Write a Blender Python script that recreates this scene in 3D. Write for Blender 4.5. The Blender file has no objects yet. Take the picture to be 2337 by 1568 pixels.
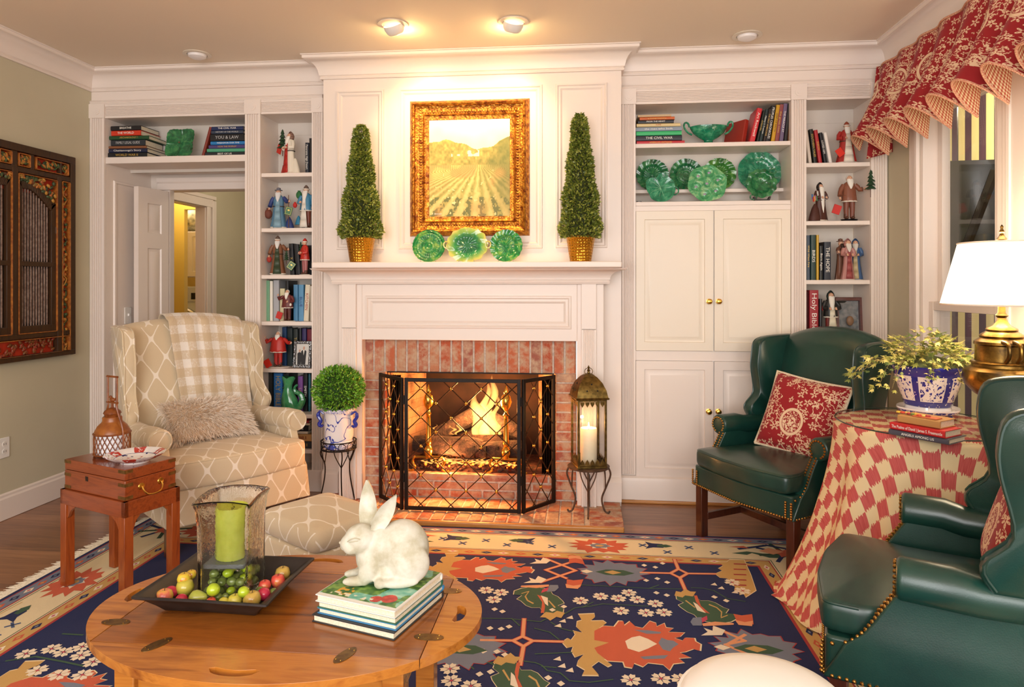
import bpy, math, random
from mathutils import Vector, Matrix, Euler
from math import pi, sin, cos, radians as R
random.seed(7)
sc = bpy.context.scene
COL = sc.collection
# ---------------- camera, world, lights, exposure ----------------
FOC, CX, HOR, TH, HC, CEIL = 1545.0, 1168.5, 650.0, math.atan(.1), 1.34, 2.77
cam_d = bpy.data.cameras.new('camera'); cam = bpy.data.objects.new('camera', cam_d); COL.objects.link(cam)
cam.location = (0, 0, HC); cam.rotation_euler = (pi/2, 0, TH)
cam_d.sensor_fit = 'HORIZONTAL'; cam_d.sensor_width = 36; cam_d.lens = 36*FOC/2337
cam_d.shift_y = -(784-HOR)/2337; cam_d.clip_start = .05
sc.camera = cam
sc.view_settings.view_transform = 'Standard'; sc.view_settings.look = 'None'
sc.view_settings.exposure = .47; sc.view_settings.gamma = 1
w = bpy.data.worlds.new('world'); sc.world = w; w.use_nodes = True
w.node_tree.nodes['Background'].inputs[0].default_value = (1, .975, .965, 1)
w.node_tree.nodes['Background'].inputs[1].default_value = 1.15
def lamp(name, kind, loc, energy, col=(1, 1, 1), size=.1, aim=None, **kw):
    d = bpy.data.lights.new(name, kind); d.energy = energy; d.color = col
    if kind == 'AREA': d.size = size
    elif kind in ('POINT', 'SPOT'): d.shadow_soft_size = size
    for k, v in kw.items(): setattr(d, k, v)
    o = bpy.data.objects.new(name, d); COL.objects.link(o); o.location = loc
    if aim is not None: o.rotation_euler = (Vector(aim)-Vector(loc)).to_track_quat('-Z', 'Y').to_euler()
    return o
lamp('room_fill', 'AREA', (-.9, -1.9, 1.95), 98, (1, .975, .96), 2.6, (-.6, 4, 1.1))  # soft fill added behind the camera for flash-like highlights, no window built there
lamp('room_fill_right', 'AREA', (1.5, -1.6, 1.8), 40, (1, .985, .97), 1.4, (-.9, 3.5, .7))  # second unseen area fill, behind the camera on the right

# ---------------- pixel to place ----------------
def ray(u, v):
    s, c = sin(TH), cos(TH); a = u-CX
    return Vector((-s*FOC+c*a, c*FOC+s*a, -(v-HOR)))
def at(u, v, Y):
    d = ray(u, v); return Vector((0, 0, HC))+d*(Y/d.y)
def onz(u, v, z=0):
    d = ray(u, v); return Vector((0, 0, HC))+d*((z-HC)/d.z)
def onx(u, v, X):
    d = ray(u, v); return Vector((0, 0, HC))+d*(X/d.x)
def X_(u, Y): return at(u, 650, Y).x
def Z_(u, v, Y): return at(u, v, Y).z
def cf(r, dep): return Vector((cos(TH)*r-sin(TH)*dep, sin(TH)*r+cos(TH)*dep, 0))

# ---------------- materials ----------------
def lin(c):
    f = lambda x: x/12.92 if x <= .04045 else ((x+.055)/1.055)**2.4
    if isinstance(c, str): c = [int(c[i:i+2], 16) for i in (0, 2, 4)]
    return tuple(f(x/255) for x in c[:3])+(1,)
class NG:
    def __init__(s, name):
        s.mat = bpy.data.materials.new(name); s.mat.use_nodes = True
        s.nt = s.mat.node_tree; s.b = s.nt.nodes['Principled BSDF']
    def new(s, t, **kw):
        n = s.nt.nodes.new(t)
        for k, v in kw.items(): setattr(n, k, v)
        return n
    def put(s, sock, v):
        if v is None: return
        if isinstance(v, bpy.types.NodeSocket): s.nt.links.new(v, sock)
        elif isinstance(v, (tuple, list)) and len(v) == 3 and sock.type == 'RGBA': sock.default_value = tuple(v)+(1,)
        else: sock.default_value = v
    def m(s, op, a, b=None, c=None, clamp=False):
        n = s.new('ShaderNodeMath', operation=op, use_clamp=clamp)
        for i, x in enumerate((a, b, c)): s.put(n.inputs[i], x)
        return n.outputs[0]
    def vm(s, op, a, b=None, out=0):
        n = s.new('ShaderNodeVectorMath', operation=op)
        s.put(n.inputs[0], a); s.put(n.inputs[1], b)
        return n.outputs[out]
    def mix(s, f, a, b):
        n = s.new('ShaderNodeMix', data_type='RGBA'); s.put(n.inputs[0], f)
        s.put(n.inputs[6], a); s.put(n.inputs[7], b); return n.outputs[2]
    def ramp(s, f, stops, mode='LINEAR'):
        n = s.new('ShaderNodeValToRGB'); s.put(n.inputs[0], f); e = n.color_ramp.elements
        n.color_ramp.interpolation = mode
        while len(e) < len(stops): e.new(.5)
        for i, (p, c) in enumerate(stops): e[i].position = p; e[i].color = lin(c)
        return n.outputs[0]
    def coord(s, which='UV', scale=None, rot=None):
        o = s.new('ShaderNodeTexCoord').outputs[which]
        if scale is None and rot is None: return o
        n = s.new('ShaderNodeMapping'); s.put(n.inputs[0], o)
        if scale is not None: n.inputs[3].default_value = scale if isinstance(scale, tuple) else (scale,)*3
        if rot is not None: n.inputs[2].default_value = rot
        return n.outputs[0]
    def xyz(s, v):
        n = s.new('ShaderNodeSeparateXYZ'); s.put(n.inputs[0], v); return n.outputs
    def noise(s, v, scale=5, detail=3, rough=.5, dist=0, col=False):
        n = s.new('ShaderNodeTexNoise'); s.put(n.inputs['Vector'], v); n.inputs['Scale'].default_value = scale
        n.inputs['Detail'].default_value = detail; n.inputs['Roughness'].default_value = rough
        n.inputs['Distortion'].default_value = dist
        return n.outputs[1 if col else 0]
    def vor(s, v, scale, feature='F1', out='Distance', rnd=1):
        n = s.new('ShaderNodeTexVoronoi', feature=feature); s.put(n.inputs['Vector'], v)
        n.inputs['Scale'].default_value = scale; n.inputs['Randomness'].default_value = rnd
        return n.outputs[out]
    def bump(s, h, strength=.3, dist=.01):
        n = s.new('ShaderNodeBump'); s.put(n.inputs['Height'], h)
        n.inputs['Strength'].default_value = strength; n.inputs['Distance'].default_value = dist
        s.nt.links.new(n.outputs[0], s.b.inputs['Normal'])
    def done(s, col=None, rough=None, metal=None, **kw):
        s.put(s.b.inputs['Base Color'], col); s.put(s.b.inputs['Roughness'], rough); s.put(s.b.inputs['Metallic'], metal)
        for k, v in kw.items(): s.put(s.b.inputs[k.replace('_', ' ')], v)
        return s.mat
MC = {}
def mat(c, rough=.5, metal=0, c2=None, sc_=30, bump=0, **kw):
    """plain paint/cloth/metal with a little noise of its own"""
    key = (str(c), rough, metal, str(c2), sc_, bump, str(kw))
    if key in MC: return MC[key]
    g = NG('m_'+(c if isinstance(c, str) else 'c'))
    col = lin(c)
    if c2 is not None or bump:
        nz = g.noise(g.coord('Object'), sc_, 4)
        if c2 is not None: col = g.mix(g.ramp(nz, [(.35, (0, 0, 0)), (.65, (255, 255, 255))]), lin(c), lin(c2))
        if bump: g.bump(nz, bump, .004)
    MC[key] = g.done(col, rough, metal, **kw); return MC[key]
def emis(c, st):
    key = ('e', str(c), st)
    if key not in MC:
        g = NG('glow'); MC[key] = g.done(lin(c), .6, 0, Emission_Color=lin(c), Emission_Strength=st)
    return MC[key]
def wood(name, c1, c2, c3=None, scale=9, axis='X', rough=.35, coat=.3):
    if name in MC: return MC[name]
    g = NG(name); s_ = {'X': (.12, 1, 1), 'Y': (1, .12, 1), 'Z': (1, 1, .12)}[axis]
    v = g.coord('Object', tuple(x*scale for x in s_))
    a = g.noise(v, 2.2, 5, .6, 1.2); b = g.noise(v, 9, 3, .6, .4)
    f = g.m('ADD', g.m('MULTIPLY', a, .75), g.m('MULTIPLY', b, .25))
    col = g.ramp(f, [(.32, c1), (.5, c2), (.68, c3 or c1)])
    g.bump(b, .08, .003)
    MC[name] = g.done(col, rough, 0, Coat_Weight=coat, Coat_Roughness=.15); return MC[name]

# ---------------- meshes ----------------
class MB:
    def __init__(s): s.v = []; s.f = []; s.mi = []; s.uv = {}; s.cur = 0; s.T = None
    def add(s, vs, fs, uv=None, mi=None):
        o = len(s.v)
        vs = [Vector(p) for p in vs]
        if s.T is not None: vs = [s.T @ p for p in vs]
        s.v += vs
        for f in fs: s.f.append([o+i for i in f]); s.mi.append(s.cur if mi is None else mi)
        if uv:
            for i, q in enumerate(uv): s.uv[o+i] = q
        return s
    def box(s, a, b):
        x0, y0, z0 = [min(p, q) for p, q in zip(a, b)]; x1, y1, z1 = [max(p, q) for p, q in zip(a, b)]
        return s.add([(x0, y0, z0), (x1, y0, z0), (x1, y1, z0), (x0, y1, z0), (x0, y0, z1), (x1, y0, z1), (x1, y1, z1), (x0, y1, z1)],
                     [(0, 3, 2, 1), (4, 5, 6, 7), (0, 1, 5, 4), (1, 2, 6, 5), (2, 3, 7, 6), (3, 0, 4, 7)])
    def cbox(s, c, d, M=None):
        h = [q/2 for q in d]; k = len(s.v)
        s.box([-q for q in h], h)
        for i in range(k, len(s.v)): s.v[i] = (M @ s.v[i] if M is not None else s.v[i])+Vector(c)
        return s
    def loft(s, rings, cap=True, closed=True, uv=None):
        n = len(rings[0]); vs = [p for r in rings for p in r]; fs = []
        for i in range(len(rings)-1):
            for j in range(n if closed else n-1):
                k = (j+1) % n; fs.append((i*n+j, i*n+k, (i+1)*n+k, (i+1)*n+j))
        if cap: fs += [tuple(range(n-1, -1, -1)), tuple((len(rings)-1)*n+j for j in range(n))]
        return s.add(vs, fs, uv)
    def lathe(s, prof, n=32, c=(0, 0, 0), sx=1, sy=1, cap=True, wob=None):
        rings = []
        for r, z in prof:
            ring = []
            for j in range(n):
                a = 2*pi*j/n; q = r*(1 if wob is None else wob(a, z))
                ring.append((c[0]+q*cos(a)*sx, c[1]+q*sin(a)*sy, c[2]+z))
            rings.append(ring)
        return s.loft(rings, cap)
    def tube(s, pts, r, n=8, cap=True):
        pts = [Vector(p) for p in pts]; rr = r if isinstance(r, (list, tuple)) else [r]*len(pts); rings = []; up = None
        for i, p in enumerate(pts):
            t = (pts[min(i+1, len(pts)-1)]-pts[max(i-1, 0)]).normalized()
            if up is None: up = t.orthogonal().normalized()
            x = (up-t*up.dot(t)); x = x.normalized() if x.length > 1e-6 else t.orthogonal().normalized()
            up = x; y = t.cross(x)
            rings.append([p+(x*cos(2*pi*j/n)+y*sin(2*pi*j/n))*rr[i] for j in range(n)])
        return s.loft(rings, cap)
    def ball(s, c, r, n=12, m=8, M=None):
        r3 = r if isinstance(r, (tuple, list)) else (r, r, r); rings = []
        for i in range(m+1):
            t = -pi/2+pi*(i/m if 0 < i < m else (.004 if i == 0 else .996))
            ring = []
            for j in range(n):
                p = Vector((cos(t)*cos(2*pi*j/n)*r3[0], cos(t)*sin(2*pi*j/n)*r3[1], sin(t)*r3[2]))
                ring.append((M @ p if M is not None else p)+Vector(c))
            rings.append(ring)
        return s.loft(rings)
    def prism(s, poly, d, plane='XZ', c=0):
        """poly extruded by d: XZ polys run along +Y from c, XY along +Z, YZ along +X"""
        f = {'XZ': lambda a, b, h: (a, h, b), 'XY': lambda a, b, h: (a, b, h), 'YZ': lambda a, b, h: (h, a, b)}[plane]
        return s.loft([[f(a, b, c) for a, b in poly], [f(a, b, c+d) for a, b in poly]])
    def flat(s, poly3, mi=None): return s.add(poly3, [tuple(range(len(poly3)))], mi=mi)
    def grid(s, fn, nu, nv, uv=None, closed=False):
        vs = [fn(i/nu, j/nv) for j in range(nv+1) for i in range(nu+1)]; w_ = nu+1
        fs = [(j*w_+i, j*w_+i+1, (j+1)*w_+i+1, (j+1)*w_+i) for j in range(nv) for i in range(nu)]
        us = [uv(i/nu, j/nv) for j in range(nv+1) for i in range(nu+1)] if uv else None
        return s.add(vs, fs, us)
    def build(s, name, mats, parent=None, smooth=40, bevel=0, seg=2, sub=0, world=False, fix=True, solid=0, boxuv=True, weld=False):
        me = bpy.data.meshes.new(name)
        vs = s.v
        if world and parent is not None:
            Mi = PM(parent).inverted(); vs = [Mi @ p for p in vs]
        me.from_pydata([tuple(p) for p in vs], [], s.f)
        for m_ in (mats if isinstance(mats, (list, tuple)) else [mats]): me.materials.append(m_)
        me.polygons.foreach_set('material_index', s.mi)
        ul = me.uv_layers.new(name='UVMap')
        dat = [0.0]*(2*len(me.loops))
        for p in me.polygons:
            n = p.normal; a = max(range(3), key=lambda i: abs(n[i]))
            for li in p.loop_indices:
                vi = me.loops[li].vertex_index
                if vi in s.uv: q = s.uv[vi]
                else:
                    co = me.vertices[vi].co; q = ((co.y, co.z), (co.x, co.z), (co.x, co.y))[a]
                dat[2*li] = q[0]; dat[2*li+1] = q[1]
        ul.data.foreach_set('uv', dat)
        me.polygons.foreach_set('use_smooth', [bool(smooth)]*len(me.polygons))
        if fix or weld:
            import bmesh
            b = bmesh.new(); b.from_mesh(me)
            if weld: bmesh.ops.remove_doubles(b, verts=b.verts, dist=1e-5)
            if fix: bmesh.ops.recalc_face_normals(b, faces=b.faces)
            b.to_mesh(me); b.free()
        if smooth and smooth < 180 and not sub: me.set_sharp_from_angle(angle=R(smooth))
        o = bpy.data.objects.new(name, me); COL.objects.link(o)
        if parent is not None: o.parent = parent
        if solid:
            md = o.modifiers.new('thickness', 'SOLIDIFY'); md.thickness = solid; md.offset = 0
        if bevel:
            md = o.modifiers.new('bevel', 'BEVEL'); md.width = bevel; md.segments = seg; md.limit_method = 'ANGLE'; md.angle_limit = R(35)
            md.harden_normals = False
        if sub:
            md = o.modifiers.new('sub', 'SUBSURF'); md.levels = sub; md.render_levels = sub
        return o
def PM(o):
    M = Matrix.Translation(o.location) @ o.rotation_euler.to_matrix().to_4x4()
    return (PM(o.parent) @ M) if o.parent is not None else M
def tag(o, label, cat, group=None):
    o['label'] = label; o['category'] = cat
    if group: o['group'] = group
    return o
def thing(name, label, cat, loc=(0, 0, 0), rz=0, group=None):
    o = bpy.data.objects.new(name, None); COL.objects.link(o); o.empty_display_size = .05
    o.location = loc; o.rotation_euler = (0, 0, rz); return tag(o, label, cat, group)
def struct(o): o['kind'] = 'structure'; return o
def text(s_, size, m_, parent, loc, rot=(pi/2, 0, 0), width=None, name='lettering', depth=.0004, sx=1):
    c = bpy.data.curves.new('t', 'FONT'); c.body = s_; c.size = size; c.align_x = 'CENTER'; c.align_y = 'CENTER'
    c.extrude = depth; c.resolution_u = 2
    o = bpy.data.objects.new('t', c); COL.objects.link(o)
    dg = bpy.context.evaluated_depsgraph_get(); me = bpy.data.meshes.new_from_object(o.evaluated_get(dg))
    COL.objects.unlink(o); bpy.data.objects.remove(o)
    xs = [v.co.x for v in me.vertices] or [0, 1]
    k = sx
    if width: k = width/max(1e-6, max(xs)-min(xs))
    for v in me.vertices: v.co.x *= k
    me.materials.clear(); me.materials.append(m_); me.name = name
    t = bpy.data.objects.new(name, me); COL.objects.link(t); t.parent = parent; t.location = loc; t.rotation_euler = rot
    return t
def kids(o): return [c for c in bpy.data.objects if c.parent == o]
def copy_tree(o, parent=None, ch=None):
    if ch is None:
        ch = {}
        for c in bpy.data.objects:
            if c.parent: ch.setdefault(c.parent, []).append(c)
    n = o.copy(); COL.objects.link(n); n.parent = parent
    for c in ch.get(o, []): copy_tree(c, n, ch)
    return n
def place(o, loc, rz=0, label=None):
    o.location = loc; o.rotation_euler = (0, 0, rz)
    if label: o['label'] = label
    return o
def arc(cx_, cy_, r, a0, a1, n):
    return [(cx_+r*cos(R(a0+(a1-a0)*i/n)), cy_+r*sin(R(a0+(a1-a0)*i/n))) for i in range(n+1)]
def catmull(pts, k=6):
    pts = [Vector(p) for p in pts]; out = []
    for i in range(len(pts)-1):
        p0, p1, p2, p3 = pts[max(i-1, 0)], pts[i], pts[i+1], pts[min(i+2, len(pts)-1)]
        for j in range(k):
            t = j/k
            out.append(.5*((2*p1)+(p2-p0)*t+(2*p0-5*p1+4*p2-p3)*t*t+(3*p1-p0-3*p2+p3)*t**3))
    return out+[pts[-1]]
# ================= the room =================
YB, BR, MS, BK, XL, XR = 4.25, 4.14, 4.02, 4.09, -3.27, 1.83
WHITE = mat('EDE0D6', .38, 0)
WHITE2 = mat('E6DACF', .42, 0)
WALLG = mat('CAC2A8', .75, 0, 'C6BEA4', 3)
BRASS = mat('D9A94E', .22, 1)
ABRASS = mat('8C7440', .38, 1, '5E4E2C', 40)
BLACKI = mat('241B17', .5, .6)
g = NG('oak floor'); v = g.coord('Object', (1, 1, 1))
x, y, z = g.xyz(v); row = g.m('FLOOR', g.m('MULTIPLY', y, 1/.083)); fr = g.m('FRACT', g.m('MULTIPLY', y, 1/.083))
rn = g.new('ShaderNodeTexWhiteNoise', noise_dimensions='1D'); g.put(rn.inputs['W'], row)
cb = g.new('ShaderNodeCombineXYZ'); g.put(cb.inputs[0], g.m('MULTIPLY', x, 1.2)); g.put(cb.inputs[1], g.m('MULTIPLY', y, 14)); g.put(cb.inputs[2], row)
nz = g.noise(cb.outputs[0], 3, 5, .6, .8)
c_ = g.ramp(g.m('ADD', g.m('MULTIPLY', nz, .7), g.m('MULTIPLY', rn.outputs[0], .3)), [(.3, '6E4227'), (.5, '8E5C39'), (.7, 'A3704A')])
g.bump(g.m('LESS_THAN', fr, .03), -.3, .002)
FLOORM = g.done(c_, .3, 0, Coat_Weight=.25, Coat_Roughness=.15)
m = MB(); m.box((-6, -2.6, -.08), (2.0, 8, 0)); struct(m.build('floor', FLOORM, smooth=0))
CEILM = mat('F0E0CC', .8)
m = MB(); m.box((-6, -2.6, CEIL), (2.0, 4.42, CEIL+.1)); struct(m.build('ceiling', CEILM, smooth=0))
m = MB(); m.box((XL-.12, -2.6, 0), (XL, YB+.25, CEIL)); struct(m.build('wall_left', WALLG, smooth=0))
# right wall with two window openings
W1, W2, WZ0, WZ1 = (3.17, 3.86), (2.10, 2.80), .62, 2.33
m = MB()
ys = [-2.6, W2[0], W2[1], W1[0], W1[1], YB+.25]
for i in range(5):
    if i in (1, 3): m.box((XR, ys[i], 0), (XR+.14, ys[i+1], WZ0)); m.box((XR, ys[i], WZ1), (XR+.14, ys[i+1], CEIL))
    else: m.box((XR, ys[i], 0), (XR+.14, ys[i+1], CEIL))
struct(m.build('wall_right', WALLG, smooth=0))
def sweep(m, prof, path, closed_prof=True):
    n = len(path); rings = []
    for i, p in enumerate(path):
        p = Vector(p); d = []
        if i > 0: d.append((p-Vector(path[i-1])).normalized())
        if i < n-1: d.append((Vector(path[i+1])-p).normalized())
        ns = [Vector((q.y, -q.x)) for q in d]
        b = ns[0] if len(ns) == 1 else (ns[0]+ns[1])/(1+ns[0].dot(ns[1]))
        rings.append([(p.x+b.x*o_, p.y+b.y*o_, z_) for o_, z_ in prof])
    return m.loft(rings, True)
BX0, BX1 = X_(738, BR), X_(1418, BR)
LX1 = X_(738, YB); RX0 = BX1
cp = [(0, -.135), (.014, -.135), (.018, -.126), (.012, -.117), (.02, -.112)] + [(.022+.066*(1-cos(R(a))), -.112+.082*sin(R(a))) for a in (8, 24, 40, 56, 72, 88)] + [(.09, -.028), (.1, -.024), (.1, -.008), (.108, -.006), (.108, -.0005), (0, -.0005)]
cp = [(a, CEIL+b) for a, b in cp]
m = MB(); sweep(m, cp, [(XL, -2.5), (XL, YB), (BX0, YB), (BX0, BR), (BX1, BR), (BX1, YB), (XR, YB), (XR, -2.5)])
struct(m.build('trim_1', WHITE, smooth=30))
bp_ = [(0, .002), (.016, .002), (.016, .12), (.01, .13), (.01, .142), (.004, .15), (0, .15)]
m = MB(); sweep(m, bp_, [(XL, -2.5), (XL, YB-.02)]); struct(m.build('baseboard_left', WHITE, smooth=30))
m = MB(); sweep(m, bp_, [(XR, YB), (XR, -2.5)]); struct(m.build('baseboard_right', WHITE, smooth=30))

def rects(m, x0, x1, z0, z1, rings, y, flip=1, cap=True, axis='Y'):
    """nested rectangles [(inset, forward)] lofted: raised panels, mouldings"""
    rr = []
    for ins, dy in rings:
        q = [(x0+ins, z0+ins), (x1-ins, z0+ins), (x1-ins, z1-ins), (x0+ins, z1-ins)]
        rr.append([((a, y-dy*flip, b) if axis == 'Y' else (y-dy*flip, a, b)) for a, b in q])
    vs = [p for r in rr for p in r]; fs = []
    for i in range(len(rr)-1):
        for j in range(4): fs.append((i*4+j, i*4+(j+1) % 4, i*4+4+(j+1) % 4, i*4+4+j))
    if cap: o = 4*(len(rr)-1); fs.append((o, o+1, o+2, o+3))
    return m.add(vs, fs)
def flutes(x0, x1, n, y, d=.012, body=.02, margin=.25):
    """front outline of a fluted board as (across, depth) points"""
    w_ = x1-x0; mg = w_*margin/2; p = (w_-2*mg)/n; pts = [(x0, y+body), (x0, y)]
    for i in range(n):
        a = x0+mg+i*p+p*.14; b = x0+mg+(i+1)*p-p*.14
        pts += [(a, y), (a+(b-a)*.15, y+d*.7), ((a+b)/2, y+d), (b-(b-a)*.15, y+d*.7), (b, y)]
    return pts+[(x1, y), (x1, y+body)]
FL = .018
def pilaster(parent, u0, u1, z0, z1, n=5):
    x0, x1 = X_(u0, YB), X_(u1, YB); m = MB()
    m.prism(flutes(x0, x1, n, YB-FL, .012, FL+.001), z1-z0, 'XY', z0)
    zb = ZH0; m.box((x0-.003, YB-FL-.006, zb), (x1+.003, YB-.0005, ZH1+.004))
    xc, zc = (x0+x1)/2, (ZH0+ZH1)/2
    for r_, d in ((.024, .004), (.018, -.001), (.012, .006)):
        m.prism([(xc+r_*cos(a*pi/10), zc+r_*sin(a*pi/10)) for a in range(20)], .012+d, 'XZ', YB-FL-.006-max(d, .0005))
    m.build('pilaster', WHITE, parent, 30, world=True)
ZH0, ZH1 = 2.455, 2.545
def header(parent, u0, u1, n=7):
    x0, x1 = X_(u0, YB), X_(u1, YB); m = MB()
    pts = [(b, a) for a, b in flutes(ZH0, ZH1, n, YB-.012, .01, .012)]
    m.prism(pts, x1-x0, 'YZ', x0); m.build('fluted_header', WHITE, parent, 30, world=True)
def shelf(parent, x0, x1, z, y0=YB-.004, y1=YB+.25, t=.026, name='shelf'):
    m = MB(); m.box((x0, y0, z-t), (x1, y1, z)); return m.build(name, WHITE, parent, 30, .003, world=True)
YI = YB+.25
YD = 4.73
SW = .02
# ---- left bookcase around the doorway ----
lb = thing('built_in_bookcase', 'white built-in bookcase around the doorway left of the fireplace, fluted pilasters', 'bookcase', ((XL+LX1)/2, YB+.1, 0), group=None)
def frieze(parent, x0, x1):
    m = MB(); m.box((x0, YB+.0005, ZH1+.001), (x1, YB+.05, CEIL-.01))
    sweep(m, [(0, ZH1+.0), (.016, ZH1+.0), (.02, ZH1+.008), (.014, ZH1+.014), (.02, ZH1+.02), (.012, ZH1+.03), (0, ZH1+.03)], [(x0, YB), (x1, YB)])
    m.build('frieze', WHITE, parent, 30, world=True)
frieze(lb, XL+.001, LX1)
for a, b in ((209, 242), (562, 597), (714, 739)): pilaster(lb, a, b, .14, ZH0, 5)
header(lb, 242, 562); header(lb, 597, 714)
dx0, dx1 = X_(242, YB), X_(562, YB); cx0, cx1 = X_(597, YB), X_(714, YB)
DZ = Z_(400, 371, YB)
m = MB(); m.box((XL+.001, YB+.003, 0), (dx0, YD-.001, ZH1)); m.build('side_panel', WHITE, lb, 30, world=True)
m = MB(); rects(m, YB+.07, 4.66, .2, DZ-.1, [(0, 0), (.004, .01), (.016, .012), (.022, .004), (.03, .004)], dx0, -1, True, 'X')
m.build('panel_moulding', WHITE, lb, 30, world=True)
m = MB(); m.box((dx1, YB+.003, 0), (cx0, 4.71, ZH1)); m.build('side_panel', WHITE, lb, 30, world=True)
m = MB(); m.box((cx1, YB+.003, 0), (LX1, YI-.001, ZH1)); m.build('side_panel', WHITE, lb, 30, world=True)
BACKM = mat('DDD3C8', .5)
m = MB(); m.box((dx0, YI, DZ-.02), (dx1, YI+.02, ZH1)); m.box((dx0, YI-.004, DZ+.13), (dx1, YI, ZH1)); m.box((cx0, YI, 0), (cx1, YI+.02, ZH1)); m.box((cx0, YI-.004, ZH0-.085), (cx1, YI, ZH1)); m.build('back_panel', BACKM, lb, 30, world=True)
m = MB(); m.box((dx0, YB-.004, DZ), (dx1, 4.72, Z_(400, 356, YB))); m.build('shelf', WHITE, lb, 30, .003, world=True)
m = MB(); m.box((dx0, YB, ZH0), (cx1, YI, ZH0+.02)); m.build('top_panel', WHITE2, lb, 30, world=True)
LS = [Z_(655, v, YB) for v in (394.5, 520.5, 627.5, 734, 841.5, 945)]
for z_ in LS: shelf(lb, cx0, cx1, z_)
zz = .12; shelf(lb, cx0, cx1, zz)
m = MB(); m.box((dx1, YB-.02, 0), (LX1, YB+.01, .14)); m.build('plinth', WHITE, lb, 30, .004, world=True)
# ---- right bookcase and cabinet ----
rb = thing('built_in_bookcase', 'white built-in bookcase with four cupboard doors right of the fireplace', 'bookcase', ((RX0+XR)/2, YB+.1, 0))
frieze(rb, RX0, XR-.001)
for a, b in ((1419, 1450), (1804, 1838), (1985, 2022)): pilaster(rb, a, b, .17, ZH0, 5)
header(rb, 1450, 1804); header(rb, 1838, 1985)
ex0, ex1, fx0, fx1 = X_(1450, YB), X_(1804, YB), X_(1838, YB), X_(1985, YB)
for a, b in ((RX0, ex0), (ex1, fx0), (fx1, XR-.001)):
    m = MB(); m.box((a, YB+.003, 0), (b, YI-.001, ZH1)); m.build('side_panel', WHITE, rb, 30, world=True)
CZ = Z_(1628, 459, YB)
m = MB(); m.box((ex0, YI, CZ), (ex1, YI+.02, ZH1)); m.box((ex0, YI-.004, ZH0-.075), (ex1, YI, ZH1)); m.box((fx0, YI, 0), (fx1, YI+.02, ZH1)); m.box((fx0, YI-.004, ZH0-.085), (fx1, YI, ZH1)); m.build('back_panel', BACKM, rb, 30, world=True)
m = MB(); m.box((ex0, YB, ZH0), (fx1, YI, ZH0+.02)); m.build('top_panel', WHITE2, rb, 30, world=True)
CS = Z_(1628, 325, YB)
shelf(rb, ex0, ex1, CS); shelf(rb, ex0, ex1, CZ)
LG = Z_(1628, 431, YB+.14)
m = MB(); m.box((ex0, YB+.14, LG-.022), (ex1-.0, YB+.2495, LG)); m.build('plate_ledge', WHITE, rb, 30, .002, world=True)
RS = [Z_(1910, v, YB) for v in (371, 504, 639, 768)]
for z_ in RS+[.2]: shelf(rb, fx0, fx1, z_)
zr = [Z_(1628, v, YB) for v in (480, 802, 824, 1091)]
for q0, q1 in ((zr[0], CZ-.0265), (zr[2], zr[1]), (.1, zr[3])): m = MB(); m.box((ex0, YB, q0), (ex1, YB+.02, q1)); m.build('face_rail', WHITE, rb, 30, world=True)
m = MB(); m.prism([(YB+.01, .02), (YB-.035, .02), (YB-.035, .13), (YB-.028, .15), (YB-.012, .16), (YB+.01, .16)], XR-.001-RX0, 'YZ', RX0); m.build('plinth', WHITE, rb, 30, world=True)
DOORP = [(0, -.02), (0, .012), (.002, .014), (.052, .014), (.055, .005), (.062, .004), (.085, .013), (.09, .013)]
xm = X_(1628.5, YB)
CREAM = mat('EDE1CF', .36)
for (a, b, z0, z1, kx, kv, mt) in ((ex0, xm, zr[1], zr[0], 1618, 688, CREAM), (xm, ex1, zr[1], zr[0], 1640, 688, CREAM), (ex0, xm, zr[3], zr[2], 1617, 939, WHITE), (xm, ex1, zr[3], zr[2], 1639, 939, WHITE)):
    m = MB(); rects(m, a+.0025, b-.0025, z0+.002, z1-.002, DOORP, YB); d = m.build('door', mt, rb, 30, world=True)
    k = at(kx, kv, YB-.014)
    m = MB(); m.lathe([(.0, .0), (.017, .0), (.017, .004), (.008, .006), (.006, .016), (.013, .02), (.0165, .027), (.014, .033), (.006, .036), (.0005, .036)], 20)
    for i, p in enumerate(m.v): m.v[i] = Vector((k.x+p.x, k.y-p.z, k.z+p.y))
    o = m.build('knob', BRASS, d, 40, world=True)
m = MB(); m.box((RX0, YB-.052, 0), (XR-.002, YB-.034, .02)); struct(m.build('trim_2', wood('oak trim', 'A56A35', 'BC8040', 'C98F50', 9, 'X'), smooth=30, bevel=.006))

# ---- chimney breast ----
m = MB(); m.box((BX0, BR, 1.44), (BX1, YB+.3, CEIL-.01)); m.box((BX0, BR, 0), (X_(800, BR), YB+.3, 1.45)); m.box((X_(1345, BR), BR, 0), (BX1, YB+.3, 1.45)); struct(m.build('wall_back', WHITE, smooth=0))
m = MB()
for u0, u1, v0, v1 in ((768, 877, 206, 570), (910, 1238, 198, 568), (1268, 1386, 190, 566)):
    x0, x1 = X_(u0, BR), X_(u1, BR); um = (u0+u1)/2
    rects(m, x0, x1, Z_(um, v1, BR), Z_(um, v0, BR), [(0, 0), (.003, .012), (.012, .014), (.018, .006), (.03, .008), (.036, .003), (.04, .0005)], BR, cap=False)
struct(m.build('trim_3', WHITE, smooth=30))
m = MB()
for a, b in ((BX0, X_(775, BR)), (X_(1370, BR), BX1)):
    m.prism([(BR+.01, .034), (BR-.03, .034), (BR-.03, .15), (BR-.02, .165), (BR-.005, .175), (BR+.01, .175)], b-a+.0, 'YZ', a)
struct(m.build('baseboard_back', WHITE, smooth=30))

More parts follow.
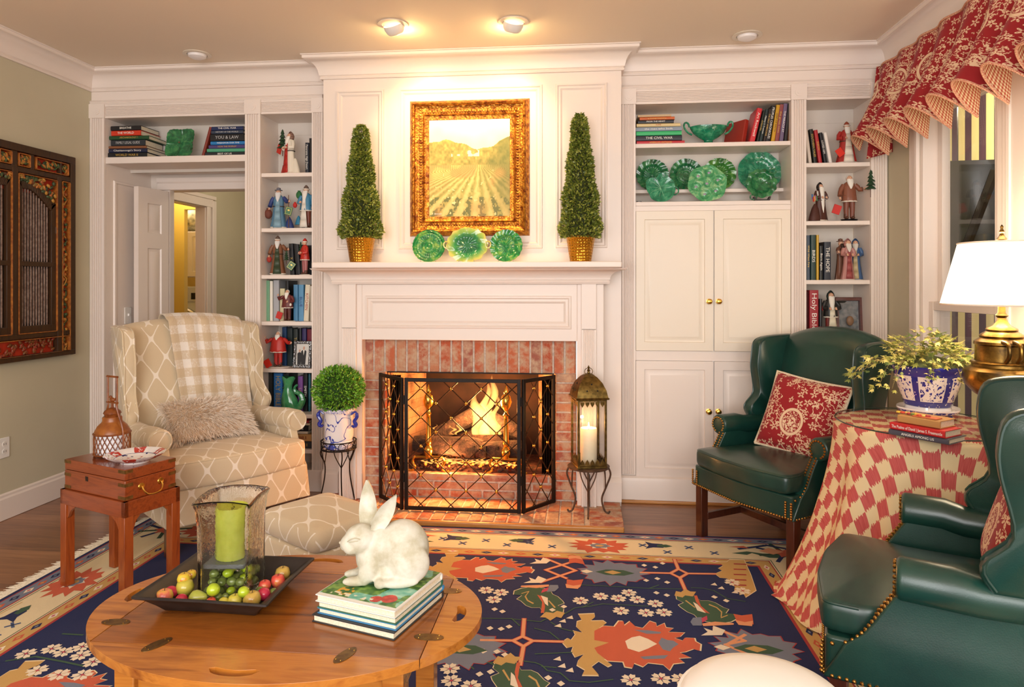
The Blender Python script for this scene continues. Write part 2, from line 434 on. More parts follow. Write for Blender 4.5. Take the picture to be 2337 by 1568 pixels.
# ---- doorway, hall and laundry behind ----
YD = 4.73
jx0 = X_(391, YD); dtop = Z_(470, 434, YD)
m = MB(); m.box((dx0-.3, YD, dtop), (dx1+.3, YD+.1, CEIL)); m.box((dx0-.3, YD, 0), (jx0, YD+.035, dtop)); m.box((dx1+.0, YD, 0), (dx1+.35, YD+.1, dtop)); struct(m.build('wall_hall', WHITE2, smooth=0))
m = MB(); z_ = dtop
m.prism([(YD, z_), (YD-.02, z_+.004), (YD-.016, z_+.05), (YD-.026, z_+.06), (YD-.03, z_+.09), (YD, z_+.095)], dx1-dx0-.06, 'YZ', dx0+.06)
m.prism([(YD, 0), (YD-.018, .0)]+[(YD-.018, z_), (YD, z_)], .05, 'YZ', jx0-.05)
struct(m.build('trim_4', WHITE, smooth=30))
hx, zt = -3.52, 2.04
HX = X_(470, 5.27*1.15)  # hall left wall plane
m = MB(); hy0, hy1 = 5.05, 6.06
m.box((HX-.09, YD+.1, 0), (HX, hy0, CEIL)); m.box((HX-.09, hy1, 0), (HX, 7.2, CEIL)); m.box((HX-.09, hy0, 2.08), (HX, hy1, CEIL))
struct(m.build('wall_hall_left', WALLG, smooth=0))
m = MB(); m.box((HX-.1, hy1-.012, 0), (HX+.0, hy1, 2.08)); m.box((HX-.1, hy0, 2.068), (HX, hy1, 2.082))
for d_ in (0, .02): m.box((HX, hy1-.004+d_*4, 0), (HX+.018+d_*.5, hy1+.06+d_*4, 2.16-d_))
m.box((HX, hy0-.1, 2.075), (HX+.02, hy1+.1, 2.17)); m.box((HX, hy0-.1, 2.15), (HX+.028, hy1+.14, 2.185))
struct(m.build('trim_5', WHITE, smooth=30, bevel=.004))
m = MB(); m.box((HX, 7.1, 0), (-1.2, 7.2, CEIL)); struct(m.build('wall_hall_back', WALLG, smooth=0))
m = MB(); m.box((X_(551, 7.08), 7.07, 0), (X_(566, 7.08), 7.1, 2.1)); struct(m.build('trim_6', WHITE2, smooth=30, bevel=.004))
m = MB(); m.box((-1.9, YD+.1, 0), (-1.8, 7.2, CEIL)); struct(m.build('wall_hall_right', WALLG, smooth=0))
m = MB(); m.box((-6, 4.42, CEIL), (2, 8, CEIL+.1)); struct(m.build('ceiling_hall', CEILM, smooth=0))
YELL = mat('C9A94E', .7)
m = MB(); m.box((-5.6, 7.9, 0), (HX-.09, 8, CEIL)); m.box((-5.7, YD, 0), (-5.6, 8, CEIL)); m.box((-5.6, YD-.1, 0), (XL-.12, YD, CEIL)); struct(m.build('wall_laundry', YELL, smooth=0))
# yellow inner partition seen through the opening
m = MB(); xa = X_(380, 6.5); xb = X_(420.5, 6.5)
m.box((xa-.5, 6.5, 0), (xb, 6.56, CEIL)); m.box((xb, 6.5, Z_(430, 478, 6.5)), (HX-.09, 6.56, CEIL)); struct(m.build('wall_laundry_front', YELL, smooth=0))
lamp('laundry_light', 'POINT', (-3.95, 6.15, 2.35), 16, (1, .78, .42), .15)
lamp('laundry_light_far', 'POINT', (-4.3, 7.1, 2.3), 14, (1, .85, .6), .15)
lamp('hall_light', 'POINT', (-2.5, 5.9, 2.5), 9, (1, .9, .75), .12)
# the door leaf, folded open
m = MB(); L_ = .335; hz = dtop-.012
def leaf_panels(m, w_, y, fl):
    for z0, z1 in ((.24, .86), (1.02, 1.62), (1.71, 1.93)):
        zs = (hz/2.02)
        rects(m, .09, w_-.075, z0*zs, z1*zs, [(0, 0), (.008, -.008), (.016, -.008), (.032, -.001)], y, fl)
m.box((0, 0, .01), (L_, .035, hz)); dr = None
fr_ = Vector((X_(316, 4.415), 4.415, 0)); hg = Vector((jx0+.0, YD-.032, 0)); L_ = (hg-fr_).length
m = MB(); rects(m, 0, L_, .01, hz, [(0, -.038), (0, 0), (.0001, 0)], 0, cap=False)
xs_ = [0, .085, L_-.07, L_]; zs_ = [.01, .24, .9, 1.06, 1.66, 1.77, 1.99, hz]
zs_ = [z*hz/2.1 if 0 < i < 7 else z for i, z in enumerate(zs_)]
for i in range(3):
    for j in range(7):
        if i == 1 and j in (1, 3, 5): rects(m, xs_[1], xs_[2], zs_[j], zs_[j+1], [(0, 0), (.006, -.009), (.018, -.009), (.034, -.001)], 0)
        else: m.add([(xs_[i], 0, zs_[j]), (xs_[i+1], 0, zs_[j]), (xs_[i+1], 0, zs_[j+1]), (xs_[i], 0, zs_[j+1])], [(0, 1, 2, 3)])
m.add([(0, .038, .01), (L_, .038, .01), (L_, .038, hz), (0, .038, hz)], [(0, 1, 2, 3)])
d = m.build('door_1', WHITE, None, 30); d.location = fr_; d.rotation_euler = (0, 0, math.atan2(hg.y-fr_.y, hg.x-fr_.x)); struct(d)
k = at(556, 788, 5.4)
m = MB(); m.ball(tuple(k), .028, 14, 10); m.tube([k, k+Vector((.08, 0, 0))], .01); 
hd = MB(); hd.box((k.x+.07, 5.3, .01), (k.x+.11, 5.62, 2.0)); hd = struct(hd.build('door_2', WHITE2, smooth=30, bevel=.003))
m.build('door_handle', BRASS, hd)
# laundry things
sp = at(434, 700, 7.1); wx = sp.x
t = thing('washing_machine', 'white front-loading washer with dark round door seen through the doorway', 'washing machine', (wx-.07, 7.1, 0))
wt = Z_(434, 654, 7.1)
m = MB(); m.box((-.32, 0, .01), (.33, .6, wt)); m.build('body', mat('D8D8D8', .3), t, 30, .02)
m = MB(); m.box((-.32, -.012, wt-.17), (.33, .004, wt-.01)); m.build('control_panel', mat('C6C6CA', .3), t, 30, .005)
m = MB(); m.box((.09, -.016, wt-.14), (.2, -.01, wt-.07)); m.build('display', mat('15151A', .15), t, 0)
m = MB(); m.tube([(.0, -.012, wt-.1), (.0, -.045, wt-.1)], .028, 18); m.build('dial', mat('B8B8BC', .25, .8), t)
m = MB(); m.T = Matrix.Translation((-.02, -.02, wt-.46)) @ Matrix.Rotation(pi/2, 4, 'X')
m.lathe([(.235, -.02), (.235, .02), (.22, .035), (.19, .03), (.18, .0)], 40, cap=False); m.build('door_ring', mat('C9C9CE', .2, .9), t)
m = MB(); m.T = Matrix.Translation((-.02, -.02, wt-.46)) @ Matrix.Rotation(pi/2, 4, 'X')
m.lathe([(.19, .0), (.17, .03), (.1, .05), (.001, .055)], 40); m.build('door_glass', mat('0E0E12', .08), t)
t = thing('wall_cabinet', 'white wall cupboard hanging above the front-loading washer', 'cabinet', (wx, 7.05, Z_(434, 632, 7.05)))
hcab = Z_(434, 528, 7.05)-Z_(434, 632, 7.05)
m = MB(); m.box((-.35, .02, 0), (.35, .35, hcab)); m.build('carcass', WHITE2, t, 30)
m = MB(); rects(m, .0, .33, .005, hcab-.005, DOORP, .015); m.build('door', WHITE2, t, 30)
m = MB(); rects(m, -.33, -.005, .005, hcab-.005, DOORP, .015); m.build('door', WHITE2, t, 30)
t = thing('flower_pot', 'patterned jug with dark top standing on the laundry wall cupboard', 'jug', (at(431, 500, 7.15).x, 7.2, Z_(434, 528, 7.05)))
m = MB(); m.lathe([(.05, 0), (.1, .06), (.115, .14), (.08, .22), (.05, .27), (.06, .3)], 24); m.build('body', mat('B6A77C', .4, 0, '4E4A2E', 18), t)
m = MB(); m.lathe([(.06, .3), (.09, .36), (.05, .42), (.001, .43)], 16); m.build('lid', mat('191A1C', .5), t)
# switch and outlets
def plate_(name, label, cat, loc, rz, outlet):
    t = thing(name, label, cat, loc, rz)
    m = MB(); m.box((-.036, -.006, -.058), (.036, 0, .058)); m.build('cover_plate', mat('F2EEE8', .35), t, 30, .003)
    if outlet:
        for s_ in (-1, 1):
            m = MB(); m.T = Matrix.Translation((0, -.006, s_*.021)) @ Matrix.Rotation(pi/2, 4, 'X'); m.lathe([(.0155, 0), (.0155, .002), (.001, .0025)], 20); f_ = m.build('socket', mat('EAE5DE', .35), t)
            m = MB(); m.box((-.008, -.0092, s_*.021-.004), (-.006, -.0084, s_*.021+.006)); m.box((.006, -.0092, s_*.021-.004), (.008, -.0084, s_*.021+.006)); m.build('slot', mat('2A2724', .6), f_, 0)
    else:
        m = MB(); m.box((-.005, -.016, -.004), (.005, -.004, .014)); m.build('toggle', mat('F7F4EF', .3), t, 30, .002)
q = onx(289, 720, dx0); plate_('light_switch', 'white light switch on the inner side of the doorway recess', 'light switch', (dx0+.0065, q.y, q.z), pi/2, False)
q = onx(8, 1022, XL); plate_('wall_outlet', 'white power outlet low on the green left wall', 'outlet', (XL+.0005, q.y, q.z), pi/2, True)

# ---- right windows ----
CAS = mat('EFE2D9', .35)
g = NG('window glass'); g.b.inputs['Transmission Weight'].default_value = 1; GLASS = g.done((1, 1, 1, 1), .0, 0, IOR=1.45)
def pane(name, ior):
    g = NG(name); gl = g.new('ShaderNodeBsdfGlossy'); tr = g.new('ShaderNodeBsdfTransparent'); gl.inputs['Roughness'].default_value = .02
    lw = g.new('ShaderNodeLayerWeight'); lw.inputs[0].default_value = .5; fz = g.m('MULTIPLY_ADD', g.m('POWER', lw.outputs[1], 5), ior, .04)
    mx = g.new('ShaderNodeMixShader'); g.nt.links.new(fz, mx.inputs[0]); g.nt.links.new(tr.outputs[0], mx.inputs[1]); g.nt.links.new(gl.outputs[0], mx.inputs[2])
    g.nt.links.new(mx.outputs[0], g.nt.nodes['Material Output'].inputs[0]); return g.mat
PANE = pane('window pane', .45)
m = MB(); cw = .105
def casing(m, y0, y1):
    for a, b in ((y0-cw, y0), (y1, y1+cw)):
        prof = [(XR, a), (XR-.02, a), (XR-.022, a+(b-a)*.2), (XR-.014, a+(b-a)*.27), (XR-.016, a+(b-a)*.5), (XR-.011, a+(b-a)*.55), (XR-.013, a+(b-a)*.9), (XR-.006, b), (XR, b)]
        if a < y0-.01 and b > y0-.001: pass
        m.prism(prof, WZ1+cw-WZ0+.02, 'XY', WZ0-.02)
    m.box((XR-.018, y0, WZ1), (XR, y1, WZ1+cw))
casing(m, *W1); casing(m, *W2)
m.box((XR-.012, W2[1]+cw, WZ0-.02), (XR, W1[0]-cw, WZ1+cw))
struct(m.build('trim_7', CAS, smooth=30, bevel=.002))
m = MB(); m.box((XR-.06, W2[0]-.14, WZ0-.03), (XR+.02, W1[1]+.14, WZ0)); m.box((XR-.02, W2[0]-.12, WZ0-.12), (XR, W1[1]+.12, WZ0-.03)); struct(m.build('trim_8', CAS, smooth=30, bevel=.004))
MR = 1.25
for i, (a, b) in enumerate((W1, W2)):
    m = MB(); J = .03
    m.box((XR+.0005, a, WZ0), (XR+.14, a+J, WZ1)); m.box((XR, b-J, WZ0), (XR+.14, b, WZ1)); m.box((XR+.001, a+J, WZ1-J), (XR+.139, b-J, WZ1)); m.box((XR+.001, a+J, WZ0), (XR+.139, b-J, WZ0+J))
    for z0, z1, xo in ((WZ0+J, MR, .03), (MR-.045, WZ1-J, .075)):
        q = .045
        m.box((XR+xo, a+J, z0), (XR+xo+.035, a+J+q, z1)); m.box((XR+xo, b-J-q, z0), (XR+xo+.035, b-J, z1)); m.box((XR+xo+.001, a+J+q, z0), (XR+xo+.034, b-J-q, z0+q)); m.box((XR+xo+.001, a+J+q, z1-q), (XR+xo+.034, b-J-q, z1))
    wn = struct(m.build('window_%d' % (i+1), CAS, smooth=30, bevel=.003))
    m = MB(); m.box((XR+.045, a+J+.04, WZ0+J+.04), (XR+.05, b-J-.04, MR-.04)); m.build('pane', PANE, wn, 0)
    m = MB(); m.box((XR+.09, a+J+.04, MR), (XR+.095, b-J-.04, WZ1-J-.04)); m.build('pane', PANE, wn, 0)
    m = MB(); m.box((XR+.02, (a+b)/2-.03, MR-.002), (XR+.05, (a+b)/2+.03, MR+.012)); m.build('window_lock', mat('F4F1EC', .3), wn, 30, .003)
# sunroom outside: striped boards
g = NG('striped boards'); y = g.xyz(g.coord('Object'))[1]
f = g.m('FRACT', g.m('MULTIPLY', y, 1/.2)); ff = g.m('GREATER_THAN', f, .52)
OUT = g.done(g.mix(ff, lin('D8CB95'), lin('4B3646')), .6)
m = MB(); m.box((3.2, .5, 0), (3.3, 7.6, 3.2)); struct(m.build('wall_sunroom', OUT, smooth=0))
m = MB(); m.box((1.97, 7.5, 0), (3.3, 7.6, 3.2)); struct(m.build('wall_sunroom_end', OUT, smooth=0))
m = MB(); m.box((2.0, .5, -.08), (3.3, 7.6, 0)); struct(m.build('floor_sunroom', mat('6C625E', .6), smooth=0))
m = MB()
for z_ in (.75, 1.35, 1.95): m.box((3.12, .5, z_), (3.2, 7.5, z_+.05))
struct(m.build('trim_9', mat('B9A6AE', .5), smooth=0))
m = MB(); m.box((2.0, .5, 2.9), (3.3, 7.6, 3)); struct(m.build('ceiling_sunroom', mat('C9BBA8', .7), smooth=0))
lamp('sunroom_light', 'POINT', (2.6, 5.0, 2.6), 55, (1, .86, .55), .12)
t = thing('garment_bag', 'dark glossy hanging cover with black strap seen through the window', 'cover', (2.62, 5.0, 1.22))
m = MB(); m.T = Matrix.Rotation(R(8), 4, 'X') @ Matrix.Rotation(R(-35), 4, 'Z')
m.loft([[((w_*cos(a)), .07*sin(a)*(1+.15*sin(3*a+z_*9)), z_) for a in [2*pi*k/24 for k in range(24)]] for z_, w_ in ((0, .3), (.03, .33), (.3, .34), (.55, .32), (.8, .3), (.93, .26), (.97, .2))])
m.build('cover', mat('262E26', .2, 0, '35363A', 3), t, bevel=0)
m = MB(); m.T = Matrix.Rotation(R(8), 4, 'X') @ Matrix.Rotation(R(-35), 4, 'Z')
m.tube([(-.02, -.08, .2), (.06, -.085, .5), (.16, -.08, .9)], .03, 6); m.build('strap', mat('151414', .4), t)
m = MB(); m.tube([(0, 0, .95), (0, 0, 1.7)], .004, 6); m.build('hanging_cord', mat('222020', .5), t)

# ---- recessed ceiling lights ----
def can(u, v, lit, label, aim=None, en=0):
    p = onz(u, v, CEIL); t = thing('recessed_light', label, 'ceiling light', (p.x, p.y, CEIL), group='recessed ceiling lights')
    m = MB(); m.lathe([(.082, -.001), (.084, -.006), (.06, -.008), (.058, -.002)], 32, cap=False); m.build('trim_ring', mat('E8DCCB', .45), t)
    if lit:
        m = MB(); m.T = Matrix.Rotation(math.atan2(aim.x-p.x, aim.y-p.y)*-1, 4, 'Z') @ Matrix.Rotation(R(38), 4, 'X')
        m.lathe([(.056, .0), (.056, -.02), (.05, -.04), (.042, -.052), (.036, -.054), (.034, -.045)], 32, cap=False)
        m.build('eyeball', mat('EFE8E0', .35), t)
        m = MB(); m.T = Matrix.Rotation(math.atan2(aim.x-p.x, aim.y-p.y)*-1, 4, 'Z') @ Matrix.Rotation(R(38), 4, 'X')
        m.lathe([(.034, -.045), (.001, -.046)], 24, cap=False); m.build('bulb', emis('FFD9A0', 9), t)
        d = Vector((aim.x-p.x, aim.y-p.y, aim.z-CEIL)).normalized()
        lamp('art_spot', 'SPOT', (p.x+d.x*.07, p.y+d.y*.07, CEIL-.075), en, (1, .72, .34), .03, aim, spot_size=R(100), spot_blend=.9)
        lamp('eyeball_glow', 'POINT', (p.x+d.x*.12, p.y+d.y*.12, CEIL-.06), 1.6, (1, .66, .28), .02)
    else:
        m = MB(); m.lathe([(.057, -.002), (.05, -.02), (.03, -.03), (.001, -.033)], 32); m.build('lens', mat('F1ECEB', .3), t)
can(450, 123, False, 'unlit recessed ceiling light above the left bookcase')
can(897, 55, True, 'lit eyeball ceiling light, left of the pair above the mantel', at(1010, 350, BR), 22)
can(1172, 49, True, 'lit eyeball ceiling light, right of the pair above the mantel', at(1120, 350, BR), 22)
can(1705, 80, False, 'unlit recessed ceiling light above the right bookcase')
# ================= fireplace =================
fp = thing('fireplace', 'white wooden mantel surround with red brick lining and open firebox', 'fireplace', (X_(1070, BK), BK, 0))
g = NG('brick'); oi = g.new('ShaderNodeNewGeometry').outputs['Random Per Island']
nz = g.noise(g.coord('Object'), 14, 5, .65); n2 = g.noise(g.coord('Object'), 55, 4, .6)
c1 = g.ramp(oi, [(.0, 'A84A2E'), (.3, 'BE6642'), (.55, '95564A'), (.8, 'C4835C'), (1, 'A28470')])
c2 = g.mix(g.ramp(nz, [(.42, (0, 0, 0)), (.6, (255, 255, 255))]), c1, lin('BFA084'))
c3 = g.mix(g.ramp(n2, [(.55, (0, 0, 0)), (.75, (160, 160, 160))]), c2, lin('8E5A4C')); g.bump(n2, .5, .004)
BRICK = g.done(c3, .85)
MORT = mat('D2C3B4', .95, 0, 'B5A598', 60, .3)
def bricks(m, x0, x1, z0, z1, bw, bh, gap=.01, y=BK, off=0, d=.05):
    k = 0; z_ = z0
    while z_ < z1-.005:
        x_ = x0-(bw+gap)*(.5 if (k+off) % 2 else 0)
        while x_ < x1-.002:
            a, b = max(x_, x0), min(x_+bw, x1)
            if b-a > .01: m.box((a, y-random.uniform(-.0015, .0015), z_), (b, y+d, min(z_+bh, z1)))
            x_ += bw+gap
        z_ += bh+gap; k += 1
bx0, bx1 = X_(828, BK), X_(1315, BK); ox0, ox1 = X_(880, BK), X_(1268, BK)
bzt = Z_(1070, 775, BK); ozt = Z_(1070, 851, BK); ozb = Z_(1070, 1083, BK)
HZ = .034
m = MB()
n = 19; p = (bx1-bx0)/n
for i in range(n): m.box((bx0+i*p+.006, BK-random.uniform(-.002, .002), ozt+.003), (bx0+(i+1)*p-.005, BK+.06, bzt))
hs = (ozt-HZ)/13
for i in range(13):
    z_ = HZ+i*hs; j = .04 if i % 2 else 0
    m.box((bx0, BK-random.uniform(-.002, .002), z_+.01), (ox0, BK+.09, z_+hs)); m.box((ox1, BK-random.uniform(-.002, .002), z_+.01), (bx1, BK+.09, z_+hs))
bricks(m, ox0+.004, ox1-.004, HZ+.006, ozb, .19, (ozb-HZ)/3-.01, .012)
m.build('brick_lining', BRICK, fp, 30, .003, world=True)
m = MB(); yy = BK+.006
m.box((bx0, yy, ozt), (bx1, yy+.1, bzt)); m.box((bx0, yy, HZ), (ox0-.003, yy+.1, ozt)); m.box((ox1+.003, yy, HZ), (bx1, yy+.1, ozt)); m.box((ox0, yy, HZ), (ox1, yy+.1, ozb-.003))
m.build('mortar', MORT, fp, 0, world=True)
m = MB(); m.box((ox0+.01, BK-.006, ozt-.004), (ox1-.01, BK+.1, ozt+.003)); m.build('lintel', mat('2A201B', .5, .7), fp, 30, world=True)
# firebox
g = NG('firebrick'); nn = g.noise(g.coord('Object'), 5, 4, .6, .4); bt = g.new('ShaderNodeTexBrick'); g.put(bt.inputs[0], g.coord('UV'))
bt.inputs['Scale'].default_value = 4.4; bt.inputs['Color1'].default_value = lin('C79A76'); bt.inputs['Color2'].default_value = lin('B98B69'); bt.inputs['Mortar'].default_value = lin('8F6B52'); bt.inputs['Mortar Size'].default_value = .008
FIREB = g.done(g.mix(g.ramp(nn, [(.5, (0, 0, 0)), (.7, (220, 220, 220))]), bt.outputs[0], lin('2C1C14')), .9)
SOOT = mat('20140F', .95, 0, '3A2419', 6)
fy = 4.62; sx = .13
m = MB(); m.add([(ox0, BK+.1, ozb), (ox0+sx, fy, ozb), (ox0+sx, fy, ozt+.1), (ox0, BK+.1, ozt+.1)], [(0, 1, 2, 3)]); m.build('firebox_side', FIREB, fp, 0, world=True, solid=.01, fix=False); m = MB()
m.add([(ox1, BK+.1, ozb), (ox1-sx, fy, ozb), (ox1-sx, fy, ozt+.1), (ox1, BK+.1, ozt+.1)], [(0, 1, 2, 3)]); m.build('firebox_side', FIREB, fp, 0, world=True, solid=.01, fix=False)
m = MB(); m.box((ox0+sx-.02, fy, ozb), (ox1-sx+.02, fy+.03, ozt+.1)); m.build('firebox_back', SOOT, fp, 0, world=True)
m = MB(); m.box((ox0-.02, BK+.05, ozb-.03), (ox1+.02, fy+.02, ozb)); m.build('firebox_floor', mat('2A1E18', .95, 0, '6B4330', 30, .5), fp, 0, world=True)
m = MB(); m.box((ox0-.05, BK+.06, ozt+.1), (ox1+.05, fy+.03, ozt+.12)); m.build('firebox_top', SOOT, fp, 0, world=True)
# wooden surround
def flat_bx(m, u0, u1, z0, z1, y0, y1): m.box((X_(u0, y0), y0, z0), (X_(u1, y0), y1, z1))
MZ = Z_(1065, 597, 3.80); fz = Z_(1070, 648, MS)
m = MB()
x0, x1 = X_(773, MS), X_(1378, MS); li, ri = X_(826, MS), X_(1317, MS)
m.box((x0, MS, HZ), (li, BR+.04, fz)); m.box((ri, MS, HZ), (x1, BR+.04, fz)); m.box((li, MS, bzt), (ri, BR+.04, fz))
m.build('surround', WHITE, fp, 30, .003, world=True)
m = MB(); rects(m, X_(834, MS), X_(1304, MS), Z_(1070, 750, MS), Z_(1070, 675, MS), [(0, 0), (.003, .012), (.014, .015), (.02, .007), (.034, .009), (.04, .004), (.046, .001)], MS, cap=False)
m.build('frieze_moulding', WHITE, fp, 30, world=True)
for a, b in ((779, 812), (1327, 1361)):
    x0_, x1_ = X_(a, MS-.02), X_(b, MS-.02); zc = Z_(1070, 749, MS)
    m = MB(); m.box((x0_, MS-.022, zc), (x1_, MS+.01, fz)); m.prism(flutes(x0_, x1_, 6, MS-.02, .006, .03), zc-.004-HZ, 'XY', HZ)
    m.build('fluted_pilaster', WHITE, fp, 30, .0015, world=True)
# mantel shelf with cove
m = MB(); pf = []
yb_, yt_ = MS-.03, 3.86
prof = [(0, fz-.001), (.03, fz-.001), (.036, fz+.012), (.03, fz+.02), (.036, fz+.026)] 
top = MZ-.04
for a in range(0, 91, 15): prof.append((.036+.085*(1-cos(R(a))), fz+.03+(top-fz-.035)*sin(R(a))))
prof += [(.128, top), (.132, MZ-.0345), (0, MZ-.0345)]
ml, mr = X_(773, MS)+.0, X_(1378, MS)
sweep(m, prof, [(ml, BR+.0), (ml, MS), (mr, MS), (mr, BR+.0)])
m.build('cove_moulding', WHITE, fp, 30, world=True)
m = MB(); m.box((X_(712, 3.83), 3.82, MZ-.034), (X_(1419, 3.83), BR, MZ)); m.build('mantel_shelf', WHITE, fp, 30, .006, 3, world=True)
# hearth
HY = 3.71; hx0, hx1 = -1.62, onz(1424, 1198, HZ).x
m = MB(); bwd = .062
xq = hx1-.19; x_ = hx0
while x_ < xq-.02:
    for ya, yb2 in ((HY, HY+.195), (HY+.205, MS+.1)): m.box((x_, ya, 0.005), (x_+bwd, yb2, HZ+random.uniform(-.001, .001)))
    x_ += bwd+.01
y_ = HY
while y_ < BR-.04: m.box((xq+.005, y_, .005), (hx1, min(y_+.06, BR-.035), HZ+random.uniform(-.001, .001))); y_ += .07
hh = thing('brick_hearth', 'red brick hearth slab on the floor in front of the fireplace', 'hearth', ((hx0+hx1)/2, HY+.2, 0))
m.build('brick_paving', BRICK, hh, 30, .003, world=True)
m = MB(); m.box((hx0, HY, .002), (hx1, BR-.035, HZ-.005)); m.build('mortar', MORT, hh, 0, world=True)
m = MB(); m.box((hx0, HY-.03, .001), (hx1, HY-.001, HZ-.002)); m.build('wood_edging', wood('oak trim', '', ''), hh, 30, .008, 3, world=True)
# ---- logs, grate, andirons, flames ----
cxf = X_(1078, 4.35)
CHAR = NG('charred log'); nn = CHAR.noise(CHAR.coord('Object'), 22, 6, .7, .5); CHAR.bump(nn, 1, .03)
CHAR = CHAR.done(CHAR.ramp(nn, [(.35, '1A1210'), (.6, '4A332A'), (.75, '8A5A42')]), .9)
gr = thing('fire_grate', 'dark iron grate holding the burning logs', 'fire grate', (cxf, 4.3, ozb))
m = MB()
for i in range(8): x_ = -.26+i*.075; m.tube(catmull([(x_, -.14, .16), (x_, -.13, .09), (x_, 0, .07), (x_, .14, .08)], 4), .008)
for y_ in (-.1, .1): m.tube([(-.3, y_, .062), (.3, y_, .062)], .009)
m.build('bars', BLACKI, gr)
for x_ in (-.24, .24):
    for y_ in (-.1, .1): m = MB(); m.tube([(x_, y_, 0), (x_, y_, .065)], .01); m.build('leg', BLACKI, gr)
def log(loc, L, r, rz, ry, label):
    m = MB(); rings = []
    for i in range(11):
        t_ = i/10; rr = r*(1-.25*(abs(t_-.5)*2)**6)
        rings.append([(-L/2+L*t_, rr*cos(a)*(1+.13*sin(3*a+5*t_)+.06*sin(9*a+11*t_)), rr*sin(a)*(1+.1*sin(2*a+4*t_+1))) for a in [2*pi*k/18 for k in range(18)]])
    m.loft(rings); o = m.build('fire_log', CHAR, None, 60); o.location = loc; o.rotation_euler = (0, ry, rz)
    tag(o, label, 'log', 'fire logs on the grate')
log((cxf-.13, 4.2, ozb+.145), .44, .062, R(3), R(4), 'charred log lying at the front left of the grate')
log((cxf+.2, 4.2, ozb+.13), .32, .055, R(-5), R(-3), 'charred log lying at the front right of the grate')
log((cxf-.1, 4.34, ozb+.25), .42, .055, R(20), R(-25), 'burning split log leaning over the front log, left')
log((cxf+.15, 4.38, ozb+.27), .4, .055, R(-25), R(22), 'burning log crossing behind the tall flame')
log((cxf, 4.42, ozb+.14), .6, .07, 0, 0, 'rear log lying at the back of the grate')
m = MB()
for i in range(260):
    p = (random.uniform(-.36, .36), random.uniform(-.17, .18), random.uniform(0, .02)); r_ = random.uniform(.008, .018)
    m.ball(p, (r_, r_*.8, r_*.7), 6, 4)
o = m.build('lava_rock', mat('3A2A22', .95, 0, '5A3A2C', 60), None, 30); o.location = (cxf, 4.32, ozb); o['kind'] = 'stuff'; tag(o, 'dark embers and cinders spread under the fire grate', 'embers')
m = MB()
for i in range(60):
    p = (random.uniform(-.28, .3), random.uniform(-.12, .05), random.uniform(.03, .05)); m.ball(p, random.uniform(.004, .009), 6, 4)
o = m.build('glowing_coal', emis('FF4A10', 6), None, 30); o.location = (cxf, 4.25, ozb); o['kind'] = 'stuff'; tag(o, 'small red glowing coals under the grate', 'coals')
def firegas(name, col, k):
    g = NG(name); e = g.new('ShaderNodeEmission'); e.inputs[0].default_value = col; e.inputs[1].default_value = k; o = g.nt.nodes['Material Output']
    g.nt.nodes.remove(g.b); g.nt.links.new(e.outputs[0], o.inputs['Volume']); return g.mat
FLAME = firegas('flame', (1, .42, .1, 1), 62); FLAME2 = firegas('low flame', (1, .36, .07, 1), 110)
def tongue(m, x_, y_, z0, h, r, lean=0, ph=0):
    rings = []
    for i in range(15):
        t_ = i/14; rr = r*(sin(pi*min(1, t_*.8+.2))**.8)*(1-t_*.55)*(1+.2*sin(7*t_+ph)) if i < 14 else .001
        cx_ = x_+lean*t_*t_+.018*sin(9*t_+ph)
        rings.append([(cx_+rr*cos(a)*(1+.25*sin(2*a+6*t_+ph)), y_+rr*.55*sin(a), z0+h*t_) for a in [2*pi*k/14 for k in range(14)]])
    m.loft(rings)
fl = thing('fire_flames', 'tall bright yellow flame rising from the burning logs', 'fire', (cxf+.03, 4.3, ozb+.1))
fx = X_(1105, 4.3)
m = MB(); tongue(m, fx, 4.3, ozb+.2, .34, .062, .02, .5); tongue(m, fx+.035, 4.32, ozb+.22, .36, .045, .03, 2); tongue(m, fx-.04, 4.29, ozb+.2, .28, .05, -.01, 4); tongue(m, fx+.06, 4.3, ozb+.2, .26, .04, .03, 1)
m.build('tall_flame', FLAME, fl, 180, world=True)
m = MB()
for i in range(5): tongue(m, cxf-.22+i*.035, 4.28, ozb+.2, random.uniform(.05, .09), .016, random.uniform(-.02, .02), i)
for i in range(20): tongue(m, cxf-.27+i*.029, 4.13+random.uniform(0, .04), ozb+.045, random.uniform(.025, .06), .015, random.uniform(-.01, .01), i)
m.build('low_flames', FLAME2, fl, 180, world=True)
lamp('fire_light', 'POINT', (fx, 4.22, ozb+.4), 30, (1, .42, .12), .06)
lamp('fire_light_low', 'POINT', (cxf-.1, 4.1, ozb+.1), 5, (1, .4, .12), .03)
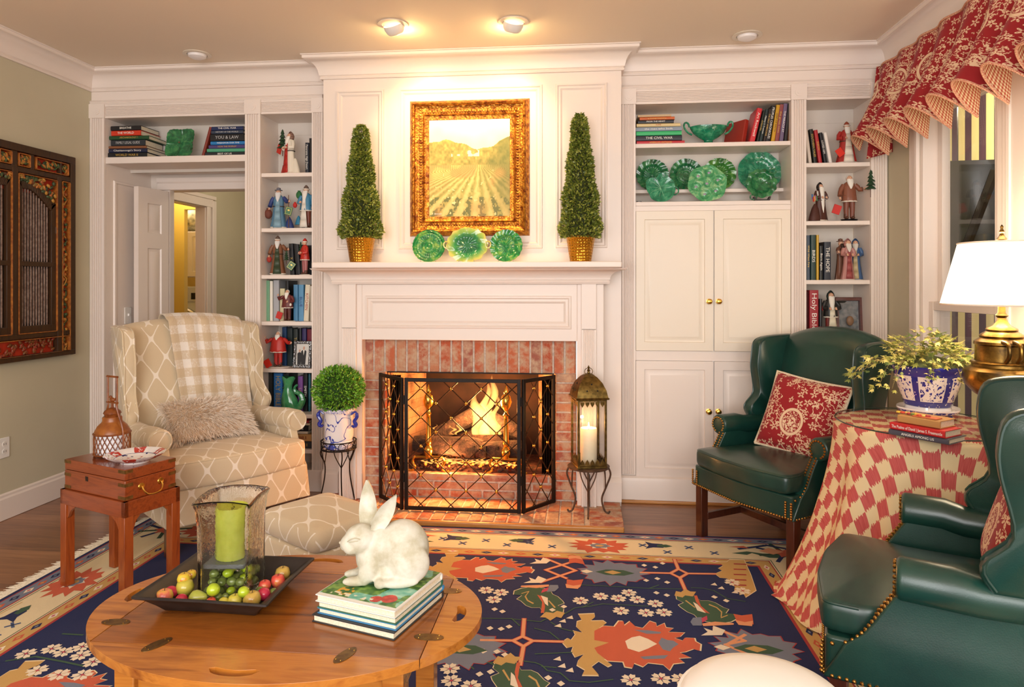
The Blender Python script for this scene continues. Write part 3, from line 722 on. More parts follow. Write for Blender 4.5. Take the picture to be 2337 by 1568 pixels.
for s_, u in ((-1, 978), (1, 1155)):
    ax = X_(u, 4.13); t = thing('andiron', 'brass andiron with flame finial, %s of the pair in the firebox' % ('left' if s_ < 0 else 'right'), 'andiron', (ax, 4.13, ozb), group='brass andirons')
    m = MB(); m.lathe([(.001, .09), (.02, .092), (.024, .11), (.03, .13), (.026, .15), (.014, .165), (.02, .175), (.022, .19), (.017, .21), (.012, .33), (.013, .35), (.02, .36), (.012, .37), (.01, .385)], 20); m.build('column', BRASS, t)
    m = MB(); m.lathe([(.01, .385), (.026, .41), (.032, .44), (.026, .475), (.012, .49), (.016, .5), (.01, .515), (.003, .54), (.001, .542)], 24, wob=lambda a, z: 1+.12*sin(4*a+z*60)); m.build('flame_finial', BRASS, t)
    m = MB(); m.prism([(-.075, .085), (.075, .085), (.085, .092), (.075, .1), (-.075, .1), (-.085, .092)], .03, 'XZ', -.015); m.build('crossbar', BRASS, t, 30, .003)
    for q in (-1, 1):
        m = MB(); m.tube(catmull([(q*.04, 0, .09), (q*.085, 0, .09), (q*.1, 0, .06), (q*.085, 0, .025), (q*.105, 0, .006), (q*.13, 0, .008)], 5), [.008]*20+[.007]*6); m.build('leg', BRASS, t)
    m = MB(); m.box((-.008, .01, .06), (.008, .25, .075)); m.box((-.008, .23, 0), (.008, .25, .06)); m.build('billet_bar', BLACKI, t)
# mesh curtain gathered at both sides
g = NG('mesh curtain'); CURT = g.done(lin('2B1D14'), .45, .7)
for s_, xx, lb_ in ((1, ox0+.015, 'left'), (-1, ox1-.015, 'right')):
    m = MB(); m.grid(lambda a, b: (xx+s_*a*.07, BK+.055+.012*sin(a*30), ozb+.004+(ozt-ozb-.03)*b), 24, 1)
    o = m.build('spark_curtain', CURT, None, 180, solid=.002, fix=False); tag(o, 'dark metal mesh spark curtain gathered at the %s side of the firebox' % lb_, 'spark curtain')
# ---- folding screen ----
scr = thing('fire_screen', 'three-panel black iron fireplace screen with diagonal lattice and brass balls', 'fireplace screen', (X_(1055, 3.84), 3.84, HZ))
def panel(p0, p1, ztop, a, rowh, off, nb):
    p0 = Vector((p0[0], p0[1], 0)); p1 = Vector((p1[0], p1[1], 0)); Wd = (p1-p0).length; ex = (p1-p0).normalized(); H = ztop-HZ-.004; z0 = HZ+.004
    T = Matrix(((ex.x, -ex.y, 0, p0.x), (ex.y, ex.x, 0, p0.y), (0, 0, 1, z0), (0, 0, 0, 1))); fwd = .022
    m = MB(); m.T = T
    for q in ((0, 0, fwd, H, 0), (Wd-fwd, 0, Wd, H, 0), (.001, .001, Wd-.001, fwd, .0007), (.001, H-fwd, Wd-.001, H-.001, .0007)): m.box((q[0], -.008+q[4], q[1]), (q[2], .008-q[4], q[3]))
    fr = m.build('panel_frame', BLACKI, scr, 30, .002, world=True)
    m = MB(); m.T = T; k = (a/2)/rowh
    zt_ = [H-.045-rowh*i for i in range(0, int(H/rowh)+2)]
    x_lo, x_hi, zl, zh = fwd, Wd-fwd, fwd, H-fwd
    segs = []
    for sgn in (1, -1):
        for i in range(-30, 31):
            xb = off+i*a
            # line x = xb + sgn*k*(z-zref)
            zr_ = H-.06-rowh
            zs = sorted([zl, zh]); pts = []
            za, zb = zl, zh
            def xz(zv): return xb+sgn*k*(zv-zr_)
            # clip on x
            for lim in (x_lo, x_hi):
                zc = zr_+(lim-xb)*sgn/k
            zA = zr_+(x_lo-xb)*sgn/k; zB = zr_+(x_hi-xb)*sgn/k; lo, hi = min(zA, zB), max(zA, zB)
            za, zb = max(zl, lo), min(zh, hi)
            if zb-za > .02: m.tube([(xz(za), 0, za), (xz(zb), 0, zb)], .0032, 6)
    m.build('lattice', mat('4A3424', .4, .8), fr, world=True)
    zr_ = H-.06-rowh; r_ = 0
    for j in range(-2, 14):
        zc = zr_-j*rowh
        if zc < fwd+.03 or zc > H-fwd-.02: continue
        for i in range(-12, 13):
            xc = off+(i+(.5 if j % 2 else 0))*a
            if fwd+.03 < xc < Wd-fwd-.03:
                m = MB(); m.T = T; m.ball((xc, 0, zc), .0095, 12, 8); m.build('brass_ball', BRASS, fr, world=True)
zt = Z_(1055, 864, 3.84)
pa, pb = (X_(923, 3.84), 3.84), (X_(1189, 3.84), 3.84)
panel(pa, pb, zt, .1765, .0835, .008, 1)
panel((X_(867, 4.05), 4.05), (X_(919, 3.835), 3.835), zt, .1, .0835, .03, 1)
panel((X_(1192, 3.835), 3.835), (X_(1266, 4.06), 4.06), zt, .12, .0835, .04, 1)
for q in (pa, pb):
    for z_ in (.2, .65):
        m = MB(); m.tube([(q[0]-.004 if q is pa else q[0]+.004, 3.832, z_), (q[0]-.004 if q is pa else q[0]+.004, 3.832, z_+.05)], .007); m.build('hinge', BLACKI, scr, world=True)
# ================= books =================
PAGE = mat('EADFC8', .8, 0, 'DCCFB4', 200)
TW, TG, TS = mat('F4F0E6', .6), mat('D9B45A', .4, .4), mat('BDBDBD', .5)
def book(t, h, d, col, loc, label, group=None, title=None, tcol=None, flat=False, lean=0, rz=0, rough=.42, tw=.7, band=None, name='book', ts=.5, cover2=None):
    B = thing(name, label, 'book', loc, rz, group); B.rotation_euler = (0, R(lean), rz)
    T = Matrix(((0, 0, 1, -h/2), (0, 1, 0, 0), (-1, 0, 0, t/2), (0, 0, 0, 1))) if flat else Matrix.Identity(4)
    c = min(.0025, t*.12)
    m = MB(); m.T = T
    m.prism([(-t/2, d), (-t/2, .004), (-t/2+.003, .0), (0, -.0015), (t/2-.003, .0), (t/2, .004), (t/2, d), (t/2-c, d), (t/2-c, .005), (-t/2+c, .005), (-t/2+c, d)], h, 'XY', 0)
    m.build('cover', mat(col, rough) if isinstance(col, str) else col, B, 30)
    m = MB(); m.T = T; m.box((-t/2+c+.0002, .005, .004), (t/2-c-.0002, d-.004, h-.004)); m.build('pages', PAGE, B, 0)
    if band:
        m = MB(); m.T = T
        for z0, z1 in band[1]: m.box((-t/2-.0003, -.002, h*z0), (t/2+.0003, .003, h*z1))
        m.build('spine_band', mat(band[0], .5), B, 0)
    if title:
        sz = t*ts*1.25; n = max(1, len(title)); wd = min(h*tw, n*sz*.62)
        if flat: text(title, sz, tcol or TW, B, (0, -.0022, t/2), (pi/2, 0, 0), wd)
        else: text(title, sz, tcol or TW, B, (0, -.0022, h*.53), (pi/2, pi/2, 0), wd)
    return B
def stack(rows, Y, zbase, d, grp, where):
    """rows bottom to top: (u0, u1, dv, colour, title, title material, words)"""
    z = zbase
    for u0, u1, dv, col, title, tc, words in rows:
        x0, x1 = X_(u0, Y), X_(u1, Y); dep = at((u0+u1)/2, 650, Y); dep = -sin(TH)*dep.x+cos(TH)*dep.y; t = dv*dep/FOC
        book(t*.96, x1-x0, d*random.uniform(.85, 1.05), col, ((x0+x1)/2, Y+random.uniform(0, .008), z), words+' '+where, grp, title, tc, True, rz=random.uniform(-.03, .03)); z += t
ZT = Z_(400, 356, YB)
stack([(245, 334, 12, '14161C', 'WORLD WAR II', TG, 'black book with gold WORLD WAR II title, bottom of'), (245, 334, 9.5, '1B2340', "Chattanooga's Story", TW, 'navy book with small white title, second from bottom of'),
       (247, 332, 6, '8A5A3C', None, None, 'thin brown book, third from bottom of'), (252, 330, 14, '2A3037', 'FAMILY LEGAL GUIDE', TS, 'thick slate book with framed grey title in'),
       (249, 338, 9, '1F4A2A', 'ARCHAEOLOGY !', TG, 'dark green book with yellow title in'), (253, 321, 12, 'D23A22', 'THE WORLD', TW, 'bright red book, second from top of'), (251, 321, 11, '1E1C20', 'BREATHE', TW, 'black book, topmost of')],
      YB+.02, ZT, .22, 'books stacked left above the doorway', 'the left pile above the doorway')
stack([(468, 558, 9, '20252A', 'BEST OF US', TW, 'dark book with pale title, bottom of'), (472, 561, 8, '4FA07A', None, None, 'sea green book, second from bottom of'), (475, 560, 8.5, '4A3E74', 'HOW THE WORLD?', TG, 'purple book with yellow lettering in'),
       (480, 560, 8, '2378B8', 'WISDOM IN OUR TIME', TW, 'bright blue book, middle of'), (480, 555, 17, '15161A', 'YOU & LAW', TS, 'thick black book in'), (481, 554, 8, '343E50', 'HISTORY OF THE WORLD', TS, 'grey blue book, second from top of'), (481, 554, 9, '1B2A55', 'THE CIVIL WAR', TW, 'navy book with white title, topmost of')],
      YB+.02, ZT, .2, 'books stacked right above the doorway', 'the right pile above the doorway')
p = at(462, 356, YB+.02); book(.018, .2, .15, '7E2F22', (p.x, p.y, ZT), 'dark red book leaning against the right pile above the doorway', None, None, lean=16)
ZR = CS
stack([(1453, 1563, 8, 'C2323A', 'AMERICAN ANTIQUES', TG, 'red book with gold title, bottom of'), (1452, 1557, 12.5, '23242F', 'THE CIVIL WAR', TW, 'charcoal book with large white title in'), (1452, 1556, 10, '35B56C', None, None, 'bright green book in'),
       (1451, 1556, 10, '8A97A6', 'the men who built', TW, 'grey blue glossy book in'), (1453, 1553, 7.5, 'DCC58E', 'ROME', mat('B8432A', .5), 'cream and red book in'), (1456, 1538, 8, '22242C', 'FROM THE HEART', TW, 'black book, third from top of'),
       (1460, 1540, 7, 'C9622A', 'a living history', TG, 'orange book, second from top of'), (1456, 1532, 5, 'D8BD96', None, None, 'cream paperback, topmost of')],
      YB+.015, ZR, .21, 'books stacked on the right top shelf', 'the stack left of the green footed bowl')
p = at(1697, 324, YB+.06); book(.03, .155, .16, '9E2F22', (p.x, p.y, ZR), 'dull red book showing its cover, right of the footed bowl', None, lean=12, rz=R(32))
x_ = X_(1716, YB+.03)
for i, (w_, h_, c_, tt, tc, lb_) in enumerate([(.034, .215, 'CB2A33', 'Art Rockwell', TW, 'tall bright red book, leftmost of the leaning row, top right shelf'), (.018, .2, '16211B', 'ADVENTURES', TG, 'slim black green book beside the tall red one'), (.022, .205, '152A2C', 'Henry S Truman', TW, 'dark teal book with white title in the leaning row'),
     (.02, .205, '2B1D15', 'THE FIRST AMERICANS', TG, 'dark brown book with gold title in the leaning row'), (.03, .225, '17161A', 'PEOPLES CHRONICLES', TW, 'thick black book left of the yellow one, top right shelf'), (.024, .23, 'C9981F', 'LEAP OF FAITH', mat('1E1A14', .5), 'yellow ochre book in the leaning row, top right shelf'),
     (.026, .232, '8C4444', 'the great ones', TG, 'dusty maroon book right of the yellow one, top right shelf'), (.026, .236, '6A5A78', 'THE MIRACLE AT', TW, 'grey purple book near the right end of the leaning row'), (.022, .236, '1D1517', None, None, 'near-black book, second from right end of the top right shelf'), (.02, .236, '6E4426', None, None, 'brown book at the right end of the top right shelf')]):
    book(w_*.93, h_, .17, c_, (x_, YB+.03, ZR), lb_, 'leaning books on the right top shelf', tt, tc, lean=(13-i*.9 if i < 9 else 3), tw=.85); x_ += w_*1.0
# ---- left column books ----
def uprow(rows, Y, z, d, grp):
    for u0, u1, hv, col, tt, tc, lb_, ln in rows:
        x0, x1 = X_(u0, Y), X_(u1, Y); w_ = x1-x0; dep = at(u0, 650, Y); dep = cos(TH)*dep.y-sin(TH)*dep.x
        book(w_*.94, hv*dep/FOC, d, col, ((x0+x1)/2-(hv*dep/FOC*sin(R(ln))/2), Y, z+(w_*.5*sin(R(abs(ln))))), lb_, grp, tt, tc, lean=ln, tw=.8, ts=.6)
L1, L2, L3, L4, L5, L6 = LS
uprow([(696, 705, 70, '1E222E', 'Panorama High Desert', TW, 'dark navy book at the right end of the left column top shelf', 0), (705, 715, 80, '1D1C1E', None, None, 'taller black book behind the pilaster, left column top shelf', 0)], YB+.03, L1, .15, None)
uprow([(660, 671, 72, '15151A', 'X', TG, 'tall black gilt-banded volume beside the brown-coated figurine', -3), (672, 684, 70, '17171C', None, None, 'black gilt volume, second from left behind the small red figurine', -4), (685, 698, 66, '17171C', None, None, 'black gilt volume, third of the matching set in the left column', 0), (699, 713, 68, '15161B', None, None, 'black gilt volume at the right end of the third shelf', 0)], YB+.1, L3, .13, 'black gilt volumes')
uprow([(596, 600, 92, 'B5441F', None, None, 'thin orange book at the far left of the fourth shelf', 0), (600, 606, 92, '191919', 'FEDERAL REPORT', TW, 'black white-lettered book at the left of the fourth shelf', 0), (606.5, 615, 92, '6FA07C', None, None, 'pale green book on the fourth shelf of the left column', 0), (615, 622, 91, 'EDE6D8', None, None, 'white slim book on the fourth shelf of the left column', 0), (623, 637, 93, 'A9ABB0', None, None, 'silver grey book on the fourth shelf of the left column', 0),
       (638, 650, 74, 'D8CFA6', None, None, 'cream book behind the maroon-suited figurine', 0), (651, 659, 92, '131316', None, None, 'black book behind the maroon-suited figurine', 0), (669, 680, 83, '4D84AC', None, None, 'left of two matching blue books on the fourth shelf', 0), (680.5, 693, 83, '5B94BC', 'BLUE', mat('33427F', .5), 'right of two matching blue books on the fourth shelf', 0), (694, 706, 83, 'E2D7BE', 'KITCHEN', mat('B03326', .5), 'cream cookbook with red pictures on its spine', 3), (707.5, 714, 80, 'D9CFC0', None, None, 'cream book at the right end of the fourth shelf', 0)],
      YB+.07, L4, .14, None)
uprow([(596, 612, 68, '2A3163', None, None, 'indigo book behind the red-suited figurine, fifth shelf', 0), (643, 654, 88, '1D3F66', None, None, 'dark blue book behind the red-suited figurine, fifth shelf', 0), (654.5, 668, 86, '1E2A2A', None, None, 'dark green book behind the silver photo frame', 0), (668.5, 680, 84, '2B3330', 'Tomorrow', TG, 'tall dark gold-lettered book behind the silver photo frame', 0), (681, 688, 86, '1B1D24', None, None, 'thin black book behind the silver photo frame', 0), (688.5, 699, 86, '372F62', None, None, 'purple book behind the silver photo frame', 0), (700, 713, 84, '7C2233', None, None, 'crimson book at the right end of the fifth shelf', 0)], YB+.15, L5, .09, None)
uprow([(602, 608, 88, '4A2320', None, None, 'thin oxblood book, leftmost on the green jug shelf', 0), (608.5, 622, 88, '2B2D2E', None, None, 'charcoal book left of the blue one on the jug shelf', 0), (623.5, 645, 86, '2F72B4', 'HOLY BIBLE', TG, 'wide bright blue book left of the green fish jug', 0), (646, 660, 86, '17181C', None, None, 'black book directly behind the green fish jug', 0), (679, 691, 80, '7E4B94', 'LANE', TG, 'purple book right behind the green fish jug handle', 0), (691.5, 702, 88, '18181B', 'SMITH', TW, 'black book right of the purple one on the jug shelf', 0), (703, 709, 86, '1F5E6B', None, None, 'teal book near the right end of the jug shelf', 0), (709.5, 714, 86, '7A5444', None, None, 'brown book at the right end of the jug shelf', 0)], YB+.1, L6, .14, None)
# bottom left stack behind the patterned chair
z6 = Z_(690, 1023, YB+.03)
shelf(lb, cx0, cx1, z6)
stack([(640, 712, 16, '3A3D40', 'WORLD WAR II', TG, 'dark grey WORLD WAR II book, bottom of'), (636, 710, 17, 'C69A62', 'WORLD WAR II', mat('8A2A22', .5), 'tan book with red WORLD WAR II title in'), (640, 702, 6, 'D9D0C0', None, None, 'thin pale book in'), (630, 703, 13, '1E1F24', 'ORDINARY TIME', TW, 'black ORDINARY TIME book in'), (640, 706, 6, 'D8CDB2', None, None, 'cream paperback, second from top of'), (636, 705, 6, 'A3202A', None, None, 'dark red book, topmost of')],
      YB+.02, z6, .2, 'books stacked at the bottom of the left column', 'the low stack behind the lattice armchair')
# ---- right column books ----
Q1, Q2, Q3, Q4 = RS
uprow([(1841, 1849, 80, 'D8C9B8', None, None, 'cream book, leftmost of five leaning on the right column top shelf', -7), (1852, 1861, 80, '1F2119', 'SOUTHERN TALES', TG, 'black gold-lettered book leaning on the right column top shelf', -7), (1863, 1872, 78, 'B02A2E', 'ENRON', TG, 'red book leaning among five on the right column top shelf', -8), (1875, 1883, 72, '1A1A1E', 'LOVED HIM', TW, 'slim black book leaning right of the red one', -9), (1886, 1894, 72, 'EAE2DA', None, None, 'white book, rightmost of five leaning books', -10)], YB+.04, Q1, .15, None)
uprow([(1841, 1849.5, 102, '3C4A5C', 'Wild West Fire', TG, 'blue grey book, leftmost on the third shelf of the right column', 0), (1850, 1863, 103, '1E3C38', 'BIRDS', TW, 'dark green BIRDS book on the third shelf', 0), (1863.5, 1869.5, 103, 'D0A52C', None, None, 'thin yellow book right of the BIRDS book', 0), (1870, 1879, 78, '17191B', 'Born Again', TW, 'black Born Again book on the third shelf', 0), (1880, 1897, 87, '262B38', 'THE HOPE', TW, 'wide dark slate book beside the three robed figures', 0)], YB+.04, Q3, .16, None)
uprow([(1841, 1846, 100, '4A1418', None, None, 'thin maroon book at the left of the fourth right shelf', 0), (1846.5, 1869, 104, 'A32430', 'Holy Bible', TW, 'thick red Holy Bible at the left of the fourth right shelf', 0), (1870, 1877, 84, '1A1B1F', None, None, 'black book between the red Bible and the dark figurine', 0)], YB+.05, Q4, .16, None)
p = at(1457, 459, YB+.05); t = thing('small_box', 'tiny black box in the left corner of the green plate shelf', 'box', (p.x+.003, YB+.05, CZ)); m = MB(); m.box((-.014, 0, 0), (.016, .03, .012)); m.build('body', mat('1C1B1D', .4), t, 30, .002)
m = MB(); m.box((-.008, -.0008, .003), (.01, .0, .008)); m.build('paper_label', TW, t, 0)

# ================= green majolica =================
def glaze(name, a, b, c_):
    g = NG(name); nz = g.noise(g.coord('Object'), 26, 4, .6, .6); n2 = g.vor(g.coord('Object'), 90)
    g.bump(g.m('ADD', nz, g.m('MULTIPLY', n2, .4)), .35, .006)
    return g.done(g.ramp(nz, [(.3, a), (.5, b), (.72, c_)]), .12, 0, Coat_Weight=.6)
GL1, GL2, GL3 = glaze('glaze1', '0F4527', '1E7043', '4F9A58'), glaze('glaze2', '0E5C43', '18845E', '5FB489'), glaze('glaze3', '12582C', '238A45', 'A2BF5A')
def disc(m, Ra, fn, nr=14, na=72, th=.004):
    """relief disc in the XZ plane facing -Y; Ra(a) outline, fn(t, a) relief towards the viewer"""
    for side in (0, 1):
        vs = [(0, -fn(0, 0)+side*th, 0)]; fs = []
        for i in range(1, nr+1):
            for j in range(na):
                a = 2*pi*j/na; t_ = i/nr; r_ = Ra(a)*t_; vs.append((r_*cos(a), -fn(t_, a)+side*th*(1 if i < nr else .3), r_*sin(a)))
        for j in range(na): fs.append((0, 1+j, 1+(j+1) % na))
        for i in range(nr-1):
            for j in range(na): o = 1+i*na; fs.append((o+j, o+(j+1) % na, o+na+(j+1) % na, o+na+j))
        m.add(vs, fs)
    return m
def gplate(label, u, v, Y, r, kind, mt, tilt=10, name='green_plate', sx=1, grp=None, zb=None):
    c = at(u, v, Y); zc = c.z if zb is None else zb+r*cos(R(tilt))
    t = thing(name, label, 'plate', (c.x, Y, zc-r), 0, grp)
    m = MB(); m.T = Matrix.Translation((0, 0, r)) @ Matrix.Rotation(R(-tilt), 4, 'X')
    well = lambda t_: -.014+.014*min(1, max(0, (t_-.5)/.18))**2*(1 if t_ < .68 else 1)+.006*max(0, t_-.68)/.32
    if kind == 'round': disc(m, lambda a: r*(1+.012*sin(24*a)), lambda t_, a: well(t_)+.002*sin(16*a)*(t_ > .6)+.0022*sin(40*t_)*(t_ < .6)*(t_ > .15))
    elif kind == 'ring': disc(m, lambda a: r*(1+.01*sin(30*a)), lambda t_, a: .004*t_+.0025*sin(2*pi*t_*6)+.002*sin(30*a)*(.3 < t_ < .75), 24, 120)
    elif kind == 'daisy': disc(m, lambda a: r*(1+.015*sin(18*a)), lambda t_, a: well(t_)+.003*sin(12*a+6*t_)*(t_ > .1), 18, 96)
    elif kind == 'scallop': disc(m, lambda a: r*(1+.035*abs(sin(4*a))), lambda t_, a: well(t_)+.0015*sin(20*a)*t_)
    elif kind == 'leaf': disc(m, lambda a: r*(1+.1*sin(a*5+.6)*(.5+.5*sin(a))-.16*max(0, cos(a-1.9))**30-.12*max(0, cos(a-.2))**30-.1*max(0, cos(a+2.6))**30), lambda t_, a: -.008+.014*t_*t_+.0025*abs(sin(a*4.5))*t_, 14, 96)
    elif kind == 'bowl': disc(m, lambda a: r*(1+.04*sin(11*a)), lambda t_, a: -.03+.03*min(1, (t_/.72)**4)+.002*sin(11*a)*(t_ > .7))
    elif kind == 'square': disc(m, lambda a: r*(1/max(abs(cos(a))**6+abs(sin(a))**6, .01)**(1/6.))*(1-.05*abs(cos(2*a))**8)*(1+.015*sin(28*a)), lambda t_, a: -.012+.018*t_**3+.003*max(0, 1-abs(sin(2*a))*9*t_), 16, 112)
    elif kind == 'oyster':
        ctr = [(0, 0, .2)]+[(.6*cos(q*pi/3+.3), .6*sin(q*pi/3+.3), .27) for q in range(6)]
        def f_(t_, a):
            x, y = t_*cos(a), t_*sin(a); h_ = .004
            for qx, qy, qr in ctr:
                d_ = math.hypot(x-qx, y-qy)/qr
                if d_ < 1: h_ = -.012*(1-d_**2)+.0015*sin(math.atan2(y-qy, x-qx)*14)*d_+.006*math.exp(-(d_*5)**2)+.004*d_**8
            return h_
        disc(m, lambda a: r*(1+.03*cos(6*(a-.3))), f_, 34, 144)
    m.build('dish', mt, t, 60)
    return t, m
PUR = mat('A58FA6', .2, 0, Coat_Weight=.5)
sq, _ = gplate('square dark green leaf dish on a stand above the doorway', 411, 316, YB+.1, .099, 'square', GL1, 12, 'leaf_dish', zb=ZT+.012)
m = MB(); m.box((-.035, -.02, -.011), (.035, .03, .002)); m.build('easel_foot', mat('8A5A24', .4), sq, 30, .003)
m = MB(); m.ball((0, -.012, .1), .004, 8, 6); m.build('red_dot', mat('A03A2E', .3), sq)
yl = YB+.2
for u, lb_, k_, mt in ((1489, 'round dark green plate behind the leaf dish, leftmost of the back row', 'daisy', GL1), (1566, 'round dark green plate in the middle of the back row', 'round', GL1), (1642, 'round mid green plate behind the oyster plate', 'daisy', glaze('glaze4', '1C5526', '3A8033', '6FA04C'))):
    gplate(lb_, u, 395, yl, .104, k_, mt, 7, grp='round green plates on the ledge', zb=LG)
gplate('large scalloped green charger behind the handled dish, right end', 1733, 398, yl, .132, 'scallop', GL2, 7, 'green_charger', zb=LG-.02)
lf, _ = gplate('bright green begonia leaf dish with small handle, front left', 1508, 422, YB+.06, .093, 'leaf', GL2, 12, 'leaf_dish', zb=CZ+.002)
m = MB(); m.tube([(lf.location.x*0+.085+.025*cos(a), .004, .075+.025*sin(a)) for a in [R(-110+220*i/10) for i in range(11)]], .004); m.build('handle', GL2, lf)
m = MB()
for i in range(7):
    a = R(110+i*30); m.tube([(.0-.02*0, -.004, .09), (.05*cos(a), -.009, .09+.05*sin(a)), (.075*cos(a+.1), -.014, .09+.075*sin(a+.1))], [.0015, .001, .0005], 5)
m.build('veins', mat('7FC79A', .3), lf)
oy, _ = gplate('round green oyster plate with six wells, front centre', 1614, 416, YB+.07, .119, 'oyster', glaze('glaze5', '2F8A54', '4FA56C', 'B2D6A0'), 11, 'oyster_plate', zb=CZ+.002)
for q in range(7):
    a = q*pi/3+.3; rr = 0 if q == 6 else .6*.119
    m = MB(); m.ball((rr*cos(a), -.0+.012+rr*sin(a)*.19+.0, .119+rr*sin(a)), (.011, .006, .008), 12, 8); m.build('pearl_boss', PUR, oy)
bo, _ = gplate('dark green handled bowl-shaped dish on black stand, front right', 1738, 408, YB+.05, .092, 'bowl', GL1, 10, 'handled_dish', zb=CZ+.022)
for s_ in (-1, 1):
    m = MB(); a0 = 48 if s_ > 0 else 180+60; m.tube([(.098*cos(R(a0))+.02*cos(b), -.004, .092+.098*sin(R(a0))+.016*sin(b)) for b in [2*pi*i/12 for i in range(13)]], .0045); m.build('handle', GL1, bo)
t = thing('plate_stand', 'black wooden stand under the dark green handled dish', 'plate stand', (bo.location.x, YB+.04, CZ))
m = MB(); m.prism([(-.05, .03), (-.04, .0), (.045, 0), (.055, .03), (.045, .03), (.036, .012), (-.03, .012), (-.04, .03)], .03, 'XZ', 0); m.build('frame', mat('1C1110', .4), t, 30, .002)
# footed bowl
p = at(1618, 325, YB+.08); t = thing('footed_bowl', 'teal green footed bowl with two looped handles between book rows', 'bowl', (p.x, YB+.1, CS))
s_ = 1.0
m = MB(); m.lathe([(.001, .004), (.058, .0), (.058, .006), (.05, .012), (.03, .02), (.026, .03), (.035, .036), (.06, .05), (.092, .075), (.112, .105), (.116, .118), (.11, .12), (.106, .108), (.086, .08), (.05, .056), (.001, .05)], 48, sy=.62, wob=lambda a, z: 1+(.012*sin(8*a) if z > .1 else 0)); m.build('bowl', GL2, t, 60)
for q in (-1, 1):
    m = MB(); m.tube(catmull([(q*.1, 0, .07), (q*.125, 0, .085), (q*.147, 0, .115), (q*.148, 0, .14), (q*.135, 0, .148), (q*.122, 0, .138), (q*.117, 0, .118)], 5), .006); m.build('handle', GL2, t)
# mantel plates
YM = 3.99
def wire(t, r):
    m = MB()
    for s_ in (-1, 1): m.tube(catmull([(s_*r*.45, -.02, .016), (s_*r*.45, -.018, .003), (s_*r*.45, .02, .002), (s_*r*.4, .06, .003)], 4), .0022, 6)
    m.tube([(-r*.45, .04, .003), (r*.45, .04, .003)], .0022, 6); m.build('wire_stand', mat('E6E0D2', .15, 0, Transmission_Weight=.6), t)
a, _ = gplate('green plate with concentric pattern at left of the mantel trio', 979, 556, YM, .1, 'ring', GL3, 10, grp='green plates on the mantel', zb=MZ+.003); wire(a, .1)
a, _ = gplate('green basket-pattern plate at right of the mantel trio', 1155, 556, YM, .098, 'daisy', GL3, 10, grp='green plates on the mantel', zb=MZ+.003); wire(a, .098)
c = at(1066, 552, YM-.03); pt = thing('oval_platter', 'large yellow-edged green leaf platter at the mantel centre', 'platter', (c.x, YM-.03, MZ))
g = NG('platter glaze'); xyz = g.xyz(g.coord('Object')); rr = g.m('SQRT', g.m('ADD', g.m('POWER', g.m('DIVIDE', xyz[0], .125), 2), g.m('POWER', g.m('DIVIDE', g.m('SUBTRACT', xyz[2], .105), .105), 2)))
nz = g.noise(g.coord('Object'), 20, 4); g.bump(nz, .5, .008)
PLM = g.done(g.ramp(g.m('ADD', rr, g.m('MULTIPLY', g.m('SUBTRACT', nz, .5), .5)), [(.4, '1E6B42'), (.62, '3E9455'), (.85, '9DB655'), (1, 'D2C468')]), .12, 0, Coat_Weight=.6)
m = MB(); m.T = Matrix.Translation((0, 0, .105)) @ Matrix.Rotation(R(-10), 4, 'X')
disc(m, lambda a: .103*(1+.2*abs(cos(a))**1.5)*(1+.03*sin(14*a)), lambda t_, a: -.014+.014*min(1, max(0, (t_-.45)/.2))**2+.003*sin(9*a+5*t_)*(t_ > .2), 18, 96); m.build('dish', PLM, pt, 60)
for q in (-1, 1):
    m = MB(); m.tube([(q*.125+.016*cos(b), .0, .105+.02*sin(b)) for b in [2*pi*i/14 for i in range(15)]], .004); m.build('twig_handle', PLM, pt)
wire(pt, .1)
# fish jug
p = at(665, 945, YB+.05); t = thing('fish_jug', 'glossy green fish-shaped jug with curled tail handle', 'jug', (p.x-.005, YB+.055, L6))
GJ = mat('2F7F4F', .14, 0, '4D9A63', 25, Coat_Weight=.5)
m = MB(); rings = []
for z_, cx_, rx, ry in ((.0, .0, .045, .034), (.008, .0, .05, .038), (.04, -.004, .06, .044), (.08, -.01, .055, .042), (.12, -.017, .042, .034), (.15, -.022, .03, .026), (.18, -.02, .028, .024), (.2, -.018, .034, .026), (.225, -.016, .046, .03)):
    rings.append([(cx_+rx*cos(a), ry*sin(a), z_+(.016*abs(sin(2*a)) if z_ > .21 else 0)) for a in [2*pi*k/32 for k in range(32)]])
m.loft(rings); m.build('body', GJ, t, 60)
m = MB(); m.tube(catmull([(.03, 0, .03), (.06, 0, .045), (.078, 0, .08), (.07, 0, .115), (.048, 0, .13), (.03, 0, .14), (.025, 0, .165), (.045, 0, .185)], 5), [.026]*6+[.022]*6+[.018]*6+[.015]*6+[.012]*5+[.008]*6+[.004]); m.build('tail_handle', GJ, t)
m = MB(); m.ball((-.045, -.02, .165), .006, 10, 8); m.build('eye', mat('20402C', .2), t)
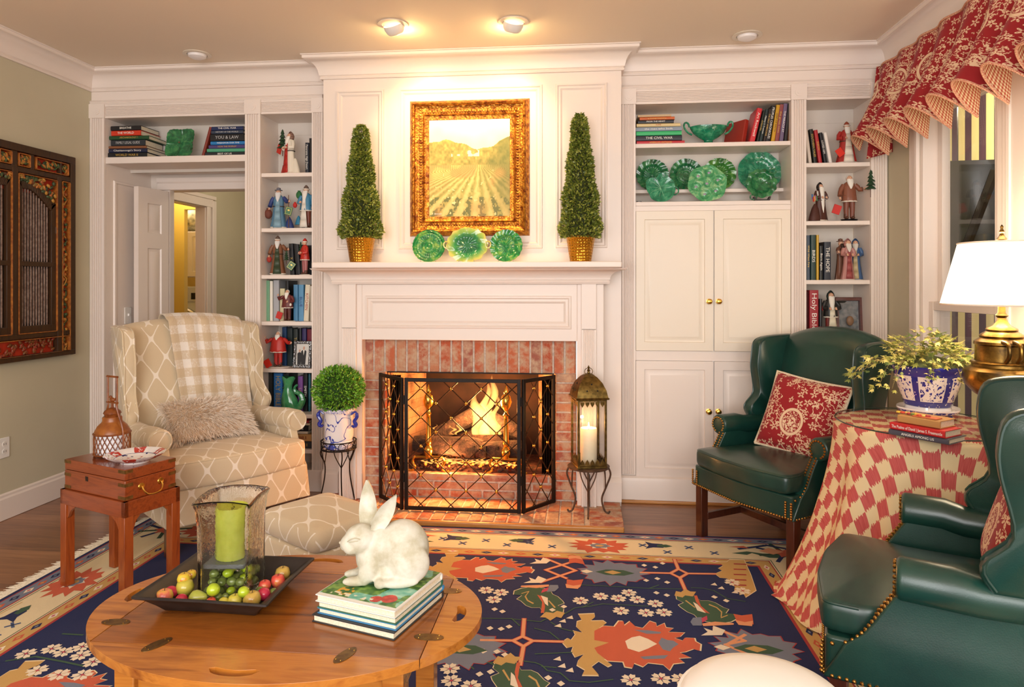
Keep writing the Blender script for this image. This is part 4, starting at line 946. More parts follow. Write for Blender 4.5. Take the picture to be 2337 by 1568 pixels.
# photo frames
p = at(691, 840, YB+.06); t = thing('photo_frame', 'silver beaded photo frame with a couple in evening dress', 'photo frame', (p.x-.003, YB+.05, L5))
fw, fh = .125, .178
g = NG('pewter'); nv = g.vor(g.coord('Object'), 95); g.bump(nv, .8, .005); PEW = g.done(g.ramp(nv, [(.1, '2A2C30'), (.6, '9A9C9F')]), .35, .8)
m = MB(); m.T = Matrix.Rotation(R(-8), 4, 'X'); rects(m, -fw/2, fw/2, 0, fh, [(0, -.01), (0, .0), (.004, .008), (.015, .009), (.019, .004), (.021, .001)], 0, cap=False); m.add([(-fw/2, .01, 0), (fw/2, .01, 0), (fw/2, .01, fh), (-fw/2, .01, fh)], [(0, 1, 2, 3)]); m.build('frame', PEW, t, 30)
m = MB(); m.T = Matrix.Rotation(R(-8), 4, 'X'); m.cur = 0
m.flat([(-.045, .0005, .02), (.045, .0005, .02), (.045, .0005, fh-.02), (-.045, .0005, fh-.02)])
def sil(m, cx_, z0, w_, h_, y, body, skin, mi_b, mi_s, shirt=None):
    m.cur = mi_b; m.flat([(cx_-w_*.4, y, z0), (cx_+w_*.4, y, z0), (cx_+w_*.5, y, z0+h_*.72), (cx_+w_*.2, y, z0+h_*.8), (cx_-w_*.2, y, z0+h_*.8), (cx_-w_*.5, y, z0+h_*.72)])
    if shirt is not None: m.cur = shirt; m.flat([(cx_, y-.0003, z0+h_*.5), (cx_+w_*.15, y-.0003, z0+h_*.8), (cx_-w_*.15, y-.0003, z0+h_*.8)])
    m.cur = mi_s; m.flat([(cx_+w_*.19*cos(a), y-.0002, z0+h_*.9+h_*.1*sin(a)) for a in [2*pi*i/10 for i in range(10)]])
sil(m, .008, .022, .036, .12, -.0002, None, None, 1, 2, 3); sil(m, -.02, .022, .03, .1, -.0006, None, None, 1, 2)
m.build('photo', [mat('D5D2CC', .4), mat('1D1C20', .5), mat('C99B84', .5), TW], t, 0, fix=False)
p = at(1943, 768, YB+.08); t = thing('shadow_box_frame', 'dark red wooden shadow box frame leaning behind the green armchair', 'frame', (p.x, YB+.1, Q4)); fw, fh = .165, .235
m = MB(); m.T = Matrix.Rotation(R(-5), 4, 'X'); rects(m, -fw/2, fw/2, 0, fh, [(0, -.03), (0, .0), (.003, .004), (.02, .004), (.022, -.02)], 0, cap=False); m.build('frame', wood('mahog', '4A1F17', '5E2A1E'), t, 30)
m = MB(); m.T = Matrix.Rotation(R(-5), 4, 'X'); m.add([(-.062, .018, .02), (.062, .018, .02), (.062, .018, fh-.02), (-.062, .018, fh-.02)], [(0, 1, 2, 3)]); m.build('picture', mat('5C6468', .2, 0, '8E8C8A', 28), t, 0)
m = MB(); m.ball((0, .0, .09), (.022, .012, .03), 12, 8); m.build('ornament', mat('8A6A50', .5), t)

# ================= painting =================
fr = thing('framed_painting', 'gold framed vineyard landscape painting hanging above the mantel', 'painting', (X_(1070, BR), BR-.001, Z_(1070, 540, BR-.04)))
px0, px1, pz0, pz1 = X_(934, BR-.03), X_(1208, BR-.03), Z_(1070, 538, BR-.03), Z_(1070, 226, BR-.03)
g = NG('gold leaf'); nz = g.noise(g.coord('Object'), 35, 5, .6); vz = g.vor(g.coord('Object'), 75)
g.bump(g.m('ADD', nz, vz), .5, .006); GOLD = g.done(g.ramp(nz, [(.35, '7A3A16'), (.5, 'B8762A'), (.65, 'D99E3E')]), .34, .75)
m = MB(); rects(m, px0, px1, pz0, pz1, [(0, 0), (0, .012), (.01, .03), (.016, .036), (.02, .05), (.028, .056), (.036, .05), (.04, .036), (.052, .03), (.058, .026), (.082, .018), (.09, .024), (.094, .018), (.1, .014), (.12, .012), (.123, .006)], BR-.001, cap=False); m.build('frame', GOLD, fr, 30, world=True)
m = MB()
for q in range(2):
    for k in range(46):
        z_ = pz0+.04+(pz1-pz0-.08)*k/45; x_ = (px0+.07, px1-.07)[q]; m.ball((x_, BR-.023, z_), (.012, .006, .008), 6, 4)
    for k in range(40):
        x_ = px0+.05+(px1-px0-.1)*k/39; z_ = (pz0+.07, pz1-.07)[q]; m.ball((x_, BR-.023, z_), (.008, .006, .012), 6, 4)
m.build('carved_ornament', GOLD, fr, 60, world=True)
def attr_mat():
    g = NG('painted'); a = g.new('ShaderNodeVertexColor', layer_name='paint'); g.bump(g.noise(g.coord('Object'), 120, 2), .3, .002); return g.done(a.outputs[0], .5)
def paint(o, cols):
    at_ = o.data.color_attributes.new('paint', 'BYTE_COLOR', 'CORNER')
    for p_ in o.data.polygons:
        c = cols[p_.index]
        for li in p_.loop_indices: at_.data[li].color_srgb = (c[0]/255, c[1]/255, c[2]/255, 1)
nx, nz_ = 130, 160; ix0, ix1, iz0, iz1 = px0+.12, px1-.12, pz0+.12, pz1-.12
m = MB(); m.grid(lambda a, b: (ix0+(ix1-ix0)*a, BR-.01, iz0+(iz1-iz0)*b), nx, nz_)
cols = []; rnd = random.Random(3)
def hsh(a, b): v_ = sin(a*12.9898+b*78.233)*43758.5453; return v_-math.floor(v_)
def vn(x, y):
    i, j = math.floor(x), math.floor(y); u_, v_ = x-i, y-j; u_ = u_*u_*(3-2*u_); v_ = v_*v_*(3-2*v_)
    return (hsh(i, j)*(1-u_)+hsh(i+1, j)*u_)*(1-v_)+(hsh(i, j+1)*(1-u_)+hsh(i+1, j+1)*u_)*v_
mixc = lambda a, b, t_: tuple(a[i]+(b[i]-a[i])*t_ for i in range(3))
for j in range(nz_):
    for i in range(nx):
        x, y = (i+.5)/nx, (j+.5)/nz_; n_ = vn(x*9, y*9); n3 = .6*vn(x*34+9, y*30)+.4*vn(x*60, y*55)
        tree = .74+.05*sin(x*5+1)+.09*max(0, x-.6)/.4+.04*(n_-.5)
        if y > tree: c = mixc((246, 242, 226), (236, 218, 172), max(0, 1-(y-tree)*4)*.6+.2*n_)
        elif y > .53:
            c = mixc((120, 118, 52), (215, 180, 96), n3)
            if .62 < y < .68 and .28 < x < .62 and vn(x*22, y*30+4) > .55: c = (240, 226, 196)
            c = mixc(c, (96, 104, 44), .6*max(0, min(1, (x-.55+.5*n_-.3)*2.5)))
        else:
            d_ = max(.06, .56-y); vx, = ((x-.62)/d_,); row = sin(vx*17+(n3-.5)*2.6)
            c = mixc((228, 198, 120), (146, 140, 62), (.5+.5*row)*(.45+.75*n3))
            if y < .2 and n3 > .45 and row > .2: c = mixc(c, (92, 96, 44), .75)
            if n3 > .82: c = (238, 214, 150)
            c = mixc(c, (198, 132, 72), .5*max(0, min(1, (n_-.45)*4*(1-y*5))))
            c = mixc(c, (104, 104, 44), .7*max(0, min(1, (x-.78+.25*n_)*6*(y+.2))))
        cols.append(c)
o = m.build('canvas', attr_mat(), fr, 0, world=True, fix=False); paint(o, cols)
text('T. Brennan', .014, TW, fr, (ix0+.05-fr.location.x, -.012, iz0+.018-fr.location.z), width=.06, name='signature')

# ================= topiaries =================
def leafmat(name, a, b, c_):
    g = NG(name); oi = g.new('ShaderNodeNewGeometry').outputs['Random Per Island']
    return g.done(g.ramp(oi, [(0, a), (.5, b), (1, c_)]), .42, 0, Subsurface_Weight=.0)
LFD = leafmat('boxwood dark', '4A5A1E', '72802C', 'B0B052'); LFB = leafmat('boxwood bright', '3A6614', '62A026', 'A0CA4E')
def leaves(m, pts, size, nl=1, rnd=random):
    """pts: (position, outward); small pointed folded leaves, each its own island"""
    for p_, n_ in pts:
        n_ = Vector(n_).normalized()
        d = (n_+Vector((rnd.uniform(-1, 1), rnd.uniform(-1, 1), rnd.uniform(-.8, 1.0)))*.8).normalized()
        s_ = d.cross(Vector((rnd.uniform(-1, 1), rnd.uniform(-1, 1), rnd.uniform(-1, 1)))).normalized(); L_ = size*rnd.uniform(.7, 1.3); w_ = L_*.27
        p_ = Vector(p_); m.add([p_, p_+d*L_*.5+s_*w_, p_+d*L_, p_+d*L_*.5-s_*w_], [(0, 1, 2, 3)])
HAM = NG('hammered gold'); hv = HAM.vor(HAM.coord('UV', (1, 1.0, 1)), 62, 'SMOOTH_F1', rnd=.25); HAM.bump(hv, .9, .012); HAM = HAM.done(lin('C78F2F'), .25, .95)
def topiary(label, u, ut, vtop, Y):
    c = at(u, 597, Y); dep = cos(TH)*Y-sin(TH)*c.x; k = dep/FOC
    t = thing('cone_topiary', label, 'topiary', (c.x, Y, MZ), group='cone topiaries on the mantel')
    m = MB(); hp = 58*k; m.lathe([(.001, .001), (24*k, .0), (33*k, hp), (34.5*k, hp+.003), (33*k, hp+.005), (31.5*k, hp-.01), (.001, hp-.012)], 48)
    n_ = 48
    m.build('pot', HAM, t, 50)
    H = (597-vtop)*k-hp; tx = (ut-u)*k; m = MB(); pts = []; rnd = random.Random(u)
    for i in range(9500):
        z_ = 1-math.sqrt(rnd.random()*.96+.0); z_ = rnd.random()**1.15
        rr = (50*k)*(1-z_*.78)*(1+.08*sin(z_*22+rnd.random()))*(.7+.3*math.sqrt(rnd.random())); 
        if z_ < .08: rr *= .8+2.5*z_
        if z_ > .97: rr *= .5
        a = rnd.uniform(0, 2*pi); cx_ = tx*z_
        pts.append(((cx_+rr*cos(a), rr*sin(a)*.92, hp-.005+H*z_*.985), (cos(a), sin(a), .35)))
    leaves(m, pts, .0185, rnd=rnd); m.build('foliage', LFD, t, 0, fix=False)
    m = MB(); m.lathe([(.001, 0), (34*k, .0), (29*k, H*.3), (19*k, H*.62), (8*k, H*.85), (.001, H*.92)], 16, c=(0, 0, hp-.004)); 
    for i, v_ in enumerate(m.v): m.v[i] = v_+Vector((tx*(v_.z-hp)/H, 0, 0))
    m.build('core', mat('2E3614', .9), t, 60)
topiary('cone boxwood topiary in hammered gold pot, left end of mantel', 823, 824, 279, 3.99)
topiary('taller cone boxwood topiary in hammered gold pot, right end of mantel', 1325, 1323, 254, 3.99)

# ================= blue and white pot on wire stand =================
dep = 4.02; r_ = (773-CX)/FOC*dep; c = cf(r_, dep); k = dep/FOC
zs_top = 1.34-(1022-650)*k
st = thing('plant_stand', 'black wire plant stand with scrollwork beside the hearth', 'plant stand', (c.x, c.y, 0))
m = MB()
for z_, rr in ((zs_top, .098), (zs_top-.002, .102), (zs_top+.0, .07)): m.tube([(rr*cos(a), rr*sin(a), z_) for a in [2*pi*i/32 for i in range(33)]], .0032, 6)
m.tube([(.103*cos(a), .103*sin(a), zs_top+.045) for a in [2*pi*i/32 for i in range(33)]], .0032, 6)
for i in range(12):
    a0 = i*pi/6; m.tube([(.102*cos(a0+.2*sin(b)), .102*sin(a0+.2*sin(b)), zs_top+.022+.02*cos(b)) for b in [2*pi*j/14 for j in range(15)]], .002, 5)
for i in range(4): a = i*pi/4; m.tube([(.1*cos(a), .1*sin(a), zs_top), (-.1*cos(a), -.1*sin(a), zs_top)], .0025, 5)
m.build('scroll_rim', BLACKI, st)
for i in range(3):
    a = R(-60+120*i); m = MB()
    m.tube(catmull([(.1*cos(a), .1*sin(a), zs_top), (.112*cos(a), .112*sin(a), zs_top-.04), (.085*cos(a), .085*sin(a), zs_top-.1), (.09*cos(a), .09*sin(a), zs_top-.2), (.13*cos(a), .13*sin(a), .003)], 5), .0042, 6)
    for q in (-.45, .45): m.tube(catmull([(.1*cos(a+q), .1*sin(a+q), zs_top), (.095*cos(a+q*.8), .095*sin(a+q*.8), zs_top-.035), (.086*cos(a), .086*sin(a), zs_top-.1)], 4), .003, 5)
    m.build('leg', BLACKI, st)
g = NG('blue vine porcelain'); cc = g.coord('UV'); nz = g.noise(cc, 11, 1, .4, .5); ln = g.m('LESS_THAN', g.m('ABSOLUTE', g.m('SUBTRACT', nz, .5)), .014)
vv = g.vor(g.coord('UV', (1, .6, 1)), 44); lf_ = g.m('MULTIPLY', g.m('LESS_THAN', vv, .3), g.m('LESS_THAN', g.m('ABSOLUTE', g.m('SUBTRACT', nz, .5)), .05)); z = g.xyz(g.coord('Object'))[2]
top_ = g.m('GREATER_THAN', z, .213); bot = g.m('LESS_THAN', z, .04); n4 = g.m('MULTIPLY', g.m('GREATER_THAN', g.noise(cc, 130, 2), .5), g.m('MAXIMUM', top_, bot))
msk = g.m('MAXIMUM', g.m('MAXIMUM', ln, lf_), g.m('MULTIPLY', n4, .6), clamp=True)
VINE = g.done(g.mix(msk, lin('F0EEF0'), lin('3E52B0')), .1, 0, Coat_Weight=.6)
pot = thing('porcelain_planter', 'cylindrical blue and white vine-pattern planter with scroll ears', 'planter', (c.x, c.y, zs_top+.0035))
m = MB(); prof = [(.001, 0), (.075, 0), (.084, .015), (.085, .035), (.078, .045), (.086, .06), (.086, .205), (.09, .21), (.097, .218), (.097, .235), (.09, .238), (.084, .225), (.001, .22)]
m.lathe(prof, 40, c=(0, 0, 0))
for i in range(len(m.v)): rr, jj = prof[i//40], i % 40; m.uv[i] = (jj/40*.54, rr[1]+.03)
m.build('body', VINE, pot, 50)
BLU = mat('27349A', .12, 0, Coat_Weight=.5)
for s_ in (-1, 1):
    m = MB(); m.tube(catmull([(s_*.084, -.02, .2), (s_*.108, -.02, .215), (s_*.118, -.02, .19), (s_*.102, -.02, .16), (s_*.112, -.02, .14), (s_*.1, -.02, .125), (s_*.088, -.02, .135)], 5), [.006]*8+[.011]*16+[.007]*7); m.build('scroll_ear', BLU, pot)
tp = thing('ball_topiary', 'round bright green boxwood ball in the blue and white planter', 'topiary', (c.x, c.y, zs_top+.224))
m = MB(); pts = []; rnd = random.Random(5)
for i in range(4200):
    d = Vector((rnd.gauss(0, 1), rnd.gauss(0, 1), rnd.gauss(0, 1))).normalized(); q = .146*rnd.uniform(.82, 1.02)
    if d.z < -.72: continue
    pts.append((Vector((d.x*q, d.y*q, d.z*q*.96+.118)), d))
leaves(m, pts, .018, rnd=rnd); m.build('foliage', LFB, tp, 0, fix=False)
m = MB(); m.ball((0, 0, .115), (.122, .122, .112), 20, 14); m.build('core', mat('23420F', .9), tp, 60)
m = MB(); m.tube([(0, 0, -.002), (0, 0, .02)], .01); m.build('stem', mat('4A3A22', .8), tp)

# ================= lantern on iron stand =================
c = cf(.438, 3.87); zt = .31
st = thing('lantern_stand', 'low rusty iron stand with curled legs under the lantern', 'plant stand', (c.x, c.y, HZ))
RUST = mat('4A3A30', .6, .5, '6E5240', 40)
zt_ = zt-HZ
m = MB(); m.lathe([(.001, zt_-.008), (.11, zt_-.008), (.118, zt_-.012), (.12, zt_-.004), (.112, zt_-.001), (.001, zt_-.001)], 36); m.build('top', RUST, st)
for i in range(4):
    a = R(-100+90*i+8); m = MB()
    m.tube(catmull([(.108*cos(a), .108*sin(a), zt_-.005), (.124*cos(a), .124*sin(a), zt_-.05), (.1*cos(a), .1*sin(a), zt_-.12), (.075*cos(a), .075*sin(a), zt_-.19), (.09*cos(a), .09*sin(a), .02), (.112*cos(a), .112*sin(a), .007), (.12*cos(a), .12*sin(a), .018)], 5), .0055, 8)
    for q in (-.5, .5): m.tube(catmull([(.1*cos(a+q), .1*sin(a+q), zt_-.01), (.1*cos(a+q*.7), .1*sin(a+q*.7), zt_-.06), (.095*cos(a), .095*sin(a), zt_-.13)], 4), .0035, 6)
    m.build('leg', RUST, st)
ln = thing('candle_lantern', 'tall antique brass lantern with domed top standing on iron stand', 'lantern', (c.x, c.y, zt), R(14))
m = MB(); q = .078; Hh = .385
for x_ in (-q, q):
    for y_ in (-q, q): m.box((x_-.006, y_-.006, .01), (x_+.006, y_+.006, Hh))
m.box((-q-.008, -q-.008, .0), (q+.008, q+.008, .012))
for z0 in (.012, Hh-.01):
    for s_ in (-1, 1): m.box((-q, s_*q-.005, z0), (q, s_*q+.005, z0+.01)); m.box((s_*q-.005, -q, z0), (s_*q+.005, q, z0+.01))
m.build('body_frame', ABRASS, ln, 30, .0015)
for up, zz_ in ((1, .022), (-1, Hh-.012)):
    m = MB()
    for s_ in (-1, 1):
        for ax in (0, 1):
            for i in range(5):
                cx_ = -q+.02+i*.029; tri = [(cx_-.013, zz_), (cx_+.013, zz_), (cx_+.011, zz_+up*.012), (cx_, zz_+up*.03), (cx_-.011, zz_+up*.012)]
                if ax == 0: m.prism(tri, .002, 'XZ', s_*(q+.005)-.001)
                else: m.prism(tri, .002, 'YZ', s_*(q+.005)-.001)
    m.build('pierced_gallery', ABRASS, ln, 30)
m = MB()
rings = []
for z_, w_ in ((Hh, .094), (Hh+.008, .096), (Hh+.012, .09), (Hh+.05, .082), (Hh+.09, .064), (Hh+.12, .04), (Hh+.137, .018), (Hh+.142, .004)):
    rings.append([(w_*sx_*(1 if k % 1 == 0 else 1), w_*sy_, z_) for k, (sx_, sy_) in enumerate(((-1, -1), (0, -1.03), (1, -1), (1.03, 0), (1, 1), (0, 1.03), (-1, 1), (-1.03, 0)))])
m.loft(rings); m.build('domed_roof', ABRASS, ln, 28)
m = MB()
for s_, (ax) in ((-1, 0), (1, 0), (-1, 1), (1, 1)):
    for (a_, b_) in ((-.03, .05), (.03, .05), (0, .085), (.0, .035)):
        z_ = Hh+b_; w_ = .0835 if b_ < .06 else .068
        p_ = (a_, s_*w_*1.0, z_) if ax == 0 else (s_*w_, a_, z_); m.ball(p_, (.005, .005, .005), 8, 6)
m.build('vent_hole', mat('15100A', .8), ln)
m = MB(); m.lathe([(.001, Hh+.14), (.008, Hh+.142), (.006, Hh+.15), (.01, Hh+.156), (.004, Hh+.165), (.007, Hh+.172), (.001, Hh+.185)], 14); m.build('finial', ABRASS, ln)
m = MB(); m.tube([(.024*cos(a), 0, Hh+.15+.02*sin(a)) for a in [2*pi*i/20 for i in range(21)]], .0018, 6); m.build('hanging_ring', ABRASS, ln)
for s_ in (-1, 1):
    m = MB(); m.box((-q+.006, s_*q-.001, .022), (q-.006, s_*q+.001, Hh-.012)); m.build('glass_pane', PANE, ln, 0)
    m = MB(); m.box((s_*q-.001, -q+.006, .022), (s_*q+.001, q-.006, Hh-.012)); m.build('glass_pane', PANE, ln, 0)
g = NG('lit wax'); z = g.xyz(g.coord('Generated'))[2]; WAXL = g.done(lin('EADFC2'), .5, 0, Emission_Color=lin('FFC173'), Emission_Strength=g.m('MULTIPLY', g.m('POWER', z, 4), .7))
cd = thing('pillar_candle', 'lit cream pillar candle inside the brass lantern', 'candle', (c.x, c.y, zt+.0125))
m = MB(); m.lathe([(.001, 0), (.046, 0), (.047, .004), (.047, .195), (.045, .2), (.041, .198), (.036, .186), (.001, .182)], 32); m.build('wax', WAXL, cd, 50)
m = MB(); m.tube([(0, 0, .18), (.001, 0, .2)], .0015, 6); m.build('wick', BLACKI, cd)
m = MB(); m.lathe([(.001, .196), (.005, .203), (.006, .209), (.003, .221), (.0005, .232)], 12); m.build('flame', emis('FFDf90', 12), cd, 60)
lamp('candle_light', 'POINT', (c.x, c.y, zt+.245), .5, (1, .6, .25), .01)
# ================= robed figurines =================
SKIN = mat('D9A88A', .5); FUR = mat('E9DFD0', .8, 0, 'CFC3B2', 90, .5); BOOT = mat('5A3524', .5); TREEG = mat('2C4A30', .6)
def figurine(label, u, v, hpx, Y, zs, robe='8C2B22', inner=None, beard='EDE8DE', hat=('hood', '8C2B22'), legs=None, arms=((-1, 'down'), (1, 'front')), props=(), yaw=0, fat=1.0, trim=True, base=None, sleeve=None, name='figurine', beardlen=1.0, grp=None):
    c = at(u, v, Y); dep = cos(TH)*Y-sin(TH)*c.x; H = hpx*dep/FOC; t = thing(name, label, 'figurine', (c.x, Y, zs), R(yaw), grp)
    z0 = 0
    RM = mat(robe, .45, 0, None, 30, .25); b0 = .0
    if base:
        m = MB(); m.lathe([(.001, 0), (.17*H, 0), (.18*H, .012*H), (.15*H, .03*H), (.17*H, .045*H), (.16*H, .05*H), (.001, .05*H)], 24, sy=.7); m.build('base', mat(base, .3), t, 40); b0 = .05
    else:
        m = MB(); m.lathe([(.001, 0), (.2*H*fat, 0), (.19*H*fat, .018*H), (.001, .02*H)], 20, sy=.65, wob=lambda a, z: 1+.08*sin(5*a)); m.build('base', mat('DCD3C6', .6), t, 40); b0 = .018
    def el(m, secs, n=28, fold=0, cx_=0):
        rings = []
        for z_, rx, ry, ox in secs:
            rings.append([((ox+rx*fat*cos(a)*(1+fold*(1-z_)*sin(9*a+1)))*H, ry*fat*sin(a)*(1+fold*(1-z_)*sin(9*a+1))*H, z_*H) for a in [2*pi*k/n for k in range(n)]])
        m.loft(rings)
    if legs:
        for s_ in (-1, 1):
            m = MB(); m.tube([(s_*.055*H, 0, (b0+.04)*H), (s_*.06*H, 0, (b0+.2)*H), (s_*.05*H, 0, (b0+.42)*H)], [.045*H, .05*H, .065*H], 12); m.build('trouser_leg', mat(legs, .5), t, 60)
            m = MB(); m.ball((s_*.06*H, -.025*H, (b0+.03)*H), (.042*H, .07*H, .03*H), 12, 8); m.tube([(s_*.06*H, 0, (b0+.03)*H), (s_*.06*H, 0, (b0+.11)*H)], .046*H, 12); m.build('boot', BOOT, t, 60)
        secs = [(.4, .14, .11, 0), (.42, .15, .12, 0), (.5, .14, .11, 0), (.6, .13, .1, 0), (.7, .12, .085, 0), (.78, .1, .07, 0), (.82, .045, .04, 0)]
    else: secs = [(b0, .19, .13, 0), (b0+.02, .19, .13, 0), (.2, .16, .115, 0), (.4, .13, .1, 0), (.52, .12, .09, 0), (.64, .125, .085, 0), (.74, .11, .07, 0), (.79, .08, .06, 0), (.82, .04, .04, 0)]
    m = MB(); el(m, secs, fold=.07); m.build('robe', RM, t, 60)
    if inner:
        m = MB()
        rings = []
        for z_, w_, y_ in ((b0+.01, .1, -.137), (.2, .08, -.122), (.4, .06, -.107), (.55, .05, -.098), (.7, .035, -.083)):
            rings.append([((x_)*H*fat, (y_*math.sqrt(max(.05, 1-(x_/.19)**2)))*H*fat-.002, z_*H) for x_ in (-w_, -w_/2, 0, w_/2, w_)])
        for i in range(4):
            m.add(rings[i]+rings[i+1], [(j, j+1, 6+j, 5+j) for j in range(4)])
        m.build('inner_garment', mat(inner, .5), t, 60, solid=.004)
    if trim:
        m = MB(); zz = .41 if legs else b0+.015; rx, ry = (.142, .112) if legs else (.19, .13)
        m.tube([((rx*fat*cos(a))*H, ry*fat*sin(a)*H, zz*H) for a in [2*pi*k/24 for k in range(25)]], .016*H, 6); m.build('fur_trim', FUR, t, 60)
        m = MB(); m.tube([((.128*fat*cos(a))*H, .094*fat*sin(a)*H, .53*H) for a in [2*pi*k/20 for k in range(21)]], .011*H, 6); m.build('belt', mat('3A2A1E', .4), t, 60)
    SL = mat(sleeve, .5) if sleeve else RM
    for s_, pose in arms:
        sh = Vector((s_*.11*fat, 0, .75))
        if pose == 'down': el_, ha = Vector((s_*.18*fat, -.01, .6)), Vector((s_*.2*fat, -.06, .48))
        elif pose == 'front': el_, ha = Vector((s_*.17*fat, -.03, .6)), Vector((s_*.06, -.14, .6))
        elif pose == 'out': el_, ha = Vector((s_*.19*fat, -.03, .65)), Vector((s_*.27*fat, -.08, .66))
        else: el_, ha = Vector((s_*.2*fat, -.04, .66)), Vector((s_*.22*fat, -.08, .8))
        m = MB(); m.tube([sh*H, ((sh+el_)/2+Vector((s_*.01, 0, 0)))*H, el_*H, (el_*.4+ha*.6)*H], [.045*H, .048*H, .045*H, .05*H], 12); ar = m.build('arm', SL, t, 60)
        m = MB(); m.ball(ha*H, (.024*H, .026*H, .028*H), 10, 8); 
        for k in range(4): m.tube([(ha+Vector(((k-1.5)*.01, -.01, -.01)))*H, (ha+Vector(((k-1.5)*.012, -.03, -.03)))*H], .006*H, 5)
        m.build('hand', SKIN, ar, 60)
    hz_ = .87; m = MB(); m.ball((0, -.01*H, hz_*H), (.058*H, .06*H, .07*H), 16, 12); m.ball((0, -.072*H, (hz_-.005)*H), (.011*H, .014*H, .014*H), 8, 6); hd = m.build('head', SKIN, t, 60)
    for s_ in (-1, 1): m = MB(); m.ball((s_*.022*H, -.063*H, (hz_+.014)*H), (.006*H, .004*H, .005*H), 8, 6); m.build('eye', mat('2A2220', .3), hd)
    if beard:
        m = MB(); rings = []
        for z_, rx, ry, oy in ((hz_-.005, .056, .03, -.045), (hz_-.04, .066, .045, -.05), (hz_-.09*beardlen, .058, .04, -.07), (hz_-.15*beardlen, .04, .025, -.09), (hz_-.21*beardlen, .012, .01, -.1)):
            rings.append([(rx*cos(a)*H*(1+.08*sin(7*a+z_*40)), (oy+ry*sin(a))*H, z_*H) for a in [2*pi*k/20 for k in range(20)]])
        m.loft(rings); m.build('beard', mat(beard, .8, 0, None, 60, .5), t, 60)
        m = MB()
        for s_ in (-1, 1): m.tube([(s_*.004*H, -.078*H, (hz_-.02)*H), (s_*.035*H, -.068*H, (hz_-.03)*H)], [.009*H, .004*H], 8)
        m.build('moustache', mat(beard, .8, 0, None, 60, .5), hd, 60)
    if hat[0] == 'none':
        m = MB(); m.ball((0, .012*H, (hz_+.014)*H), (.063*H, .06*H, .068*H), 16, 10); m.build('hair', mat(hat[1], .8, 0, None, 60, .5), hd, 60)
    kind, hc_ = hat; HM = mat(hc_, .55); m = MB()
    if kind == 'hood':
        rings = []
        for z_, r_, oy in ((hz_-.07, .075, .012), (hz_, .082, .02), (hz_+.05, .07, .018), (hz_+.09, .042, .014), (hz_+.12, .012, .01)): rings.append([(r_*cos(a)*H, (oy+r_*sin(a)*.9)*H, z_*H) for a in [R(-40+260*k/15) for k in range(16)]])
        for i in range(4): m.add(rings[i]+rings[i+1], [(j, j+1, 17+j, 16+j) for j in range(15)])
        m.build('hood', HM, t, 60, solid=.006*H)
    elif kind == 'cap':
        m.lathe([(.062, .01), (.066, .03), (.05, .075), (.022, .11), (.004, .12)], 16, c=(0, 0, (hz_+.01)*H)); m.v = [Vector((p.x*(H if 1 else 1), p.y*H, (hz_+.01)*H+(p.z-(hz_+.01)*H)*H)) for p in m.v]; h_ = m.build('hat', HM, t, 60)
        m = MB(); m.tube([(.064*cos(a)*H, .064*sin(a)*H, (hz_+.03)*H) for a in [2*pi*k/16 for k in range(17)]], .016*H, 6); m.build('hat_brim', FUR, h_, 60)
    elif kind == 'brim':
        m.lathe([(.001, .02), (.09, .025), (.092, .035), (.05, .045), (.048, .085), (.001, .1)], 18); m.v = [Vector((p.x*H, p.y*H, (hz_+.02+p.z)*H)) for p in m.v]; m.build('hat', HM, t, 40)
    for pr in props:
        k, x, y, z = pr[:4]; X, Yp, Zp = x*H, y*H, z*H; s_ = (pr[4] if len(pr) > 4 else 1)*H; cl = pr[5] if len(pr) > 5 else None; m = MB()
        if k == 'tree':
            for q in range(5): zq = q*.055*s_; m.lathe([(.001, zq), ((.075-q*.012)*s_, zq), ((.03-.004*q)*s_, zq+.045*s_), (.001, zq+.07*s_)], 11, wob=lambda a, z_: 1+.25*sin(5*a+z_*99))
            for i, p in enumerate(m.v): m.v[i] = p+Vector((X, Yp, Zp))
            tr_ = m.build('small_tree', TREEG, t, 30); m = MB(); m.tube([(X, Yp, Zp-.12*s_), (X, Yp, Zp)], .009*H, 6); m.build('trunk', BOOT, tr_)
        elif k == 'card':
            m.T = Matrix.Translation((X, Yp, Zp)) @ Matrix.Rotation(R(pr[6] if len(pr) > 6 else 25), 4, 'Y'); m.box((-.07*s_, -.006*s_, -.085*s_), (.07*s_, .012*s_, .085*s_)); cb_ = m.build('small_box' if cl == '2E6B34' else 'red_card', mat(cl or 'CB2A20', .4), t, 30, .001)
            if cl == '2E6B34':
                m = MB(); m.T = Matrix.Translation((X, Yp-.008*s_, Zp)) @ Matrix.Rotation(R(pr[6]), 4, 'Y')
                for a_, b_ in (((-.055, -.07), (.055, -.066)), ((-.055, .066), (.055, .07)), ((-.055, -.07), (-.051, .07)), ((.051, -.07), (.055, .07))): m.box((a_[0]*s_, -.001, a_[1]*s_), (b_[0]*s_, .001, b_[1]*s_))
                m.box((-.02*s_, -.001, .0), (.02*s_, .001, .03*s_)); m.build('gold_edge', TG, cb_, 0)
        elif k == 'sack': m.ball((X, Yp, Zp), (.07*s_, .06*s_, .09*s_), 14, 10); m.lathe([(.02*s_, 0), (.035*s_, .03*s_)], 10, c=(X, Yp, Zp+.07*s_), cap=False); m.build('sack', mat(cl or '7A4A2C', .7, 0, None, 40, .4), t, 60)
        elif k == 'staff': m.tube([(X, Yp, .03*H), (X, Yp, Zp)], .009*H, 6); m.build('staff', mat('6A4526', .6), t)
        elif k == 'dish': m.lathe([(.001, 0), (.06*s_, .005*s_), (.1*s_, .04*s_), (.001, .035*s_)], 16, c=(X, Yp, Zp)); m.build('dish', mat('3A3A34', .4), t)
        elif k == 'train':
